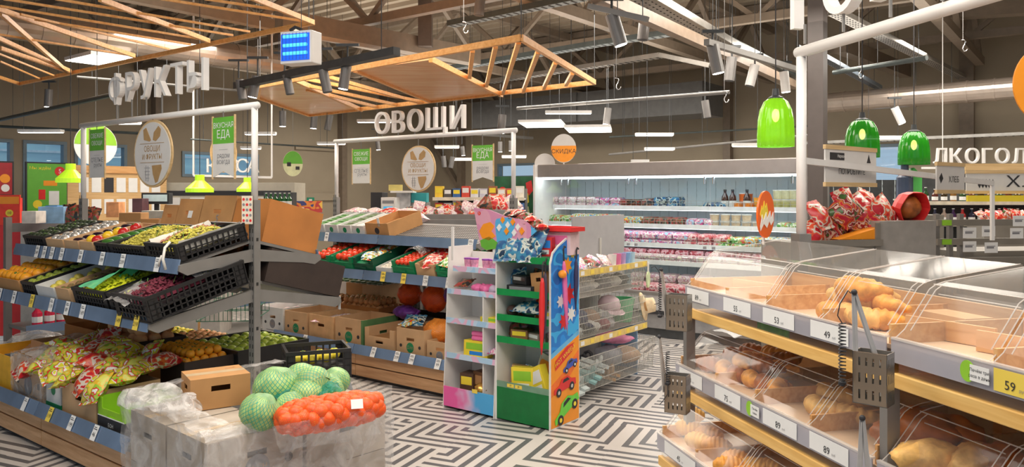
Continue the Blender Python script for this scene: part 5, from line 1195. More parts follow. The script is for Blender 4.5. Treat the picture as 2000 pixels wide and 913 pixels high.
for i, (z, t, k, lab) in enumerate(((.905, .55, 'dark', 'dark pack in the middle of the second green shelf'), (.905, .12, 'blue', 'blue pack at the left of the second green shelf'), (.725, .62, 'mixed', 'mixed colour pack behind the white box, third green shelf'), (.57, .12, 'dark', 'dark pack at the left of the fourth green shelf'), (.57, .85, 'pale', 'pale pack at the right of the fourth green shelf'), (.21, .35, 'mixed', 'mixed pack between the yellow boxes of the green bin'))):
    bag(DF.at(sx_(t), .17, z+.07) @ RX(1.1+jit(.2)) @ RZ(jit(.5)), .14, .14, .07, k, lab, None, 'wrapped_toy', 'toy', 9+i)
sbox(DF, sx_(.80), .12, 1.165, .10, .08, .13, .3, 0, [REDP, BLUEP, WPAPER], 'red toy box with a dark picture on top of the green display')
o2 = sbox(DF, -.10, .26, 1.17, .24, .14, .16, .1, 0, [mat('pink_white_box', (.75, .55, .58), .4), PINKP, REDP], 'pink and white toy box under the red tray, top of the display')
o2 = thing('red_tray', 'shallow red plastic tray topping the toy display at the right', 'tray', DF.at(-.10, .25, 1.335)); MB().box(-.16, .16, -.09, .09, 0, .006).box(-.16, .16, -.09, -.084, .006, .03).box(-.16, .16, .084, .09, .006, .03).box(-.16, -.154, -.084, .084, .006, .03).box(.154, .16, -.084, .084, .006, .03).build('tray_body', REDP, o2)
sbox(DF, sx_(.35), .13, .898, .22, .16, .055, .1, 0, [BLACKP, GINK], 'flat black toy box on the second green shelf')
sbox(DF, sx_(.30), .14, .956, .15, .10, .06, -.2, 0, [BLACKP, CHROME], 'small black boxed car on the flat black box')
o2 = carton(DF.at(sx_(.76), .06, .905) @ RZ(-.2) @ RY(-.15), .15, .16, .15, CARD, 'brown carton standing askew on the second green shelf', hole=True)
bag(DF.at(sx_(.45), .14, .79) @ RX(.25), .26, .15, .09, 'blue', 'blue soft toy pack lying on the third green shelf', None, 'wrapped_toy', 'toy', 5)
fruit('toy_ball', .045, DF.at(sx_(.12), .1, .762), 'dark brown round toy at the left of the third green shelf', 'toy', None, mat('dark_plush', (.05, .025, .02), .8), False)
sbox(DF, sx_(.80), .12, .719, .09, .06, .06, .3, -.2, [WCARD, YELP], 'small white box leaning on the third green shelf')
sbox(DF, sx_(.30), .12, .564, .13, .12, .075, .2, 0, [mat('brown_toy_box', (.25, .12, .05), .5), YELP], 'brown toy box on the fourth green shelf')
sbox(DF, sx_(.62), .14, .564, .14, .12, .06, -.3, 0, [mat('grey_brown_box', (.30, .24, .2), .5), WPAPER], 'grey brown toy box on the fourth green shelf')
for i, (t, y, w, h, rz, ry, a, b_, lab) in enumerate(((.38, .10, .17, .17, .2, -.05, YELP, LIME, 'yellow toy box with a green print in the green bin'), (.80, .09, .15, .20, -.3, -.45, YELP, WPAPER, 'tilted yellow boxed toy at the right of the green bin'), (.52, .22, .15, .26, .1, .35, mat('blue_white_box', (.62, .62, .55), .4), ORANGEP, 'tall tilted white and orange toy box in the green bin'),
     (.80, .24, .12, .28, 0, -.2, mat('pale_purple_box', (.45, .38, .42), .4), PURP, 'tall grey purple box at the back of the green bin'), (.14, .16, .12, .16, .5, .1, mat('tan_box', (.55, .33, .15), .5), ORANGEP, 'tan toy box at the left of the green bin'))):
    sbox(DF, sx_(t), y, .205, w, .06, h, rz, 0, [a, b_, WPAPER], lab, ry=ry)
# pink and blue module
o = thing('toy_display', 'white toy display with pink and blue shelf edges next to the green one', 'display stand', DF.M)
X0, X1 = -.955, -.480
PB = None
def pb_mat():
    m, t, N, L = nt('pink_to_blue_print'); b = N['Principled BSDF']; b.inputs['Roughness'].default_value = .4
    tc = N.new('ShaderNodeTexCoord'); sp_ = N.new('ShaderNodeSeparateXYZ'); L.new(tc.outputs['Object'], sp_.inputs[0]); nz = N.new('ShaderNodeTexNoise'); nz.inputs['Scale'].default_value = 9; L.new(tc.outputs['Object'], nz.inputs[0])
    mr = N.new('ShaderNodeMapRange'); mr.inputs[1].default_value = X0; mr.inputs[2].default_value = X1; L.new(sp_.outputs[0], mr.inputs[0])
    ad = N.new('ShaderNodeMath'); ad.operation = 'MULTIPLY_ADD'; ad.inputs[1].default_value = .5; L.new(nz.outputs[0], ad.inputs[0]); L.new(mr.outputs[0], ad.inputs[2])
    r = N.new('ShaderNodeValToRGB'); e = r.color_ramp.elements; e[0].position = .55; e[0].color = (.85, .12, .40, 1); e[1].position = .95; e[1].color = (.08, .42, .80, 1); el = e.new(.75); el.color = (.70, .50, .72, 1)
    L.new(ad.outputs[0], r.inputs[0]); L.new(r.outputs[0], b.inputs['Base Color']); return m
PB = pb_mat(); PB2 = mat_print('pale_blue_pink_edge', [(.40, .62, .85), (.55, .70, .88), (.78, .50, .68), (.45, .66, .86)], 6, rnd=False)
yz([(-.02, 0), (.32, 0), (.32, 1.20), (.045, 1.20)], X0-.008, X0, WHITE, 'left_side_panel', o); yz([(-.02, 0), (.32, 0), (.32, 1.20), (.045, 1.20)], X1, X1+.005, WHITE, 'right_side_panel', o)
MB().box(X0, X1, .31, .32, 0, 1.15).build('back_panel', WHITE, o)
for z, x0, y0 in ((1.045, X0+.05, .03), (.875, X0, .02), (.658, X0, .01), (.40, X0, 0)):
    MB().box(x0, X1, y0+.01, .31, z-.02, z-.012).build('shelf', WHITE, o); MB().box(x0, X1, y0, y0+.01, z-.025, z+.015).build('shelf_lip', PB2, o)
yz([(-.018, .02), (-.006, .02), (-.006, .165), (-.018, .165)], X0, X1, PB, 'lower_front', o); MB().box(X0, X1, 0, .31, .1, .11).build('bin_floor', WHITE, o)
MB().box(X1-.13, X1-.12, .02, .31, .42, .86).build('divider', WHITE, o); MB().box(X1-.13, X1-.12, .02, .31, .11, .38).build('divider', WHITE, o)
MB().box(-.025, .025, -.001, 0, -.014, .014).build('yellow_price_card', YPAPER, o).location = (X1-.17, -.02, .17)
px_ = lambda t: X0+.02+t*(X1-X0-.04)
for i, t in enumerate((.28, .42, .68, .84)):
    def cup():
        q = MB(); q.lathe([(0, 0), (.026, 0), (.032, .075), (.0, .075)], 14, m=0); q.lathe([(0, .076), (.034, .076), (.034, .086), (0, .086)], 14, m=1); return q.build('cup', [mat('pink_printed_cup', (.70, .30, .45), .35, var=.4, scale=30), PURP])
    inst(('cup',), 'cup', cup, DF.at(px_(t), .10, 1.034), 'pink printed cup with a purple lid on the top shelf of the white display', 'cup', 'pink cups on the white toy display')
bag(DF.at(px_(.2), .1, .93) @ RX(.3) @ RZ(.2), .12, .12, .05, 'dark', 'dark gold snack bag at the left of the second pink shelf', None, 'snack_bag', 'bag', 1)
for i, t in enumerate((.48, .66, .85)): 
    q = netbag(DF.at(px_(t), .11, .90), .045, .05, .035, PINKP if i < 2 else mat('lilac_plush', (.6, .5, .65), .8), ('left pink', 'middle pink', 'lilac right')[i]+' plush ball pack on the second shelf of the white display', 'plush_toy', i, cat='toy', knob=.5)
sbox(DF, px_(.78), .12, .648, .16, .09, .05, .15, 0, [YELP, LIME], 'yellow green toy box on the third pink shelf')
sbox(DF, px_(.48), .11, .39, .21, .08, .12, .1, -.05, [YELP, LIME, BLUEP], 'large yellow toy box with a green print on the fourth pink shelf')
for i, z in enumerate((.53, .53, .565)):
    MBt = MB().tube([(-.06, 0, 0), (.06, 0, 0)], .018, 10).build('pink_tube', PINKP); fix(MBt, DF.at(px_(.55)+.03*(i == 1), .09+.03*i*(i < 2), z) @ RZ(.1)); tag(MBt, ('front', 'rear', 'upper')[i]+' pink cardboard tube on the large yellow toy box', 'tube')
bag(DF.at(px_(.88), .12, .45) @ RX(.2), .10, .09, .05, 'pink', 'small pink and blue pack right of the large yellow toy box', None, 'wrapped_toy', 'toy', 2)
sbox(DF, px_(.3), .12, .112, .12, .12, .15, .1, 0, [mat('dark_gift_box', (.10, .05, .03), .5), YELP], 'dark toy box at the left of the lowest pink bin'); sbox(DF, px_(.52), .14, .112, .10, .10, .17, -.1, 0, [mat('brown_gift_box', (.16, .07, .03), .5), CARD], 'brown toy box in the middle of the lowest pink bin')
fruit('golden_toy', .05, DF.at(px_(.66), .05, .17), 'shiny golden toy at the right of the lowest pink bin', 'toy', None, mat('gold_foil', (.75, .42, .1), .25, .7), False, .2)
# header board
o = thing('header_board', 'fan shaped pink and blue header board above the toy displays', 'sign', DF.at(-.62, .02, 0))
def hz(px, py): x = DF.sx(px, .02); return (x+.62, DF.sz(py, x, .02))
MB().prism([hz(*p) for p in ((925, 406), (955, 410), (990, 424), (1025, 430), (1048, 452), (1028, 470), (985, 478), (950, 490), (938, 480))], 0, .006).build('board', mat_print('pink_blue_orange_header', [(.10, .45, .80), (.70, .30, .48), (.75, .38, .5), (.65, .2, .25)], 3.4, rnd=False), o)
MB().prism([hz(*p) for p in ((936, 452), (944, 438), (958, 434), (966, 442), (960, 452), (968, 462), (956, 470), (942, 466))], -.002, 0).build('orange_creature_shape', ORANGEP, o)
MB().prism([hz(*p) for p in ((938, 470), (956, 462), (972, 474), (968, 486), (950, 489), (940, 482))], -.002, 0).build('green_shape', GREENB, o)
q = MB(); q.lathe([(0, 0), (.014, 0), (.014, .001), (0, .001)], 16, M=TR(hz(934, 416)[0]+.01, -.001, hz(934, 417)[1]) @ UP); q.text('5', .022, TR(hz(934, 416)[0]+.01, -.003, hz(934, 417)[1]) @ UP, 1); q.build('shop_emblem', [REDP, WPAPER], o)
for i, (px, py) in enumerate(((982, 430), (992, 440), (1002, 434), (1012, 444), (990, 452), (1005, 455), (1020, 452), (976, 445))): q = MB().prism([(.018*math.cos(a)*(1.2-.4*(k % 2)), .022*math.sin(a)*(1.2-.4*(k % 2))) for k, a in enumerate([.785*t for t in range(8)])], -.004-.001*i, 0).build('lettering_shape', WPAPER if i % 2 else ORANGEP, o); q.location = (hz(px, py)[0], 0, hz(px, py)[1])
MB().box(-.30, -.28, .006, .02, 1.1, 1.35).box(.10, .12, .006, .02, 1.1, 1.30).build('support_strut', WHITE, o)
for i, (px, py) in enumerate(((990, 415), (1005, 412), (1020, 418), (1033, 424), (1045, 432), (1055, 440), (1000, 420), (1030, 434))):
    x = DF.sx(px, .06); bag(DF.at(x, .08, DF.sz(py+4, x, .06)) @ RZ(jit(.8)) @ RX(.3+jit(.4)), .09, .08, .05, 'red' if i % 2 else 'dark', 'orange red crinkled toy pack behind the header board', 'packs behind the header board', 'wrapped_toy', 'toy', i % 2)
# folded umbrellas on the side panel
for i, (y, z0, z1, r, c, lab) in enumerate(((-.06, .52, 1.12, .018, REDP, 'folded red umbrella hanging at the front edge of the blue panel'), (-.025, .62, 1.14, .016, mat('dark_umbrella', (.08, .06, .10), .5), 'folded dark umbrella behind the red one on the blue panel'), (.16, .66, 1.22, .016, PINKP, 'folded pink umbrella hanging across the blue panel'), (.27, .78, 1.20, .014, mat('navy_umbrella', (.05, .05, .12), .5), 'folded navy umbrella at the rear edge of the blue panel'))):
    x = .028 if y > 0 else -.03
    o = thing('folded_umbrella', lab, 'umbrella', DF.at(x, y, z0) @ RX(.08 if i == 2 else -.02)); h = z1-z0
    MB().lathe([(.003, 0), (r*.5, .05), (r, h*.35), (r*1.1, h*.6), (r*.8, h*.8), (.005, h*.86)], 10, wob=lambda a: 1+.12*math.cos(5*a)).build('folded_cloth', c, o, smooth=True)
    MB().tube([(0, 0, h*.85), (0, 0, h), (.0, .012, h+.02), (0, .026, h+.01)], .006, 6).build('handle', INK, o)
    MB().tube([(0, 0, -.03), (0, 0, 0)], .003, 5).build('tip', CHROME, o)
fruit('toy_badge', .03, DF.at(.03, .10, 1.05), 'orange round toy on a card at the top of the blue panel', 'toy', None, ORANGEP, False, .1)

# ------------------------------------------------------------------ wire basket rack with hats and slippers
BF = Frame(.57, 5.92, VANG)
o = thing('basket_rack', 'white wire basket rack with yellow price edges behind the toy display', 'display stand', BF.M)
WIRE = mat('pale_wire', (.62, .60, .56), .35, .4, var=.05)
def basket(x0, x1, zb, zt, nm='wire_basket', y0=.0, y1=.42):
    m = MB(); n = int((x1-x0)/.022)
    for i in range(n+1):
        x = x0+(x1-x0)*i/n; m.bar((x, y0, zb), (x, y0-.03, zt), .0032, .0032); m.bar((x, y1, zb), (x, y1, zt), .0032, .0032); m.bar((x, y0, zb), (x, y1, zb), .0032, .0032)
    for k in range(5): z = zb+(zt-zb)*k/4; yy = y0-.03*k/4; m.bar((x0, yy, z), (x1, yy, z), .004, .004)
    for i in range(12):
        y = y0+(y1-y0)*i/11
        for x in (x0, x1): m.bar((x, y, zb), (x, y, zt), .0032, .0032)
    for x in (x0, x1):
        for z in (zb, zt): m.bar((x, y0-.02, z), (x, y1, z), .005, .005)
    m.build(nm, WIRE, o)
basket(-.2, .92, .80, .97); basket(-.2, .92, .49, .72); basket(-.2, 1.10, .07, .34, y1=.46)
for z in (.995, .465):
    MB().box(-.2, .92, -.045, -.04, z-.025, z+.025).build('yellow_price_edge', mat('pale_yellow_edge', (.75, .55, .18), .35, var=.15, scale=20), o)
    for i in range(8):
        MB().box(-.025, .025, -.001, 0, -.016, .016).build('price_card', (YPAPER, WPAPER)[i % 3 == 0], o).location = (-.12+i*.14, -.046, z)
MB().box(-.2, .92, .0, .42, .985, .99).build('top_shelf', WIRE, o)
MB().box(BF.sx(1118, .43), BF.sx(1219, .43), .43, .44, .0, 1.40).build('grey_back_panel', mat('light_grey_panel', (.36, .35, .36), .5, var=.04), o)
for x in (-.2, .92): MB().box(x-.015, x+.015, .42, .45, 0, 1.2).build('upright', WIRE, o)
MB().box(.93, .94, .06, .42, .02, .45).build('blue_end_panel', mat('pale_blue_panel', (.25, .42, .65), .5, var=.3, scale=6), o)
for i, (x, c, z) in enumerate(((.62, 'pink', 0), (.70, 'lilac', 0), (.78, 'blue', 0), (.86, 'pale blue', 0), (.54, 'white', 0))):
    cc = {'pink': (.75, .2, .4), 'lilac': (.5, .35, .65), 'blue': (.25, .45, .75), 'pale blue': (.45, .65, .8), 'white': (.75, .72, .72)}[c]
    q = MB().lathe([(0, 0), (.03, 0), (.036, .10), (.033, .10), (.028, .005), (0, .005)], 14).build('cup', mat('cup_'+c.replace(' ', '_'), cc, .35)); fix(q, BF.at(x, .08, .991)); tag(q, c+' plastic cup on top of the wire basket rack', 'cup')
for i in range(6): bag(BF.at(.05+i*.11, .12+.04*(i % 2), 1.045) @ RX(.5+jit(.3)) @ RZ(jit(.6)), .13, .11, .05, ('pink', 'pale', 'dark')[i % 3], ('first', 'second', 'third', 'fourth', 'fifth', 'sixth')[i]+' hair accessory pack counted from the toy display on top of the wire rack', None, 'wrapped_pack', 'pack', i % 2)
q = MB().tube([(.03*math.cos(a*.5), 0, .03*math.sin(a*.5)) for a in range(13)], .006, 6).build('tape_roll', CHROME); fix(q, BF.at(.06, .0, 1.026)); tag(q, 'small steel coloured ring roll on the left front of the rack top', 'roll')
FAB = {}
def soft(F, x, y, z, rx, ry, rz, col, label, name, cat, seed, amp=.35, group=None):
    m = MB().ball((0, 0, 0), (rx, ry, rz), 16, 10, amp=amp, seed=seed).build(name, mat('cloth_%s' % (col,), col, .8, var=.2, scale=14), smooth=True); fix(m, F.at(x, y, z) @ RZ(seed)); return tag(m, label, cat, group)
for i, (x, z, c, lab) in enumerate(((-.1, .86, (.7, .7, .72), 'white'), (.08, .86, (.45, .45, .47), 'grey'), (.25, .86, (.75, .73, .72), 'second white'), (.42, .86, (.25, .24, .25), 'charcoal'), (.58, .86, (.7, .68, .66), 'cream'), (.75, .86, (.12, .12, .12), 'black'))):
    soft(BF, x, .15, z, .09, .12, .05, c, lab+' folded cloth in the top wire basket', 'folded_cloth', 'clothing', i)
def cap(F, x, y, z, col, label, rz=0, s=1):
    mt_ = mat('cap_cloth_%s' % (col,), col, .8, var=.15)
    o = thing('cap', label, 'cap', F.at(x, y, z) @ RZ(rz) @ RX(.2)); MB().lathe([(.085*s, 0), (.088*s, .03*s), (.07*s, .075*s), (.03*s, .095*s), (0, .098*s)], 18, wob=lambda a: 1+.03*math.cos(6*a)).build('crown', mt_, o, smooth=True)
    MB().sheet(8, 5, lambda a, b: ((a-.5)*.15*s, -(.07+.075*b*math.sin(math.pi*(.15+.7*a)))*s, .005-.015*b), 0).build('visor', mt_, o, smooth=True)
cap(BF, .05, .12, .60, (.02, .025, .08), 'navy blue cap at the left of the middle wire basket', .4)
cap(BF, .55, .12, .64, (.72, .55, .60), 'white and pink patterned cap in the middle wire basket', -.3, 1.1)
cap(BF, .30, .16, .56, (.35, .22, .15), 'brown cap between the navy one and the pink one', .9)
for i, (x, c, lab) in enumerate(((-.05, (.55, .6, .62), 'pale grey'), (.12, (.1, .1, .1), 'black'), (.22, (.6, .58, .55), 'cream'), (.38, (.3, .1, .12), 'maroon'), (.45, (.65, .66, .7), 'silver grey'))):
    soft(BF, x, .10, .53, .08, .09, .045, c, lab+' slipper pair lying in the middle wire basket', 'slipper', 'slipper', i+3)
o2 = thing('bucket', 'mint green plastic bucket in the middle wire basket', 'bucket', BF.at(.78, .12, .50)); MB().lathe([(0, 0), (.075, 0), (.105, .19), (.11, .195), (.11, .20), (.100, .20), (.07, .006), (0, .006)], 24).build('bucket_body', mat('mint_green_plastic', (.16, .60, .30), .35), o2)
MB().tube([(.108*math.cos(a), .03-.02, .19-.06*math.sin(a)) for a in [math.pi*k/10 for k in range(11)]], .003, 5).build('handle', WHITE, o2)
def hat(F, x, y, z, col, label, rot, r=.12):
    mt_ = mat('straw_'+str(int(col[0]*100)), col, .8, var=.15, scale=30); o = thing('hat', label, 'hat', F.at(x, y, z) @ rot)
    MB().lathe([(r*.5, .08), (r*.55, .0), (r, -.012+.0), (r*1.02, -.02), (r*.55, -.006), (r*.46, .076), (0, .08)], 24, wob=lambda a: 1+.08*math.cos(3*a)).build('brim_and_crown', mt_, o, smooth=True); MB().lathe([(r*.555, .004), (r*.56, .02), (r*.545, .022)], 24).build('hat_band', mat('tan_band', (.55, .3, .12), .7), o)
    MB().tube([(0, 0, .08), (0, .0, .12)], .003, 4).build('hanger_loop', STEELD, o)
hat(BF, .97, .0, .62, (.80, .62, .40), 'beige straw hat hanging at the right end of the wire rack', RZ(.3) @ RX(1.35), .12)
q = MB().tube([(0, 0, 0), (0, .012, 0)], .07, 20).build('paddle_toy', mat('pale_green_print', (.62, .72, .42), .5, var=.2)); fix(q, BF.at(.90, -.07, .86) @ RZ(.3)); tag(q, 'pale green round paddle hanging at the right end of the wire rack', 'toy'); MB().box(-.012, .012, 0, .012, .06, .15).build('handle', WHITE, q)
for i, (x, y, c, lab) in enumerate(((-.08, .06, (.55, .62, .62), 'pale teal slipper pair at the left of the lowest basket'), (.08, .05, (.25, .42, .42), 'teal slipper pair second in the lowest basket'), (.24, .08, (.6, .65, .66), 'silver slipper pair third in the lowest basket'), (.40, .07, (.45, .30, .18), 'tan slipper pair in the middle of the lowest basket'), (.14, .22, (.03, .22, .12), 'dark green slipper pair at the back of the lowest basket'), (.34, .24, (.05, .05, .06), 'black slipper pair at the back of the lowest basket'))):
    for s in (-1, 1):
        o2 = thing('slipper', lab, 'slipper', BF.at(x+s*.035, y, .12+.05*(i % 3)+.02*(s > 0)) @ RZ(.3*i) @ RX(.3), 'slippers of the '+lab); mt_ = mat('slipper_%d' % i, c, .6)
        MB().prism([(-.035, -.11), (.035, -.11), (.042, .05), (.03, .12), (-.03, .12), (-.042, .05)], 0, .02, 0, RX(-math.pi/2)).build('sole', mt_, o2); MB().tube([(-.04, -.03, 0), (-.03, -.03, .04), (0, -.03, .055), (.03, -.03, .04), (.04, -.03, 0)], .014, 8).build('strap', mt_, o2)
soft(BF, .62, .12, .38, .16, .11, .045, (.75, .28, .45), 'pink folded cloth lying across the right of the lowest basket', 'folded_cloth', 'clothing', 2)
soft(BF, .86, .14, .20, .15, .13, .07, (.62, .42, .28), 'tan woven bag in the right end of the lowest basket', 'woven_bag', 'bag', 4, .15)
soft(BF, .58, .14, .24, .12, .12, .08, (.35, .36, .42), 'slate grey cloth in the lowest basket beside the tan bag', 'folded_cloth', 'clothing', 9)

# ------------------------------------------------------------------ long open chiller
RF = Frame(.29, 9.64, UANG); RL = 3.24
o = thing('display_fridge', 'long white open chiller with glass doors full of packed meat', 'fridge', RF.M)
FW_ = mat('white_fridge_enamel', (.80, .84, .86), .3, var=.03); FHD = mat('warm_grey_fridge_header', (.30, .27, .26), .35, .4, var=.05)
MB().box(0, RL, .05, .9, 1.80, 1.96).build('header', FHD, o, bev=.01)
MB().box(0, RL, .80, .86, .1, 1.8).build('back_wall', mat('pale_cyan_liner', (.66, .74, .78), .4, var=.03), o)
MB().box(-.03, 0, 0, .9, 0, 1.96).build('end_wall', WHITE, o); MB().box(RL, RL+.03, 0, .9, 0, 1.96).build('end_wall', WHITE, o)
MB().box(.02, RL-.02, .10, .16, 1.775, 1.795).build('light_tube', mat('cool_light_tube', (1, 1, 1), .4, emit=9, ecol=(.9, .97, 1), var=0), o)
q = MB()
for i in range(34):
    for z in (1.55, 1.62, 1.69): q.box(i*.12, i*.12+.006, .795, .80, z, z+.04)
    q.box(i*.12, i*.12+.003, .796, .80, .5, 1.75)
q = q.build('peg_slots', mat('pale_grey_slot', (.45, .52, .55), .5), o); q['kind'] = 'stuff'
SH = [(1.453, .38), (1.245, .30), (1.03, .22), (.836, .14)]
for z, y in SH:
    MB().box(.01, RL-.01, y, .8, z-.045, z-.03).build('shelf', FW_, o); MB().box(.01, RL-.01, y-.012, y, z-.05, z).build('price_edge', mat('white_price_edge', (.82, .80, .82), .4, var=.1, scale=9), o)
    MB().box(.01, RL-.01, y+.05, y+.08, z-.056, z-.046).build('shelf_light', mat('cool_shelf_light', (1, 1, 1), .4, emit=3.0, ecol=(1, .96, .98), var=0), o)
    g = MB()
    for i in range(int(RL/.07)): g.bar((.03+i*.07, y, z), (.03+i*.07, y, z+.06), .003, .003)
    g.bar((.02, y, z+.06), (RL-.02, y, z+.06), .004, .004); g.bar((.02, y, z+.03), (RL-.02, y, z+.03), .003, .003); g.build('wire_guard', WIRE, o)
MB().box(0, RL, -.06, .8, .0, .10).build('kick_plate', STEELD, o)
MB().box(0, RL, -.08, -.02, .10, .26).build('lower_front_panel', mat('silver_grey_panel', (.34, .34, .35), .35, .3), o); MB().box(0, RL, -.10, -.05, .26, .30).build('bumper', INK, o)
MB().box(0, RL, -.08, -.02, .30, .47).build('upper_front_panel', mat('pale_grey_front', (.55, .55, .56), .3, .2), o); MB().box(0, RL, -.09, .0, .47, .50).build('top_rail', STEEL, o)
MB().box(0, RL, 0, .8, .40, .42).build('tub_floor', FW_, o)
nd = 7
for i in range(nd):
    x0, x1 = i*RL/nd, (i+1)*RL/nd
    d = MB().box(x0+.004, x1-.004, -.012+.01*(i % 2), -.008+.01*(i % 2), .52, 1.79).build('glass_door', mat_clear('fridge_glass', (.93, .97, .97), gloss=.02, rough=.02) if i == 0 else MATS['fridge_glass'], o)
    for s in ((x1-.05,) if i % 2 == 0 else (x0+.05,)): MB().tube([(s, -.03, 1.70), (s, -.03, 1.78)], .012, 8).build('door_clip', CHROME, d); MB().tube([(s, -.03, 1.0), (s, -.03, 1.03)], .018, 10).build('door_knob', GINK, d)
MEAT = {k: bag_mat(k) for k in ('meat', 'pale', 'pink', 'mixed', 'greenpack', 'dark', 'blue')}
def meatpack(key, w, d, h, x, y, z, label, group, rz=0):
    def b():
        m = MB(); m.add([(-w/2*.85, 0, 0), (w/2*.85, 0, 0), (w/2*.85, d*.9, 0), (-w/2*.85, d*.9, 0), (-w/2, 0, h*.6), (w/2, 0, h*.6), (w/2, d, h*.6), (-w/2, d, h*.6), (-w/2*.8, d*.1, h), (w/2*.8, d*.1, h), (w/2*.8, d*.85, h*1.1), (-w/2*.8, d*.85, h*1.1)],
                        [(3, 2, 1, 0), (0, 1, 5, 4), (1, 2, 6, 5), (2, 3, 7, 6), (3, 0, 4, 7), (4, 5, 9, 8), (5, 6, 10, 9), (6, 7, 11, 10), (7, 4, 8, 11), (8, 9, 10, 11)], 0)
        return m.build('food_pack', MEAT[key])
    inst(('mp', key, round(w, 2), round(h, 2)), 'food_pack', b, RF.at(x, y, z) @ RZ(rz), label, 'food pack', group)
X = lambda px, y=.2: RF.sx(px, y)
def packrow(z, y, p0, p1, w, h, key, label, group, rows=1, gap=.01, stack=1, d=.16):
    x = X(p0, y); e = X(p1, y)
    while x < e:
        for s in range(stack):
            meatpack(key, w, d, h, x+w/2, y+.012+jit(.004), z-.03+s*h*1.02, label, group, jit(.05))
        x += w+gap
(z1, y1), (z2, y2), (z3, y3), (z4, y4) = SH
packrow(z1, y1, 1055, 1145, .13, .065, 'pale', 'pale tray pack at the left of the top chiller shelf', 'pale packs at the left of the top chiller shelf', stack=2)
packrow(z1, y1, 1150, 1200, .14, .06, 'pink', 'pink lidded pack left of the dark trays, top chiller shelf', 'pink packs on the top chiller shelf', stack=2)
packrow(z1, y1, 1204, 1250, .15, .05, 'dark', 'dark tray on the top chiller shelf', 'dark trays on the top chiller shelf', stack=2); packrow(z1, y1, 1253, 1270, .12, .11, 'dark', 'tall black and yellow pack on the top chiller shelf', 'tall dark packs on the top chiller shelf'); packrow(z1, y1, 1275, 1310, .16, .065, 'blue', 'dark blue tray on the top chiller shelf', 'dark blue trays on the top chiller shelf', stack=2)
packrow(z1, y1, 1338, 1365, .15, .03, 'greenpack', 'flat green pack on the top chiller shelf', 'flat green packs on the top chiller shelf'); packrow(z1, y1, 1372, 1402, .13, .07, 'blue', 'red and blue box pack left of the dark bottles', 'red and blue packs left of the dark bottles')
for i, px in enumerate((1412, 1427, 1455)):
    x = X(px, y1); o2 = thing('sauce_bottle', ('first', 'second', 'third')[i]+' dark bottle with a white label from the left, top chiller shelf', 'bottle', RF.at(x, y1+.06, z1-.03))
    MB().lathe([(0, 0), (.038, 0), (.04, .10), (.035, .14), (.015, .18), (.015, .2), (0, .2)], 14).build('bottle_body', mat('dark_brown_bottle', (.06, .02, .015), .15), o2, smooth=True); MB().lathe([(.0405, .02), (.0405, .095), (.040, .095)], 14).build('white_label', WPAPER, o2); MB().lathe([(0, .2), (.017, .2), (.017, .22), (0, .22)], 10).build('screw_cap', INK, o2)
def tub(x, y, z, r, h, col, label, group, lid=WHITE):
    nm = 'tub_%s' % (col,)
    def b(): 
        q = MB(); q.lathe([(0, 0), (r*.85, 0), (r, h), (0, h)], 16, m=0); q.lathe([(0, h+.001), (r*1.06, h+.001), (r*1.06, h+.010), (0, h+.010)], 16, m=1); return q.build('lidded_tub', [mat(nm, col, .35, var=.15, scale=20), lid])
    inst((nm, round(r, 3), round(h, 3)), 'lidded_tub', b, RF.at(x, y, z), label, 'tub', group)
tub(X(1442, y1)+.02, y1+.17, z1-.03, .075, .17, (.85, .16, .02), 'large orange red bucket with a white lid between the dark bottles', None)
for i, px in enumerate((1440, 1460)): tub(X(px, y1), y1+.05, z1-.03, .055, .07, (.85, .25, .03), 'small orange tub in front of the large orange bucket', 'small orange tubs on the top chiller shelf')
for i, px in enumerate((1477, 1492)): tub(X(px, y1), y1+.07, z1-.03, .05, .12, (.90, .38, .03), 'orange tub left of the pickle buckets', 'orange tubs left of the pickle buckets', mat('orange_lid', (.9, .35, .03), .4))
for i, px in enumerate((1516, 1532, 1548)): 
    tub(X(px, y1), y1+.08, z1-.03, .06, .10, (.55, .52, .20), 'pickle bucket in the lower row near the white pole', 'lower pickle buckets'); tub(X(px, y1), y1+.08, z1+.085, .06, .09, (.62, .58, .35), 'pickle bucket in the upper row near the white pole', 'upper pickle buckets')
packrow(z1, y1, 1562, 1570, .12, .10, 'mixed', 'mixed pack right of the white pole, top chiller shelf', 'packs right of the white pole')
packrow(z2, y2, 1055, 1110, .15, .10, 'greenpack', 'green salad pack at the left of the second chiller shelf', 'green packs on the second chiller shelf'); packrow(z2, y2, 1112, 1200, .16, .12, 'mixed', 'orange and brown pack on the second chiller shelf', 'orange brown packs on the second chiller shelf'); packrow(z2, y2, 1202, 1250, .16, .10, 'mixed', 'coloured pack above the grey panel on the second chiller shelf', 'coloured packs on the second chiller shelf')
packrow(z2, y2, 1252, 1330, .17, .10, 'dark', 'dark pack in the middle of the second chiller shelf', 'dark packs on the second chiller shelf'); packrow(z2, y2, 1338, 1378, .10, .09, 'pink', 'pink jar pack left of the beige tubs', 'pink jar packs left of the beige tubs')
for i in range(5):
    for s in range(2 if i < 4 else 1): tub(X(1391+i*21, y2), y2+.07, z2-.03+s*.078, .052, .066, (.68, .52, .36), 'beige paper tub in the two-high row on the second chiller shelf', 'beige tubs on the second chiller shelf')
packrow(z2, y2, 1515, 1560, .13, .07, 'greenpack', 'green pack at the right of the second chiller shelf', 'green packs at the right of the second chiller shelf')
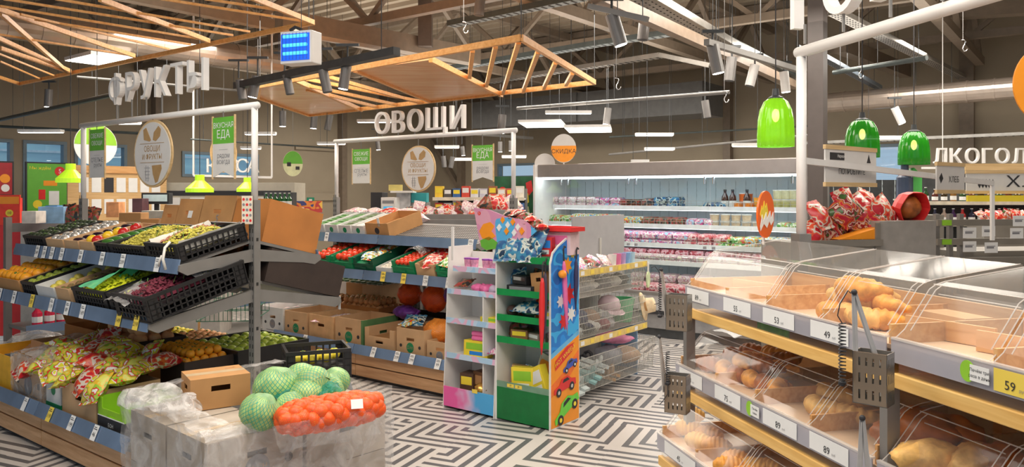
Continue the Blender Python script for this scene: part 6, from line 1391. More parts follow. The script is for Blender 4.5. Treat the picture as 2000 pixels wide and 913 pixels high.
packrow(z3, y3, 1060, 1330, .19, .075, 'pink', 'pink tray pack at the left of the third chiller shelf', 'pink packs at the left of the third chiller shelf', stack=2, d=.3); packrow(z3, y3, 1332, 1395, .17, .07, 'meat', 'red meat pack in the middle of the third chiller shelf', 'red packs on the third chiller shelf', stack=2); packrow(z3, y3, 1397, 1450, .16, .06, 'greenpack', 'green and pink pack on the third chiller shelf', 'green packs on the third chiller shelf', stack=2); packrow(z3, y3, 1452, 1565, .15, .065, 'mixed', 'yellow and orange pack at the right of the third chiller shelf', 'yellow packs on the third chiller shelf', stack=2)
packrow(z4, y4, 1210, 1560, .17, .045, 'pale', 'pale pink meat tray on the fourth chiller shelf', 'meat trays on the fourth chiller shelf', stack=2); packrow(z4+.0, y4+.2, 1210, 1555, .17, .065, 'meat', 'red meat tray at the back of the fourth chiller shelf', 'red trays at the back of the fourth shelf', stack=2)
packrow(.45, .03, 1230, 1560, .18, .075, 'meat', 'dark red meat tray in the chiller tub', 'meat trays in the chiller tub', stack=2); packrow(.45, .25, 1230, 1555, .19, .08, 'pale', 'pale meat tray at the back of the chiller tub', 'pale trays in the chiller tub', stack=3)
# promo discs on the fridge
def disc_sign(p, rx, rz, ang, lab, face, parts, zdown=None):
    o = thing('promo_disc', lab, 'sign', TR(*p) @ RZ(ang)); S = Matrix.Diagonal((rx, rz, 1, 1)); MB().lathe([(0, -.004), (1, -.004), (1, .004), (0, .004)], 40, M=UP @ S).build('disc', face, o)
    for nm, fn, mt_ in parts: q = MB(); fn(q); q.build(nm, mt_, o)
    if zdown is not None: MB().box(-.008, .008, .005, .012, -rz-zdown, -rz*.6).build('clip_stem', WHITE, o)
    return o
p = Q(1101, 290, 9.6)
disc_sign(p, .155, .18, UANG+.5, 'orange and cream oval reading СКИДКА standing on the chiller', CREAM, [('orange_half', lambda q: q.prism([(.158*math.cos(a), .173*math.sin(a)) for a in [math.pi*(1-.06)+math.pi*1.12*k/16 for k in range(17)]], -.006, -.004), ORANGEP), ('dark_lettering', lambda q: q.text('СКИДКА', .072, TR(0, -.007, -.04) @ UP), INK)], .03)
disc_sign(Q(1064, 320, 9.75), .13, .13, UANG+.5, 'low cream and orange disc at the left end of the chiller top', CREAM, [('orange_band', lambda q: q.box(-.11, .11, -.006, -.004, -.06, -.02), ORANGEP)], .0)
p = Q(1495, 419, 3.4)
disc_sign(p, .104, .104, VANG, 'orange oval promo disc with a white and blue scrawl standing by the bread counter', mat('vivid_orange_disc', (.88, .14, .01), .35, var=.03), [('flame_print', lambda q: q.prism([(-.08, .0), (-.06, .04), (-.05, .02), (-.03, .06), (-.015, .03), (.0, .05), (.02, .01), (.0, -.02), (-.06, -.02)], -.006, -.004), YELP),
    ('scrawl_print', lambda q: q.prism([(-.085, -.05), (-.06, -.0), (-.05, -.03), (-.01, .01), (0, -.02), (.04, .015), (.05, -.02), (.08, .01), (.085, -.03), (.05, -.05), (.03, -.03), (0, -.06), (-.04, -.04), (-.08, -.07)], -.008, -.006), WPAPER)], .03)
MB_ = None
disc_sign(Q(2062, 165, 3.4), .19, .19, .0, 'big orange disc cut by the right edge of the picture', ORANGEP, [('white_ring', lambda q: q.lathe([(.10, .004), (.12, .004), (.12, .006), (.10, .006)], 32, M=UP), WPAPER)])
for o2 in [x for x in COL.objects if x.get('label', '').startswith('big orange disc')]: MB().tube([(0, 0, .19), (0, 0, 2.4)], .003, 4).build('wire', STEEL, o2)
# ------------------------------------------------------------------ bread counter on the right
FB = Frame(.748, 3.3, BANG); TANW = mat_wood('orange_bin_wood', (.62, .30, .10), (.80, .46, .20)); PALEW = mat('pale_bin_floor', (.72, .52, .36), .5, var=.12, scale=5)
LILAC = mat('clear_lilac_label_rail', (.50, .49, .55), .25, var=.1, scale=4, trans=.25)
BL = 2.5
o = thing('bread_counter', 'three tier bread counter of yellow pine with clear acrylic lids', 'display stand', FB.M)
BD = .50
TIERS = [('top', 0, 1.175), ('middle', -.045, .843), ('lower', -.13, .55)]
for nm, y0, z in TIERS:
    for a, b in ((0, 1.22), (1.24, BL)):
        MB().box(a, b, y0-.0, y0+.022, z-.105, z-.065).build('pine_front_beam', PINE, o, bev=.003)
        MB().box(a, b, y0+.022, BD+.02, z-.095, z-.075).build('pine_shelf', PINE, o)
        MB().box(a+.01, b-.01, y0+.012, y0+.016, z-.065, z-.035).build('glass_strip', ACRYL, o)
        MB().box(a, b, y0-.004, y0, z-.034, z+.030).build('label_rail', LILAC, o)
        MB().box(a, b, y0-.006, y0+.008, z+.028, z+.034).build('rail_top_edge', ACRE, o)
for x in (.03, 1.23, BL-.03):
    MB().box(x-.02, x+.02, BD-.02, BD+.03, 0, 1.30).build('rear_post', STEEL, o)
    MB().box(x-.015, x+.015, -.02, .02, .0, 1.07).build('front_post', STEEL, o)
MB().box(0, BL, -.10, BD, .06, .09).build('bottom_shelf', PINE, o); MB().box(.02, BL-.02, -.02, BD, 0, .06).build('plinth', STEELD, o)
MB().box(0, BL, BD, BD+.012, .1, 1.15).build('back_board', STEEL, o)
def lid(x0, x1, y0, z, h, dep, par):
    """one curved acrylic lid with raised moulded edges"""
    zf, zc, zt = z+.034, z+.034+h*.75, z+.034+h
    pr = [(y0+.004, zf), (y0+.03, zf+.02), (y0+.11, zc-.012), (y0+.13, zc), (y0+.16, zc+.008), (y0+dep, zt)]
    l = MB(); n = len(pr); l.add([(x, y, q) for x in (x0+.004, x1-.004) for y, q in pr], [(i, i+1, n+i+1, n+i) for i in range(n-1)]).build('acrylic_lid', ACRYL, par)
    l = [c for c in par.children if c.name.startswith('acrylic_lid')][-1]
    for x in (x0+.006, x1-.006, x0+.028, x1-.028): MB().tube([(x, y, q+.001) for y, q in (pr if x in (x0+.006, x1-.006) else pr[1:4])], .0016, 5).build('moulded_edge', ACRE, l)
    MB().tube([(x0, y0+.13, zc+.001), (x1, y0+.13, zc+.001)], .0018, 5).build('front_crease', ACRE, l)
    MB().tube([(x0+.03, y0+.118, zc-.022), (x1-.03, y0+.118, zc-.022)], .0016, 5).build('front_crease', ACRE, l)
    MB().box(x0+.002, x1-.002, y0+dep, y0+dep+.004, z+.0, zt).build('rear_edge', ACRYL, l)
XB = [(0, .60), (.60, .92), (.92, 1.215), (1.245, 1.56), (1.56, 1.88), (1.88, 2.19), (2.19, 2.5)]
for nm, y0, z in TIERS:
    h, dep = (.185, .46) if nm == 'top' else (.165, .40)
    lb = thing('bread_bin_row', {'top': 'top row of bread bins under clear lids', 'middle': 'middle row of bread bins under clear lids', 'lower': 'lowest row of bread bins under clear lids'}[nm], 'bread bins', FB.M)
    MB().box(0, BL, y0+.014, BD, z-.004, z+.008).build('bin_floor', PALEW, lb)
    for x0, x1 in XB:
        lid(x0, x1, y0, z, h, dep, lb)
        MB().box(x1-.012, x1-.002, y0+.02, BD-.02, z+.008, z+.062).build('bin_divider', TANW, lb)
    MB().box(.0, .01, y0+.02, BD-.02, z+.008, z+.06).build('bin_divider', TANW, lb); MB().box(.30, .31, y0+.02, BD-.02, z+.008, z+.055).build('bin_divider', TANW, lb)
    MB().box(0, BL, BD-.02, BD-.005, z+.008, z+.08).build('bin_back', TANW, lb)
    n = 6; pr = [(y0+.004, z+.034), (y0+.03, z+.054), (y0+.11, z+.034+h*.75-.012), (y0+.13, z+.034+h*.75), (y0+dep, z+.034+h), (y0+dep, z-.05), (y0+.004, z-.05)]
    for x in (-.003, 1.217): m = MB(); m.add([(x+.0, y, q) for y, q in pr]+[(x+.003, y, q) for y, q in pr], [tuple(range(6, -1, -1)), tuple(range(7, 14))]); m.build('acrylic_end', ACRYL, lb)
def blabel(px0, px1, y0, z, txt, mt, par='label'):
    a, b = FB.sx(px0, y0-.006), FB.sx(px1, y0-.006); w = b-a; m = MB(); m.box(-w/2, w/2, -.001, 0, -.026, .026, 0)
    m.text(txt, .030, TR(w*.02-.01, -.002, -.008) @ UP, 1)
    m.text('руб', .010, TR(w*.02+.022, -.002, -.012) @ UP, 2)
    t = m.build('price_label', [mt, INK, GINK], o); t.location = ((a+b)/2, y0-.0055, z-.002)
for px0, px1, t in ((1342, 1384, '89'), (1413, 1466, '55'), (1490, 1551, '53'), (1583, 1657, '49')): blabel(px0, px1, 0, 1.175, t, WPAPER)
blabel(1941, 2020, 0, 1.175, '59', YPAPER)
for px0, px1, t in ((1327, 1371, '28'), (1396, 1446, '75'), (1490, 1556, '89'), (1581, 1657, '89')): blabel(px0, px1, -.045, .843, t, WPAPER)
for px0, px1, t in ((1298, 1358, '45'),): blabel(px0, px1, -.13, .55, t, WPAPER)
for (pxc, y0, z, txt) in ((1908, 0, 1.175, ('Печём три', 'раза в день')), (1474, -.045, .843, ('Печём', 'сами'))):
    x = FB.sx(pxc, y0); s = MB(); s.prism([(.022*math.cos(a)-.018, .026*math.sin(a)) for a in [math.pi*k/8 for k in range(16)]], -.002, -.001, 0); s.box(-.01, .045, -.003, -.002, -.02, .018, 1)
    s.text(txt[0], .011, TR(.018, -.0035, .006) @ UP, 2); s.text(txt[1], .011, TR(.018, -.0035, -.008) @ UP, 2); q = s.build('round_green_sticker', [LIME, WPAPER, INK], o); q.location = (x, y0-.008, z)
# pastries
CRU = mat('golden_crust', (.80, .33, .05), .5, var=.35, scale=30, bump=.4); CRUD = mat('dark_baked_crust', (.40, .11, .02), .45, var=.45, scale=18, bump=.4); CRUP = mat('pale_flaky_crust', (.84, .46, .14), .6, var=.3, scale=26, bump=.5); WRAPB = mat('brown_wrapped_bread', (.35, .18, .10), .3, var=.4)
def crois(M, L, r, mt, label, group, name='croissant', bend=.06, cat='pastry'):
    key = (name, round(L, 2), round(r, 3), mt.name)
    def b():
        m = MB(); n = 44; pts = []; rr = []
        for i in range(n+1):
            t = i/n; a = (t-.5)*2
            pts.append((a*L/2, bend*a*a, 0)); rr.append(max(.008, r*(1-a*a*.75)*(1+.085*math.cos(t*math.pi*14))))
        m.tube(pts, rr, 12); return m.build(name, mt, smooth=True)
    return inst(key, name, b, M, label, cat, group)
def bun(M, L, r, mt, label, group, name='striped_bun'):
    def b():
        m = MB(); n = 40; m.tube([((t/n-.5)*L, 0, 0) for t in range(n+1)], [max(.01, r*math.sin(math.pi*(t+.6)/(n+1.2))**.45*(1+.07*math.cos(t*math.pi*.36))) for t in range(n+1)], 14); return m.build(name, mt, smooth=True)
    return inst((name, round(L, 2), round(r, 3), mt.name), name, b, M, label, 'bun', group)
def inbin(px, y, z): return FB.at(FB.sx(px, y), y, z)
for i, (px, y, dz) in enumerate(((1625, .10, 0), (1655, .12, 0), (1690, .11, 0), (1720, .14, 0), (1640, .22, 0), (1680, .24, 0), (1715, .26, 0), (1650, .16, .05), (1690, .18, .05), (1722, .2, .05), (1660, .24, .085), (1695, .22, .09), (1640, .32, .0), (1685, .34, .04))):
    crois(inbin(px, y, 1.175+.040+dz*.8) @ RZ(jit(.8)) @ RX(jit(.5)), .15, .034, CRUP if i % 3 else CRU, 'golden flaky pastry in the heap under the top lid left of the tall tongs', 'flaky pastries under the top lid')
crois(inbin(1668, .15, 1.29) @ RZ(.2), .19, .042, CRU, 'darker golden croissant lying on top of the flaky pastry heap', None)
for i, (px, y, dz) in enumerate(((1400, .06, 0), (1425, .08, 0), (1450, .08, 0), (1478, .09, 0), (1505, .10, 0), (1530, .12, 0), (1440, .18, .03), (1470, .2, .03), (1500, .2, .03), (1530, .22, .03), (1480, .27, .05), (1515, .29, .06), (1545, .3, .05), (1460, .12, .05), (1500, .14, .06))):
    crois(inbin(px-12, y, .843+.040+dz*.8) @ RZ(jit(1.2)) @ RX(jit(.5)), .13, .034, CRU if i % 2 else CRUD, 'glossy brown croissant in the heap of the middle bread row', 'brown croissants in the middle bread row')
for i, (px, y) in enumerate(((1590, .10), (1625, .12), (1660, .14), (1610, .24), (1650, .26))): crois(inbin(px, y, .885) @ RZ(jit(.5)), .16, .032, CRUP, 'pale flat pastry in the bin right of the brown croissants', 'pale pastries in the middle bread row')
for i, (px, y, L, r, lab) in enumerate(((1800, .16, .22, .065, 'round dark brown loaf under the middle lid at the right'), (1850, .22, .20, .06, 'dark brown loaf behind the round one, middle row'), (1762, .12, .16, .05, 'chestnut loaf at the left of the dark loaves'), (1815, .06, .2, .045, 'golden loaf in front of the dark loaves'), (1905, .15, .2, .045, 'pale sugared loaf right of the dark loaves'), (1960, .2, .2, .05, 'brown loaf at the far right of the middle row'))):
    q = MB().ball((0, 0, 0), (L*.5, r*1.25, r), 28, 18, amp=.22, seed=i).build('loaf', CRUD if i in (0, 1, 2, 5) else CRUP, smooth=True); fix(q, inbin(px, y, .851+r) @ RZ(.5*i)); tag(q, lab, 'bread')
for i, (px, y) in enumerate(((1345, .0), (1385, .04), (1365, -.04), (1400, .0), (1350, .1), (1440, .0), (1475, .02), (1460, -.05), (1500, .06), (1425, -.06), (1530, .0), (1560, .05))):
    bun(inbin(px, y, .598) @ RZ(.9+jit(.3)), .12, .037, CRU if i % 2 else mat('striped_golden_crust', (.85, .42, .07), .45, var=.3, scale=22), 'ridged golden bun in the lowest bread row', 'ridged buns in the lowest bread row')
for i, (px, y, lab) in enumerate(((1400, .14, 'left'), (1450, .30, 'back'))): bun(inbin(px, y, 1.062) @ RZ(.3), .16, .035, WRAPB, '%s wrapped dark bread lying on the far end of the middle row' % lab, None, 'wrapped_loaf')
carton(FB.at(.06, .12, 1.01-.02) @ RZ(-.1), .001+.14, .12, .05, CARDL, 'small tan carton standing on the far end of the middle row lids', closed=True) if False else None
q = MB().box(-.10, .10, -.002, 0, 0, .035).build('green_paper_strip', mat('grass_green_strip', (.06, .28, .02), .7, var=.4, scale=40)); fix(q, FB.at(FB.sx(1510, .04), .04, 1.101)); tag(q, 'strip of green artificial grass under the top bread rail', 'decoration')
for i, (px, py) in enumerate(((1495, 505), (1950, 560))): pass
# trays in empty top bins
for px, lab in ((1460, 'empty left bin of the top row'), (1830, 'empty bin right of the tall tongs'), (1985, 'bin at the right edge of the top row')):
    m = MB(); m.box(-.13, .13, -.005, .005, 0, .055); q = m.build('bin_partition', TANW); fix(q, FB.at(FB.sx(px, .16), .20, 1.185) @ RZ(.25)); tag(q, 'loose orange wooden partition board in the '+lab, 'board')
q = MB().box(-.09, .09, 0, .10, 0, .05).build('paper_bag_stack', CARDL); fix(q, FB.at(FB.sx(1850, .32), .30, 1.185)); tag(q, 'stack of brown paper bags at the back of the empty top bin', 'paper bags')
# tongs in perforated holders
PERF = mat('perforated_warm_steel', (.42, .30, .20), .28, .75, var=.2, scale=5); PERG = mat('perforated_grey_steel', (.30, .29, .27), .3, .7, var=.2, scale=6)
def holder(M, w, d, h, label, legs=.17, spread=.035, tilt=0):
    o = thing('tongs_holder', label, 'holder', M)
    def wall(name, L, place, mt):
        m = MB(); n = 5; c = L/n; sw = c*.3
        rows = [(.10, .28), (.42, .60), (.74, .90)]; zs = [0]+[v*h for r in rows for v in r]+[h]
        for i in range(0, len(zs)-1, 2): place(m, 0, L, zs[i], zs[i+1])
        for r in rows:
            x = 0
            for i in range(n-1): cx = (i+1)*c; place(m, x, cx-sw/2, r[0]*h, r[1]*h); x = cx+sw/2
            place(m, x, L, r[0]*h, r[1]*h)
        m.build(name, mt, o)
    wall('slotted_side', w, lambda m, a, b, c, e: m.box(-w/2+a, -w/2+b, -d/2, -d/2+.002, c, e), PERF); wall('slotted_side', w, lambda m, a, b, c, e: m.box(-w/2+a, -w/2+b, d/2-.002, d/2, c, e), PERG)
    for s in (-1, 1): wall('slotted_side', d, lambda m, a, b, c, e: m.box(s*(w/2-.001)-.001, s*(w/2-.001)+.001, -d/2+a, -d/2+b, c, e), PERG)
    MB().box(-w/2, w/2, -d/2, d/2, 0, .002).build('base_plate', PERG, o)
    return o
TONG = mat('satin_steel_tong', (.62, .58, .54), .35, .25)
def tongs(M, h, spread, label, cat='tongs'):
    o = thing('serving_tongs', label, cat, M)
    for s in (-1, 1):
        MB().bar((0, 0, h), (s*spread, 0, -.06), .013, .004).build('tong_arm', TONG, o); MB().bar((s*.002, .0, h-.01), (s*(spread-.006), 0, -.04), .003, .009).build('folded_rib', TONG, o)
    MB().ball((0, 0, h), .008, 10, 6).build('hinge_spring', INK, o)
    return o
def coil(M, L, r, n, label, lead=None):
    pts = [(r*math.cos(2*math.pi*k/9), r*math.sin(2*math.pi*k/9), -L*k/(9*n)) for k in range(9*n)]
    o = MB().tube(pts, .0017, 5).build('coiled_cord', INK, smooth=True); fix(o, M); tag(o, label, 'cord')
    if lead: MB().tube(lead, .0016, 5).build('straight_end', INK, o)
    MB().ball((0, 0, -L), (.010, .010, .008), 8, 5, amp=.5).build('knot', INK, o)
def QM(px, py, Y, rz=0): p = Q(px, py, Y); return TR(*p) @ RZ(rz)
holder(QM(1706, 788, 2.00, -.75), .085, .06, .135, 'large perforated steel holder with tongs hanging on the bread counter')
tongs(QM(1686, 672, 2.00, -.35) @ RY(-.16), .135, .028, 'tall steel tongs standing in the large perforated holder')
coil(QM(1645, 632, 1.99), .155, .0085, 17, 'black coiled cord hanging left of the tall steel tongs', [(0, 0, 0), (-.012, 0, .02), (-.006, .0, .05), (.015, 0, .085), (.022, .0, .078)])
holder(QM(1326, 645, 3.12, -.55), .09, .06, .145, 'brown reflecting perforated holder at the far end of the top bread row')
tongs(QM(1300, 590, 3.14, .9) @ RY(-.28), .14, .016, 'thin tongs leaning in the far upper perforated holder')
coil(QM(1289, 545, 3.10), .15, .006, 16, 'black cord hanging beside the far upper tongs', [(0, 0, 0), (-.004, 0, .03), (-.02, 0, .05), (-.035, 0, .045)])
holder(QM(1323, 805, 2.95, -.5), .085, .06, .145, 'brown perforated holder at the far end of the middle bread row')
tongs(QM(1296, 735, 2.95, .9) @ RY(-.22), .16, .014, 'thin tongs leaning in the far lower perforated holder')
coil(QM(1304, 688, 2.93), .12, .007, 14, 'black coiled cord beside the far lower tongs', [(0, 0, -.12), (-.0, 0, -.16), (-.02, 0, -.19), (-.03, 0, -.20)])
tongs(QM(1688, 935, 1.98, -.4) @ RY(-.03), .155, .016, 'steel tongs at the bottom edge in front of the lowest bread row')
# ---- white gantry over the bread counter
o = thing('sign_gantry', 'thick white pole and crossbar over the bread counter', 'gantry', FB.M); py_ = .56
MB().tube([(-.0, py_, 1.30), (-.0, py_, 2.21)], .022, 14).build('post', WHITE, o, smooth=True); MB().tube([(-.025, py_, 2.232), (2.6, py_, 2.232)], .025, 16).build('crossbar', WHITE, o, smooth=True)
MB().box(-.035, .03, py_-.03, py_+.03, 1.29, 1.42).build('steel_clamp', STEEL, o); MB().tube([(2.55, py_, 0), (2.55, py_, 2.22)], .022, 12).build('post', WHITE, o)
MB().box(-.02, .02, py_-.02, py_+.02, 0, 1.3).build('lower_post', STEEL, o)
letters(FB, 'ГОРЯЧАЯ', -.01, 1.72, 2.43, .33, 'huge white letters on the gantry above the bread counter, cut by the top edge', y=py_, depth=.05, pins=2.255)
# ---- tasting frame
A, B = Q(1568, 314, 3.72), Q(1938, 358, 4.9); o = thing('white_frame', 'white square tube frame carrying the tasting sign behind the bread counter', 'frame', TR(0, 0, 0))
MB().bar(A, B, .024, .03).build('top_tube', WHITE, o); MB().bar(A, (A.x, A.y, 1.36), .024, .024).build('left_leg', WHITE, o); MB().bar(B, (B.x, B.y, 1.30), .02, .02).build('right_leg', WHITE, o)
def board(px0, px1, pt0, pb0, pt1, pb1, Y0, Y1, label, draw, white=True):
    a, b = Q(px0, (pt0+pb0)/2, Y0), Q(px1, (pt1+pb1)/2, Y1); z0 = (a.z+b.z)/2; w = math.hypot(b.x-a.x, b.y-a.y); h = ((pb0-pt0)*Y0+(pb1-pt1)*Y1)/2/FP; an = math.atan2(b.y-a.y, b.x-a.x)
    o = thing('wooden_sign', label, 'sign', TR((a.x+b.x)/2, (a.y+b.y)/2-.02, z0) @ RZ(an)); MB().box(-w/2, w/2, 0, .008, -h/2, h/2).build('white_board', CREAM, o)
    for s in (-1, 1): MB().box(-w/2-.004, w/2+.004, -.004, .011, s*h/2-.011, s*h/2+.011).build('wooden_edge', PLY, o)
    m = MB(); draw(m, w, h); m.build('black_print', INK, o); return o
def d1(m, w, h):
    m.text('ПОПРОБУЙТЕ', h*.22, TR(0, -.002, -h*.15) @ UP); m.box(-w*.42, -w*.15, -.001, 0, h*.16, h*.36); m.prism([(w*.3, h*.12), (w*.38, h*.12), (w*.34, h*.36)], -.001, 0)
o = board(1609, 1708, 281, 358, 300, 364, 3.85, 4.2, 'white wooden edged sign reading ПОПРОБУЙТЕ hanging on the white frame', d1); MB().text('Нарезка', .022, TR(-.125*.9, -.003, .05) @ UP).build('white_lettering', WPAPER, o)
def d2(m, w, h): m.text('ХЛЕБ', h*.30, TR(w*.10, -.002, -h*.06) @ UP); m.prism([(-w*.36, -h*.2), (-w*.28, -h*.02), (-w*.34, h*.18), (-w*.42, h*.0)], -.001, 0)
board(1826, 1880, 319, 374, 324, 376, 4.45, 4.65, 'small wooden edged sign reading ХЛЕБ on the white frame', d2)
def d3(m, w, h):
    m.text('ХЛЕБ', h*.78, TR(w*.10, -.002, 0) @ UP, sx=1.45)
    for i in range(5): m.prism([(-w*.40+i*.024, -h*.15), (-w*.385+i*.024, h*.16), (-w*.37+i*.024, -h*.1), (-w*.385+i*.024, -h*.3)], -.001, 0)
board(1884, 2110, 337, 376, 336, 376, 5.6, 5.6, 'long wooden edged sign with a black grain ear at the right edge', d3)
MBc = MB().box(-.3, .3, 0, .02, -.03, .02).build('cream_shelf_board', PLY); fix(MBc, Q_ := QM(1965, 325, 5.7)); tag(MBc, 'cream board lying on top of the long bread sign', 'board')
q = MB().box(-.35, .35, 0, .02, -.022, .022).build('yellow_strip', YELP); fix(q, QM(1985, 388, 5.55)); tag(q, 'yellow strip under the long bread sign', 'banner')
letters(Frame(*Q(1822, 306, 7.4).xy, 0), 'ЛКОГОЛЬ', 0, 1.02, Q(1822, 307, 7.4).z, .20, 'white letters of the alcohol sign at the right', depth=.03, pins=None, sx=1.0)
o = [x for x in COL.objects if x.get('label', '').startswith('white letters of the alcohol')][0]; MB().box(-.1, 1.2, .0, .02, -.115, -.095).build('carrier_bar', WHITE, o); MB().tube([(.1, .01, -.1), (.1, .01, 2.6)], .004, 5).tube([(1.1, .01, -.1), (1.1, .01, 2.6)], .004, 5).build('hanger_wires', WHITE, o)
# ---- grey cabinet with red gift sweets
GC = Frame(*Q(1570, 378, 4.55).xy, .25); o = thing('steel_cabinet', 'grey steel cabinet behind the bread counter heaped with red gift bags', 'cabinet', GC.M)
w1 = GC.sx(1718); w2 = GC.sx(1828)
GST = mat('brushed_grey_cabinet', (.34, .32, .29), .35, .5, var=.12, scale=3)
MB().box(0, w1, 0, .45, 0, 1.30).build('low_cabinet_body', GST, o); MB().box(0, w1+.01, -.02, .0, 1.28, 1.32).build('front_lip', GST, o); MB().box(w1, w2, -.0, .45, 0, 1.43).build('high_side_box', mat('pale_grey_side_box', (.42, .40, .38), .4, .3, var=.1), o); MB().box(w1-.035, w1, -.01, .0, 1.15, 1.42).build('hinge_plate', GST, o)
GB = ((1590, 420, .13, .17, .2, 'red'), (1600, 452, .16, .14, .5, 'gift'), (1630, 440, .17, .16, -.4, 'gift'), (1655, 455, .16, .13, .3, 'gift'), (1640, 412, .18, .14, .8, 'gift'), (1670, 425, .18, .15, -.2, 'gift'), (1690, 410, .15, .20, .6, 'red'), (1705, 398, .13, .20, -.5, 'red'), (1700, 440, .18, .15, .1, 'gift'), (1720, 415, .16, .18, .5, 'red'), (1735, 430, .14, .14, 0, 'red'), (1612, 430, .15, .14, .1, 'gift'), (1583, 455, .13, .14, .3, 'red'), (1680, 456, .2, .12, 0, 'gift'), (1650, 392, .13, .12, .4, 'red'))
for i, (px, py, w, h, rz, k) in enumerate(GB):
    x = GC.sx(px, .15); bag(GC.at(x, .10+.03*(i % 4), GC.sz(py, x, .15)) @ RZ(jit(.3)) @ RX(1.2+jit(.3)) @ RZ(rz), w, h, .09, k, '%s gift bag on the steel cabinet, %s from the left' % ('plain shiny red' if k == 'red' else 'red and gold', OD[sorted(a_[0]+a_[1]*.001 for a_ in GB).index(px+py*.001)]), 'gift bags on the steel cabinet', 'gift_bag', 'gift bag', i % 4)
x = GC.sx(1772, .15); q = fruit('panettone', .085, GC.at(x, .15, 1.515) @ RX(.2), 'round brown cake in red foil at the right of the gift bags', 'cake', None, CRUD, False, .15); MB().lathe([(.086, -.03), (.105, .02), (.11, .07), (.105, .07), (.082, -.02)], 20, M=RX(math.pi/2), wob=lambda a: 1+.04*math.cos(14*a)).build('red_foil_collar', REDP, q)
q = MB().add([(0, 0, 0), (.28, 0, .0), (.28, 0, .07), (0, .1, 0), (.28, .1, 0), (.28, .1, .07)], [(0, 1, 2), (5, 4, 3), (0, 3, 4, 1), (1, 4, 5, 2), (2, 5, 3, 0)]).build('orange_wedge_box', ORANGEP); fix(q, GC.at(GC.sx(1640, -.0), .0, 1.322)); tag(q, 'orange wedge shaped box under the gift bags', 'box')
# ---- slatted grey rack and alcohol shelves at the right
GR = Frame(*Q(1832, 378, 5.2).xy, .15); o = thing('slatted_rack', 'grey steel slatted rack behind the bread counter at the right', 'rack', GR.M)
for z in (1.40, 1.27, 1.14): MB().box(0, 1.5, 0, .02, z-.022, z+.022).build('slat', GST, o)
for x in (.0, .10, .18): MB().box(x, x+.03, .02, .05, 0, 1.46).build('upright', STEEL, o)
for z in (1.40, 1.27): MB().box(.03, .10, -.004, 0, z-.018, z+.018).build('lime_clip', LIME, o)
MB().box(.2, 1.5, .05, .45, 0, 1.2).build('rack_body', GST, o)
for i, (px, py) in enumerate(((1893, 455), (1930, 452), (1893, 482), (1935, 484), (1990, 432), (1985, 456))):
    x = GR.sx(px); q = MB().box(-.05, .05, -.002, 0, -.036, .036).build('paper_notice', WPAPER); fix(q, GR.at(x, -.003, GR.sz(py, x, 0))); tag(q, ('left upper', 'middle upper', 'left lower', 'middle lower', 'right upper', 'right lower')[i]+' white paper notice on the slatted grey rack', 'notice'); MB().box(-.035, .02, -.003, -.002, -.006, .006).box(-.035, .03, -.003, -.002, .008, .012).build('print', GINK, q)
def shelfunit(F, L, zs, label, d=.3, back=STEELD, h=None):
    o = thing('shelf_unit', label, 'shelves', F.M); H = h or zs[-1]+.32
    MB().box(0, L, d, d+.02, 0, H).build('back_panel', back, o)
    for z in zs: MB().box(0, L, 0, d, z-.02, z).build('shelf', WHITE, o); MB().box(0, L, -.008, 0, z-.03, z+.012).build('price_edge', mat('cream_price_edge', (.75, .68, .55), .5, var=.15, scale=14), o)
    for x in (0, L): MB().box(x-.015, x+.015, d-.03, d, 0, H).build('upright', STEEL, o)
    return o
BOT = {}
def bottle(M, r, h, col, label, group, lab=WPAPER):
    k = (round(r, 3), round(h, 2), col)
    def b():
        m = MB(); m.lathe([(0, 0), (r, 0), (r, h*.58), (r*.4, h*.74), (r*.36, h*.95), (0, h*.95)], 10, m=0); m.lathe([(r*1.02, h*.15), (r*1.02, h*.42)], 10, m=1); m.lathe([(0, h*.95), (r*.42, h*.95), (r*.42, h), (0, h)], 8, m=1); return m.build('bottle', [mat('bottle_glass_%s' % (col,), col, .12, var=.1), lab])
    inst(k, 'bottle', b, M, label, 'bottle', group)
AS = Frame(*Q(1800, 378, 8.6).xy, .02); shelfunit(AS, 1.9, (.3, .62, .95, 1.26, 1.50), 'long shelf of bottles under the alcohol sign')
for i in range(17): bottle(AS.at(.08+i*.105, .06, 1.50), .032, .15 if i % 3 else .17, ((.03, .08, .03), (.12, .03, .02), (.05, .03, .01), (.25, .12, .03))[i % 4], 'small dark bottle on the top shelf under the alcohol sign', 'bottles on the top shelf under the alcohol sign')
for i in range(17): bottle(AS.at(.08+i*.105, .06, 1.26), .035, .17, ((.45, .03, .03), (.03, .03, .06), (.4, .3, .25), (.05, .02, .08))[i % 4], 'bottle on the second shelf under the alcohol sign', 'bottles on the second shelf under the alcohol sign')
for i in range(14): bag(AS.at(.5+i*.09, -.3, 1.36) @ RX(1.0+jit(.3)) @ RZ(jit(.6)), .12, .11, .06, 'red' if i % 3 else 'gift', 'red and white sweets pack in the row below the bottles', 'sweets packs below the bottles', 'snack_bag', 'bag', i % 3)
q = MB().box(0, 1.4, 0, .3, 0, 1.30).build('sweets_table', GST); fix(q, AS.at(.42, -.45, 0)); tag(q, 'grey counter under the row of red sweets packs', 'counter')
MS = Frame(*Q(1640, 378, 8.2).xy, .05); shelfunit(MS, .95, (.4, .8, 1.2), 'short dark shelf of bottles behind the tasting sign', h=1.75)
for i in range(8): bottle(MS.at(.10+i*.11, .08, 1.2), .045, .34, ((.02, .06, .02), (.03, .015, .01))[i % 2], 'tall dark bottle on the short shelf behind the tasting sign', 'tall bottles behind the tasting sign', CREAM)
q = MB().box(-.06, .06, 0, .1, 0, .24).prism([(-.06, .24), (.06, .24), (0, .30)], 0, .1).build('green_carton', mat('mint_green_carton', (.10, .55, .12), .4)); fix(q, QM(1786, 403, 6.0)); tag(q, 'green gable top carton right of the dark bottles', 'carton')
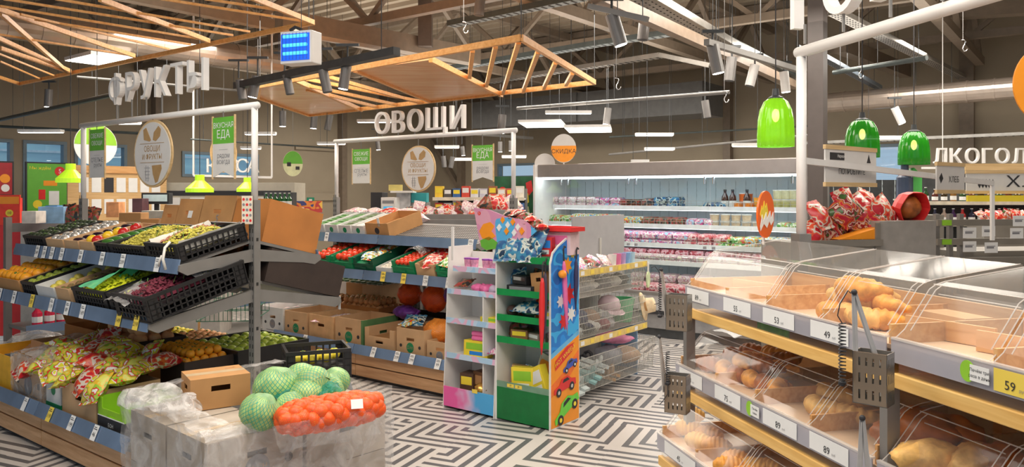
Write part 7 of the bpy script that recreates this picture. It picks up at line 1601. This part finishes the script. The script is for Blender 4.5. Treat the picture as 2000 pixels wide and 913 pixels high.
q = MB().tube([(0, 0, 0), (0, 0, .26), (0, 0, .30), (0, 0, .36)], [.06, .06, .03, .028], 14).build('blue_bottle', mat('slate_blue_bottle', (.06, .08, .14), .3)); fix(q, QM(1767, 412, 6.0)); tag(q, 'slate blue bottle left of the green carton', 'bottle')
q = MB().box(-.09, .09, 0, .08, 0, .13).build('yellow_box', mat('amber_yellow_box', (.85, .5, .03), .5)); fix(q, TR(*Q(1675, 378, 5.75).xy, 1.44)); tag(q, 'amber yellow box under the tasting sign', 'box')
SB_ = Frame(*Q(1655, 378, 5.6).xy, .1); q = MB().box(0, .75, 0, .35, 0, 1.44).build('grey_counter', GST); fix(q, SB_.at(0, 0, 0)); tag(q, 'grey counter carrying the bottles behind the gift bags', 'counter')

# ------------------------------------------------------------------ the area behind the fruit stand
def poster(px0, px1, pt, pb, Y, ang, label, face, parts=(), th=.02, frame=None, name='poster'):
    a = Q((px0+px1)/2, (pt+pb)/2, Y); w = (px1-px0)/FP*Y/max(.3, abs(math.cos(ang)-a.x/Y*math.sin(ang))); h = (pb-pt)/FP*Y
    o = thing(name, label, 'poster', TR(*a) @ RZ(ang)); MB().box(-w/2, w/2, 0, th, -h/2, h/2).build('panel', face, o)
    if frame: MB().box(-w/2-.02, w/2+.02, .002, th+.01, -h/2-.02, h/2+.02).build('frame', frame, o)
    for nm, mt_, fn in parts: q = MB(); fn(q, w, h); q.build(nm, mt_, o)
    return o, w, h
WA = VANG
poster(54, 131, 320, 412, 11.0, WA, 'green recruitment poster with a red round emblem left of the lime lamp', GREENB, [('yellow_lettering', YELP, lambda q, w, h: q.text('Мы ждём', h*.09, TR(-w*.18, -.003, h*.40) @ UP)), ('emblem', REDP, lambda q, w, h: q.lathe([(0, 0), (.07, 0), (.07, .002), (0, .002)], 16, M=TR(w*.32, -.002, h*.34) @ UP)),
    ('orange_blob', ORANGEP, lambda q, w, h: q.box(-w*.1, w*.25, -.003, 0, h*.03, h*.14)), ('red_packet', REDP, lambda q, w, h: q.box(-w*.22, -w*.05, -.003, 0, -h*.26, -h*.05)), ('white_booklet', WPAPER, lambda q, w, h: q.box(.02, w*.3, -.003, 0, -h*.38, -h*.08)), ('yellow_badge', YELP, lambda q, w, h: q.lathe([(0, 0), (.06, 0), (.06, .002), (0, .002)], 14, M=TR(-w*.25, -.002, -h*.36) @ UP)), ('white_five', WPAPER, lambda q, w, h: q.text('5', .09, TR(w*.32, -.006, h*.34) @ UP))], frame=INK)
poster(-12, 24, 318, 380, 10.0, WA, 'dark red poster with round pictures at the left edge', mat('dark_red_poster', (.40, .02, .03), .4), [('round_picture', ORANGEP, lambda q, w, h: q.lathe([(0, 0), (.06, 0), (.06, .002), (0, .002)], 14, M=TR(w*.1, -.002, 0) @ UP)), ('white_picture', WPAPER, lambda q, w, h: q.lathe([(0, 0), (.05, 0), (.05, .002), (0, .002)], 14, M=TR(w*.12, -.002, -h*.3) @ UP))], frame=INK)
o, w, h = poster(-12, 39, 381, 440, 7.6, .2, 'bright red promo stand with orange header and yellow price disc', mat('bright_red_panel', (.85, .05, .02), .4), [('orange_header', ORANGEP, lambda q, w, h: q.box(-w*.46, w*.46, -.003, 0, h*.2, h*.44)), ('yellow_disc', YELP, lambda q, w, h: q.lathe([(0, 0), (.035, 0), (.035, .002), (0, .002)], 16, M=TR(w*.1, -.002, -h*.1) @ UP)), ('price_digits', INK, lambda q, w, h: q.text('10', .04, TR(w*.1, -.007, -h*.1) @ UP))], name='promo_stand'); MB().box(-w*.5, w*.5, .02, .06, -1.25, h*.4).build('stand_body', REDP, o)
BB, w, h = poster(137, 330, 325, 440, 10.6, WA, 'wooden notice board full of pinned papers behind the fruit stand', mat_wood('tan_notice_board', (.62, .38, .16), (.75, .50, .24)), name='notice_board')
for i in range(7):
    for j in range(2):
        dk = (i, j) in ((2, 0), (5, 1)); MB().box(-.062, .062, -.006, 0, -.10, .10).build('dark_notice' if dk else 'paper_notice', INK if dk else WPAPER, BB).location = (-w/2+.2+i*(w-.36)/6, 0, h*.18-j*h*.36)
MB().box(-w/2, w/2, -.02, 0, h/2-.10, h/2).build('wooden_header', TANW, BB)
p = Q(187, 283, 9.6); disc_sign(p, .26, .26, WA, 'round lime and white hanging disc behind the fruit gantry post', WPAPER, [('lime_upper_half', lambda q: q.prism([(.255*math.cos(a), .255*math.sin(a)) for a in [math.pi*k/14 for k in range(15)]], -.006, -.004), LIME)])
p = Q(572, 320, 11.5); disc_sign(p, .15, .19, .6, 'small oval green and cream poster hanging near the exit sign', mat('cream_green_face', (.72, .74, .45), .5), [('green_upper_part', lambda q: q.prism([(.148*math.cos(a), .188*math.sin(a)) for a in [math.pi*k/14 for k in range(15)]], -.006, -.004), GREENB), ('dark_squares', lambda q: q.box(-.09, -.03, -.007, -.005, -.04, .02).box(.04, .1, -.007, -.005, -.09, -.04), INK)])
p = Q(437, 300, 10.4); disc_sign(p, .20, .26, WA, 'orange edged oval hanging disc behind the green swallowtail banner', mat('peach_disc', (.85, .55, .25), .5), [])
for x in [x for x in COL.objects if x.get('category') == 'sign' and x.name.startswith('promo_disc') and x.location.z > 1.9 and x.location.y > 9 and not x.get('label', '').startswith(('orange and cream', 'low cream'))]: MB().tube([(0, 0, .15), (0, 0, 4.6-x.location.z)], .003, 4).build('wire', STEEL, x)
KF = Frame(*Q(378, 378, 10.2).xy, .0); letters(Frame(*Q(405, 378, 10.2).xy, .05), 'КАССА', 0, .68, Q(400, 326, 10.2).z, .25, 'white letters reading КАССА over the checkout window', depth=.03, pins=None)
o = thing('checkout_gantry', 'thin white hanging frame under the checkout letters', 'frame', TR(0, 0, 0)); a, b = Q(378, 343, 10.15), Q(531, 347, 10.3); MB().bar(a, b, .03, .03).build('bottom_tube', WHITE, o); MB().bar(a, (a.x, a.y, 4.6), .02, .02).build('side_tube', WHITE, o); MB().bar(b, (b.x, b.y, 4.6), .02, .02).build('side_tube', WHITE, o)
def cab(px0, px1, pt, Y, d, label, mt, ang=0, name='cabinet', cat='cabinet', pb=None):
    a, b = Q(px0, pt, Y), Q(px1, pt, Y); z0 = 0 if pb is None else EYE-(pb-HY)/FP*Y; w = (b.x-a.x)/max(.4, math.cos(ang)); o = thing(name, label, cat, TR((a.x+b.x)/2, Y, z0) @ RZ(ang)); H = a.z-z0
    MB().box(-w/2, w/2, 0, d, 0, H).build('body', mt, o, bev=.004); return o, w, H
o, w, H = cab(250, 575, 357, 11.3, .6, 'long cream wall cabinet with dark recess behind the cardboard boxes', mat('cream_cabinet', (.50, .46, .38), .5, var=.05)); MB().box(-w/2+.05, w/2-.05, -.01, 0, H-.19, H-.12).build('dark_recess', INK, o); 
for i in range(3): MB().box(-w/2+.1+i*w/3, -w/2+i*w/3+w/3-.05, -.012, 0, H-.62, H-.22).build('white_door', WHITE, o)
o, w, H = cab(515, 572, 376, 11.0, .2, 'dark glass cooler full of green bottles right of the steel post', STEELD, name='bottle_cooler')
for i in range(6): bottle(TR(*Q(520+i*9, 405, 10.7)), .035, .2, (.02, .10, .03), 'green bottle in front of the dark cooler', 'green bottles by the dark cooler', CREAM)
cab(500, 575, 407, 10.6, .5, 'white counter under the green bottles', WHITE, name='counter', cat='counter')
poster(576, 630, 393, 416, 11.5, WA, 'dark blue and orange photo poster below the exit sign', mat_print('photo_collage', [(.05, .06, .2), (.75, .25, .05), (.5, .05, .05), (.8, .5, .1)], 6, rnd=False))
poster(599, 614, 386, 396, 11.6, .3, 'small green exit sign with a white figure', mat('exit_green', (.01, .22, .12), .4, emit=.2), [('white_arrow', WPAPER, lambda q, w, h: q.box(-w*.2, w*.2, -.004, 0, -h*.2, h*.2))], name='exit_sign')
o, w, H = cab(276, 330, 377, 8.6, .1, 'black monitor showing a pale picture behind the brown boxes', INK, name='monitor', cat='monitor', pb=399); MB().box(-w/2+.02, w/2-.02, -.003, 0, .03, H-.02).build('screen', mat('pale_screen', (.5, .6, .6), .3, emit=.3, var=.3, scale=6), o); MB().box(-.02, .02, .02, .06, -.12, 0).box(-.1, .1, -.02, .1, -.13, -.12).build('foot', INK, o)
RK = Frame(*Q(15, 378, 6.9).xy, VANG); o = thing('back_rack', 'grey steel rack with a wide back beam behind the fruit stand', 'rack', RK.M)
for x in (0, 1.3, 2.6): MB().box(x-.025, x+.025, -.03, .03, 0, 1.385).build('upright', STEEL, o)
MB().box(0, 2.6, .0, .03, 1.25, 1.33).build('back_beam', mat('dark_grey_beam', (.17, .17, .165), .5), o); MB().box(0, 2.6, -.4, 0, .40, .43).build('shelf', STEEL, o); MB().box(0, 2.6, -.4, 0, .78, .80).build('shelf', STEEL, o); MB().box(0, 2.6, -.41, -.4, .37, .45).build('shelf_edge', RAIL, o); MB().box(0, 2.6, -.6, 0, .1, .14).build('base_shelf', STEEL, o)
q = sbox(RK, .35, -.25, .80, .45, .2, .17, 0, 0, [mat('red_white_stripe', (.8, .1, .2), .5)], 'red and white striped carton on the back rack')
for i in range(5): MB().box(-.2+i*.09, -.16+i*.09, -.102, -.1, .01, .16).build('white_stripe', WPAPER, q)
for i in range(9): bottle(RK.at(.12+i*.10, -.32, .43), .042, .19, ((.7, .03, .08), (.10, .01, .03))[i > 3], ('bright red' if i < 4 else 'dark red')+' juice bottle on the shelf of the back rack', ('bright' if i < 4 else 'dark')+' red juice bottles on the back rack', WPAPER if i < 4 else REDP)
for i, (px0, px1, pt, pb, Y, c, lab) in enumerate(((42, 70, 413, 437, 6.7, (.70, .64, .58), 'cream box with small figures on the back rack'), (74, 124, 404, 437, 6.9, (.30, .52, .78), 'light blue printed box on the back rack'), (88, 112, 402, 415, 7.0, (.05, .2, .55), 'blue small sign box on the light blue box'), (232, 275, 416, 434, 6.6, CARD, 'brown flap box on the counter behind the grapes'), (276, 320, 412, 436, 6.9, (.5, .5, .46), 'grey white weighing scale behind the grapes'),
    (207, 232, 395, 425, 8.8, (.80, .35, .15), 'orange red round candy box before the notice board'), (258, 278, 388, 420, 8.4, (.12, .05, .06), 'dark vase with red berries beside the monitor'))):
    cab(px0, px1, pt, Y, .15, lab, c if not isinstance(c, tuple) else mat('flat_tone_%d' % i, c, .5, var=.3, scale=9), 0, 'display_box', 'box', pb)
for i in range(9): bag(QM(128+i*7, 420+jit(6), 6.95) @ RX(1.3) @ RZ(jit(.4)), .09, .14, .05, 'dark', 'black grey hanging pack behind the far gantry post', 'black packs behind the far gantry post', 'wrapped_pack', 'pack', i % 2)
CS = Frame(*Q(40, 378, 7.6).xy, .12); q = MB().box(0, 1.9, 0, .5, 0, 1.28).build('checkout_counter', mat('pale_counter', (.5, .47, .43), .5)); fix(q, CS.at(0, 0, 0)); tag(q, 'pale counter between the back rack and the notice board', 'counter')

# ------------------------------------------------------------------ the area behind the vegetable stand
o, w, H = cab(724, 746, 376, 10.6, .5, 'black tall machine left of the white coffee machine', INK, name='machine', cat='machine')
o, w, H = cab(744, 772, 386, 10.2, .5, 'white coffee machine with a blue lit window', WHITE, name='coffee_machine', cat='machine'); MB().box(-w*.32, w*.32, -.004, 0, H-.28, H-.12).build('blue_window', mat('blue_lit_window', (.05, .35, .6), .3, emit=.6, var=.4, scale=14), o); MB().box(-w*.4, w*.4, -.004, 0, H-.08, H-.04).build('dark_slot', GINK, o)
o, w, H = cab(774, 802, 376, 10.6, .5, 'upright glass cooler with pale packs right of the coffee machine', mat('pale_cooler', (.62, .62, .64), .3, var=.3, scale=9), name='cooler', cat='fridge')
cab(762, 806, 373, 10.4, .4, 'thin white canopy over the coffee machine', WHITE, name='canopy', pb=377, cat='canopy'); cab(803, 833, 377, 10.6, .3, 'teal green box beside the cooler', TEALP, name='teal_box', cat='box', pb=396)
cab(803, 833, 396, 10.61, .5, 'grey pedestal under the teal box', STEEL, name='pedestal')
poster(759, 786, 361, 373, 10.5, 0, 'small pale yellow notice above the coffee machine', mat('pale_yellow_notice', (.72, .62, .2), .5))
SS = Frame(*Q(845, 378, 9.6).xy, -.1); shelfunit(SS, 1.15, (.4, .75, 1.08, 1.36, 1.54), 'snack shelves with coloured boxes behind the vegetable stand', h=1.66)
cc = [(.9, .6, .05), (.10, .09, .08), (.05, .15, .4), (.7, .08, .05), (.75, .75, .78), (.6, .6, .7), (.35, .12, .05), (.8, .5, .3), (.75, .1, .1), (.8, .75, .65)]
nmc = ['yellow', 'black', 'dark blue', 'red', 'white', 'lilac grey', 'brown', 'peach', 'crimson', 'cream']
for r_, z in enumerate((1.54, 1.36)):
    for i in range(10): sbox(SS, .07+i*.113, .10, z, .10, .12, .12+.03*((i+r_) % 3 == 0), 0, 0, [mat('box_'+nmc[(i+3*r_) % 10].replace(' ', '_'), cc[(i+3*r_) % 10], .4), WPAPER if i % 2 else YELP], '%s box on the %s shelf of the snack shelves' % (nmc[(i+3*r_) % 10], ('top', 'second')[r_]), None, 'snack_box')
for i in range(16): bag(QM(806+i*11.5, 412+jit(8), 8.9) @ RX(1.2+jit(.2)) @ RZ(jit(.5)), .13, .13, .07, ('dark', 'pale', 'red', 'pale')[i % 4], 'snack pack %s from the left in the low row before the snack shelves' % OD[i], 'snack packs before the snack shelves', 'snack_bag', 'bag', i % 3)
SC2 = Frame(*Q(800, 378, 8.8).xy, -.1); q = MB().box(0, 1.3, 0, .4, 0, 1.36).build('snack_counter', STEEL); fix(q, SC2.at(0, 0, 0)); tag(q, 'grey counter carrying the low row of snack packs', 'counter')
VB = Frame(*Q(826, 378, 7.9).xy, -.05); o = thing('grey_beam_rack', 'grey steel rack beam behind the empty vegetable shelf', 'rack', VB.M); MB().box(0, .6, 0, .03, 1.20, 1.33).build('beam', STEEL, o); MB().box(0, .6, .03, .3, 1.12, 1.16).build('deck', INK, o)
for x in (0, .57): MB().box(x, x+.03, .0, .04, 0, 1.35).build('upright', STEEL, o)
for i, (px, py, k, lab) in enumerate(((970, 398, 'red', 'orange pack at the left under the green fruit poster'), (985, 405, 'red', 'red pack in the middle under the green fruit poster'), (1000, 400, 'pale', 'white pack under the green fruit poster'), (955, 402, 'dark', 'dark pack left of the orange one under the fruit poster'))): bag(QM(px, py, 7.3) @ RX(1.3) @ RZ(.3*i), .15, .15, .08, k, lab, None, 'snack_bag', 'bag', i)
cab(940, 1015, 410, 7.2, .3, 'narrow counter under the packs by the fruit poster', STEEL, name='counter', cat='counter')
o, w, h = poster(966, 1044, 345, 470, 10.2, -.1, 'tall dark green poster with a cut watermelon and fruit', mat('dark_green_poster', (.02, .12, .05), .4, var=.5, scale=5), [('watermelon_rind', WPAPER, lambda q, w, h: q.lathe([(0, 0), (.11, 0), (.11, .003), (0, .003)], 24, M=TR(w*.05, 0, h*.22) @ UP)), ('orange_flesh', mat('orange_flesh', (.85, .25, .06), .4), lambda q, w, h: q.lathe([(0, 0), (.085, 0), (.085, .003), (0, .003)], 24, M=TR(w*.05, -.004, h*.22) @ UP)),
    ('red_pepper', REDP, lambda q, w, h: q.prism([(w*.28, h*.40), (w*.42, h*.44), (w*.46, h*.28), (w*.36, h*.2), (w*.3, h*.28)], -.004, 0)), ('yellow_pepper', YELP, lambda q, w, h: q.prism([(w*.22, h*.2), (w*.34, h*.24), (w*.36, h*.1), (w*.26, h*.04), (w*.2, h*.1)], -.004, 0)), ('pale_cabbage', mat('pale_green_print', (.62, .75, .3), .5, var=.4, scale=20), lambda q, w, h: q.prism([(w*.05, h*.05), (w*.35, h*.03), (w*.4, -h*.15), (w*.1, -h*.2), (-.02, -h*.05)], -.004, 0)), ('grass', GREENL, lambda q, w, h: q.box(0, w*.48, -.003, 0, -h*.48, -h*.12)), ('red_berry', REDP, lambda q, w, h: q.lathe([(0, 0), (.05, 0), (.05, .003), (0, .003)], 14, M=TR(-w*.3, 0, h*.28) @ UP))])
# vertical rod markers and cart seen between the stands
o = thing('shopping_cart', 'green and chrome shopping cart between the two produce stands', 'cart', TR(*Q(440, 378, 6.6).xy, 0) @ RZ(.1)); m = MB()
for i in range(14): x = -.24+i*.037; m.bar((x, 0, .5), (x, 0, .80), .004, .004); m.bar((x, .6, .5), (x, .6, .8), .004, .004)
for z in (.5, .6, .7, .8): m.bar((-.24, 0, z), (.24, 0, z), .006, .006); m.bar((-.24, .6, z), (.24, .6, z), .006, .006); m.bar((-.24, 0, z), (-.24, .6, z), .006, .006); m.bar((.24, 0, z), (.24, .6, z), .006, .006)
m.build('wire_basket', mat('dark_green_wire', (.01, .16, .09), .4), o); MB().tube([(-.26, -.08, .88), (.26, -.08, .88)], .014, 8).build('handle', GREENP, o); MB().bar((-.22, 0, .12), (-.22, .02, .5), .02, .02).bar((.22, 0, .12), (.22, .02, .5), .02, .02).bar((-.22, 0, .12), (-.22, .7, .12), .02, .02).bar((.22, 0, .12), (.22, .7, .12), .02, .02).build('chassis', CHROME, o)
for x, y in ((-.22, 0), (.22, 0), (-.22, .68), (.22, .68)): MB().tube([(x-.012, y, .05), (x+.012, y, .05)], .05, 12).build('wheel', INK, o)
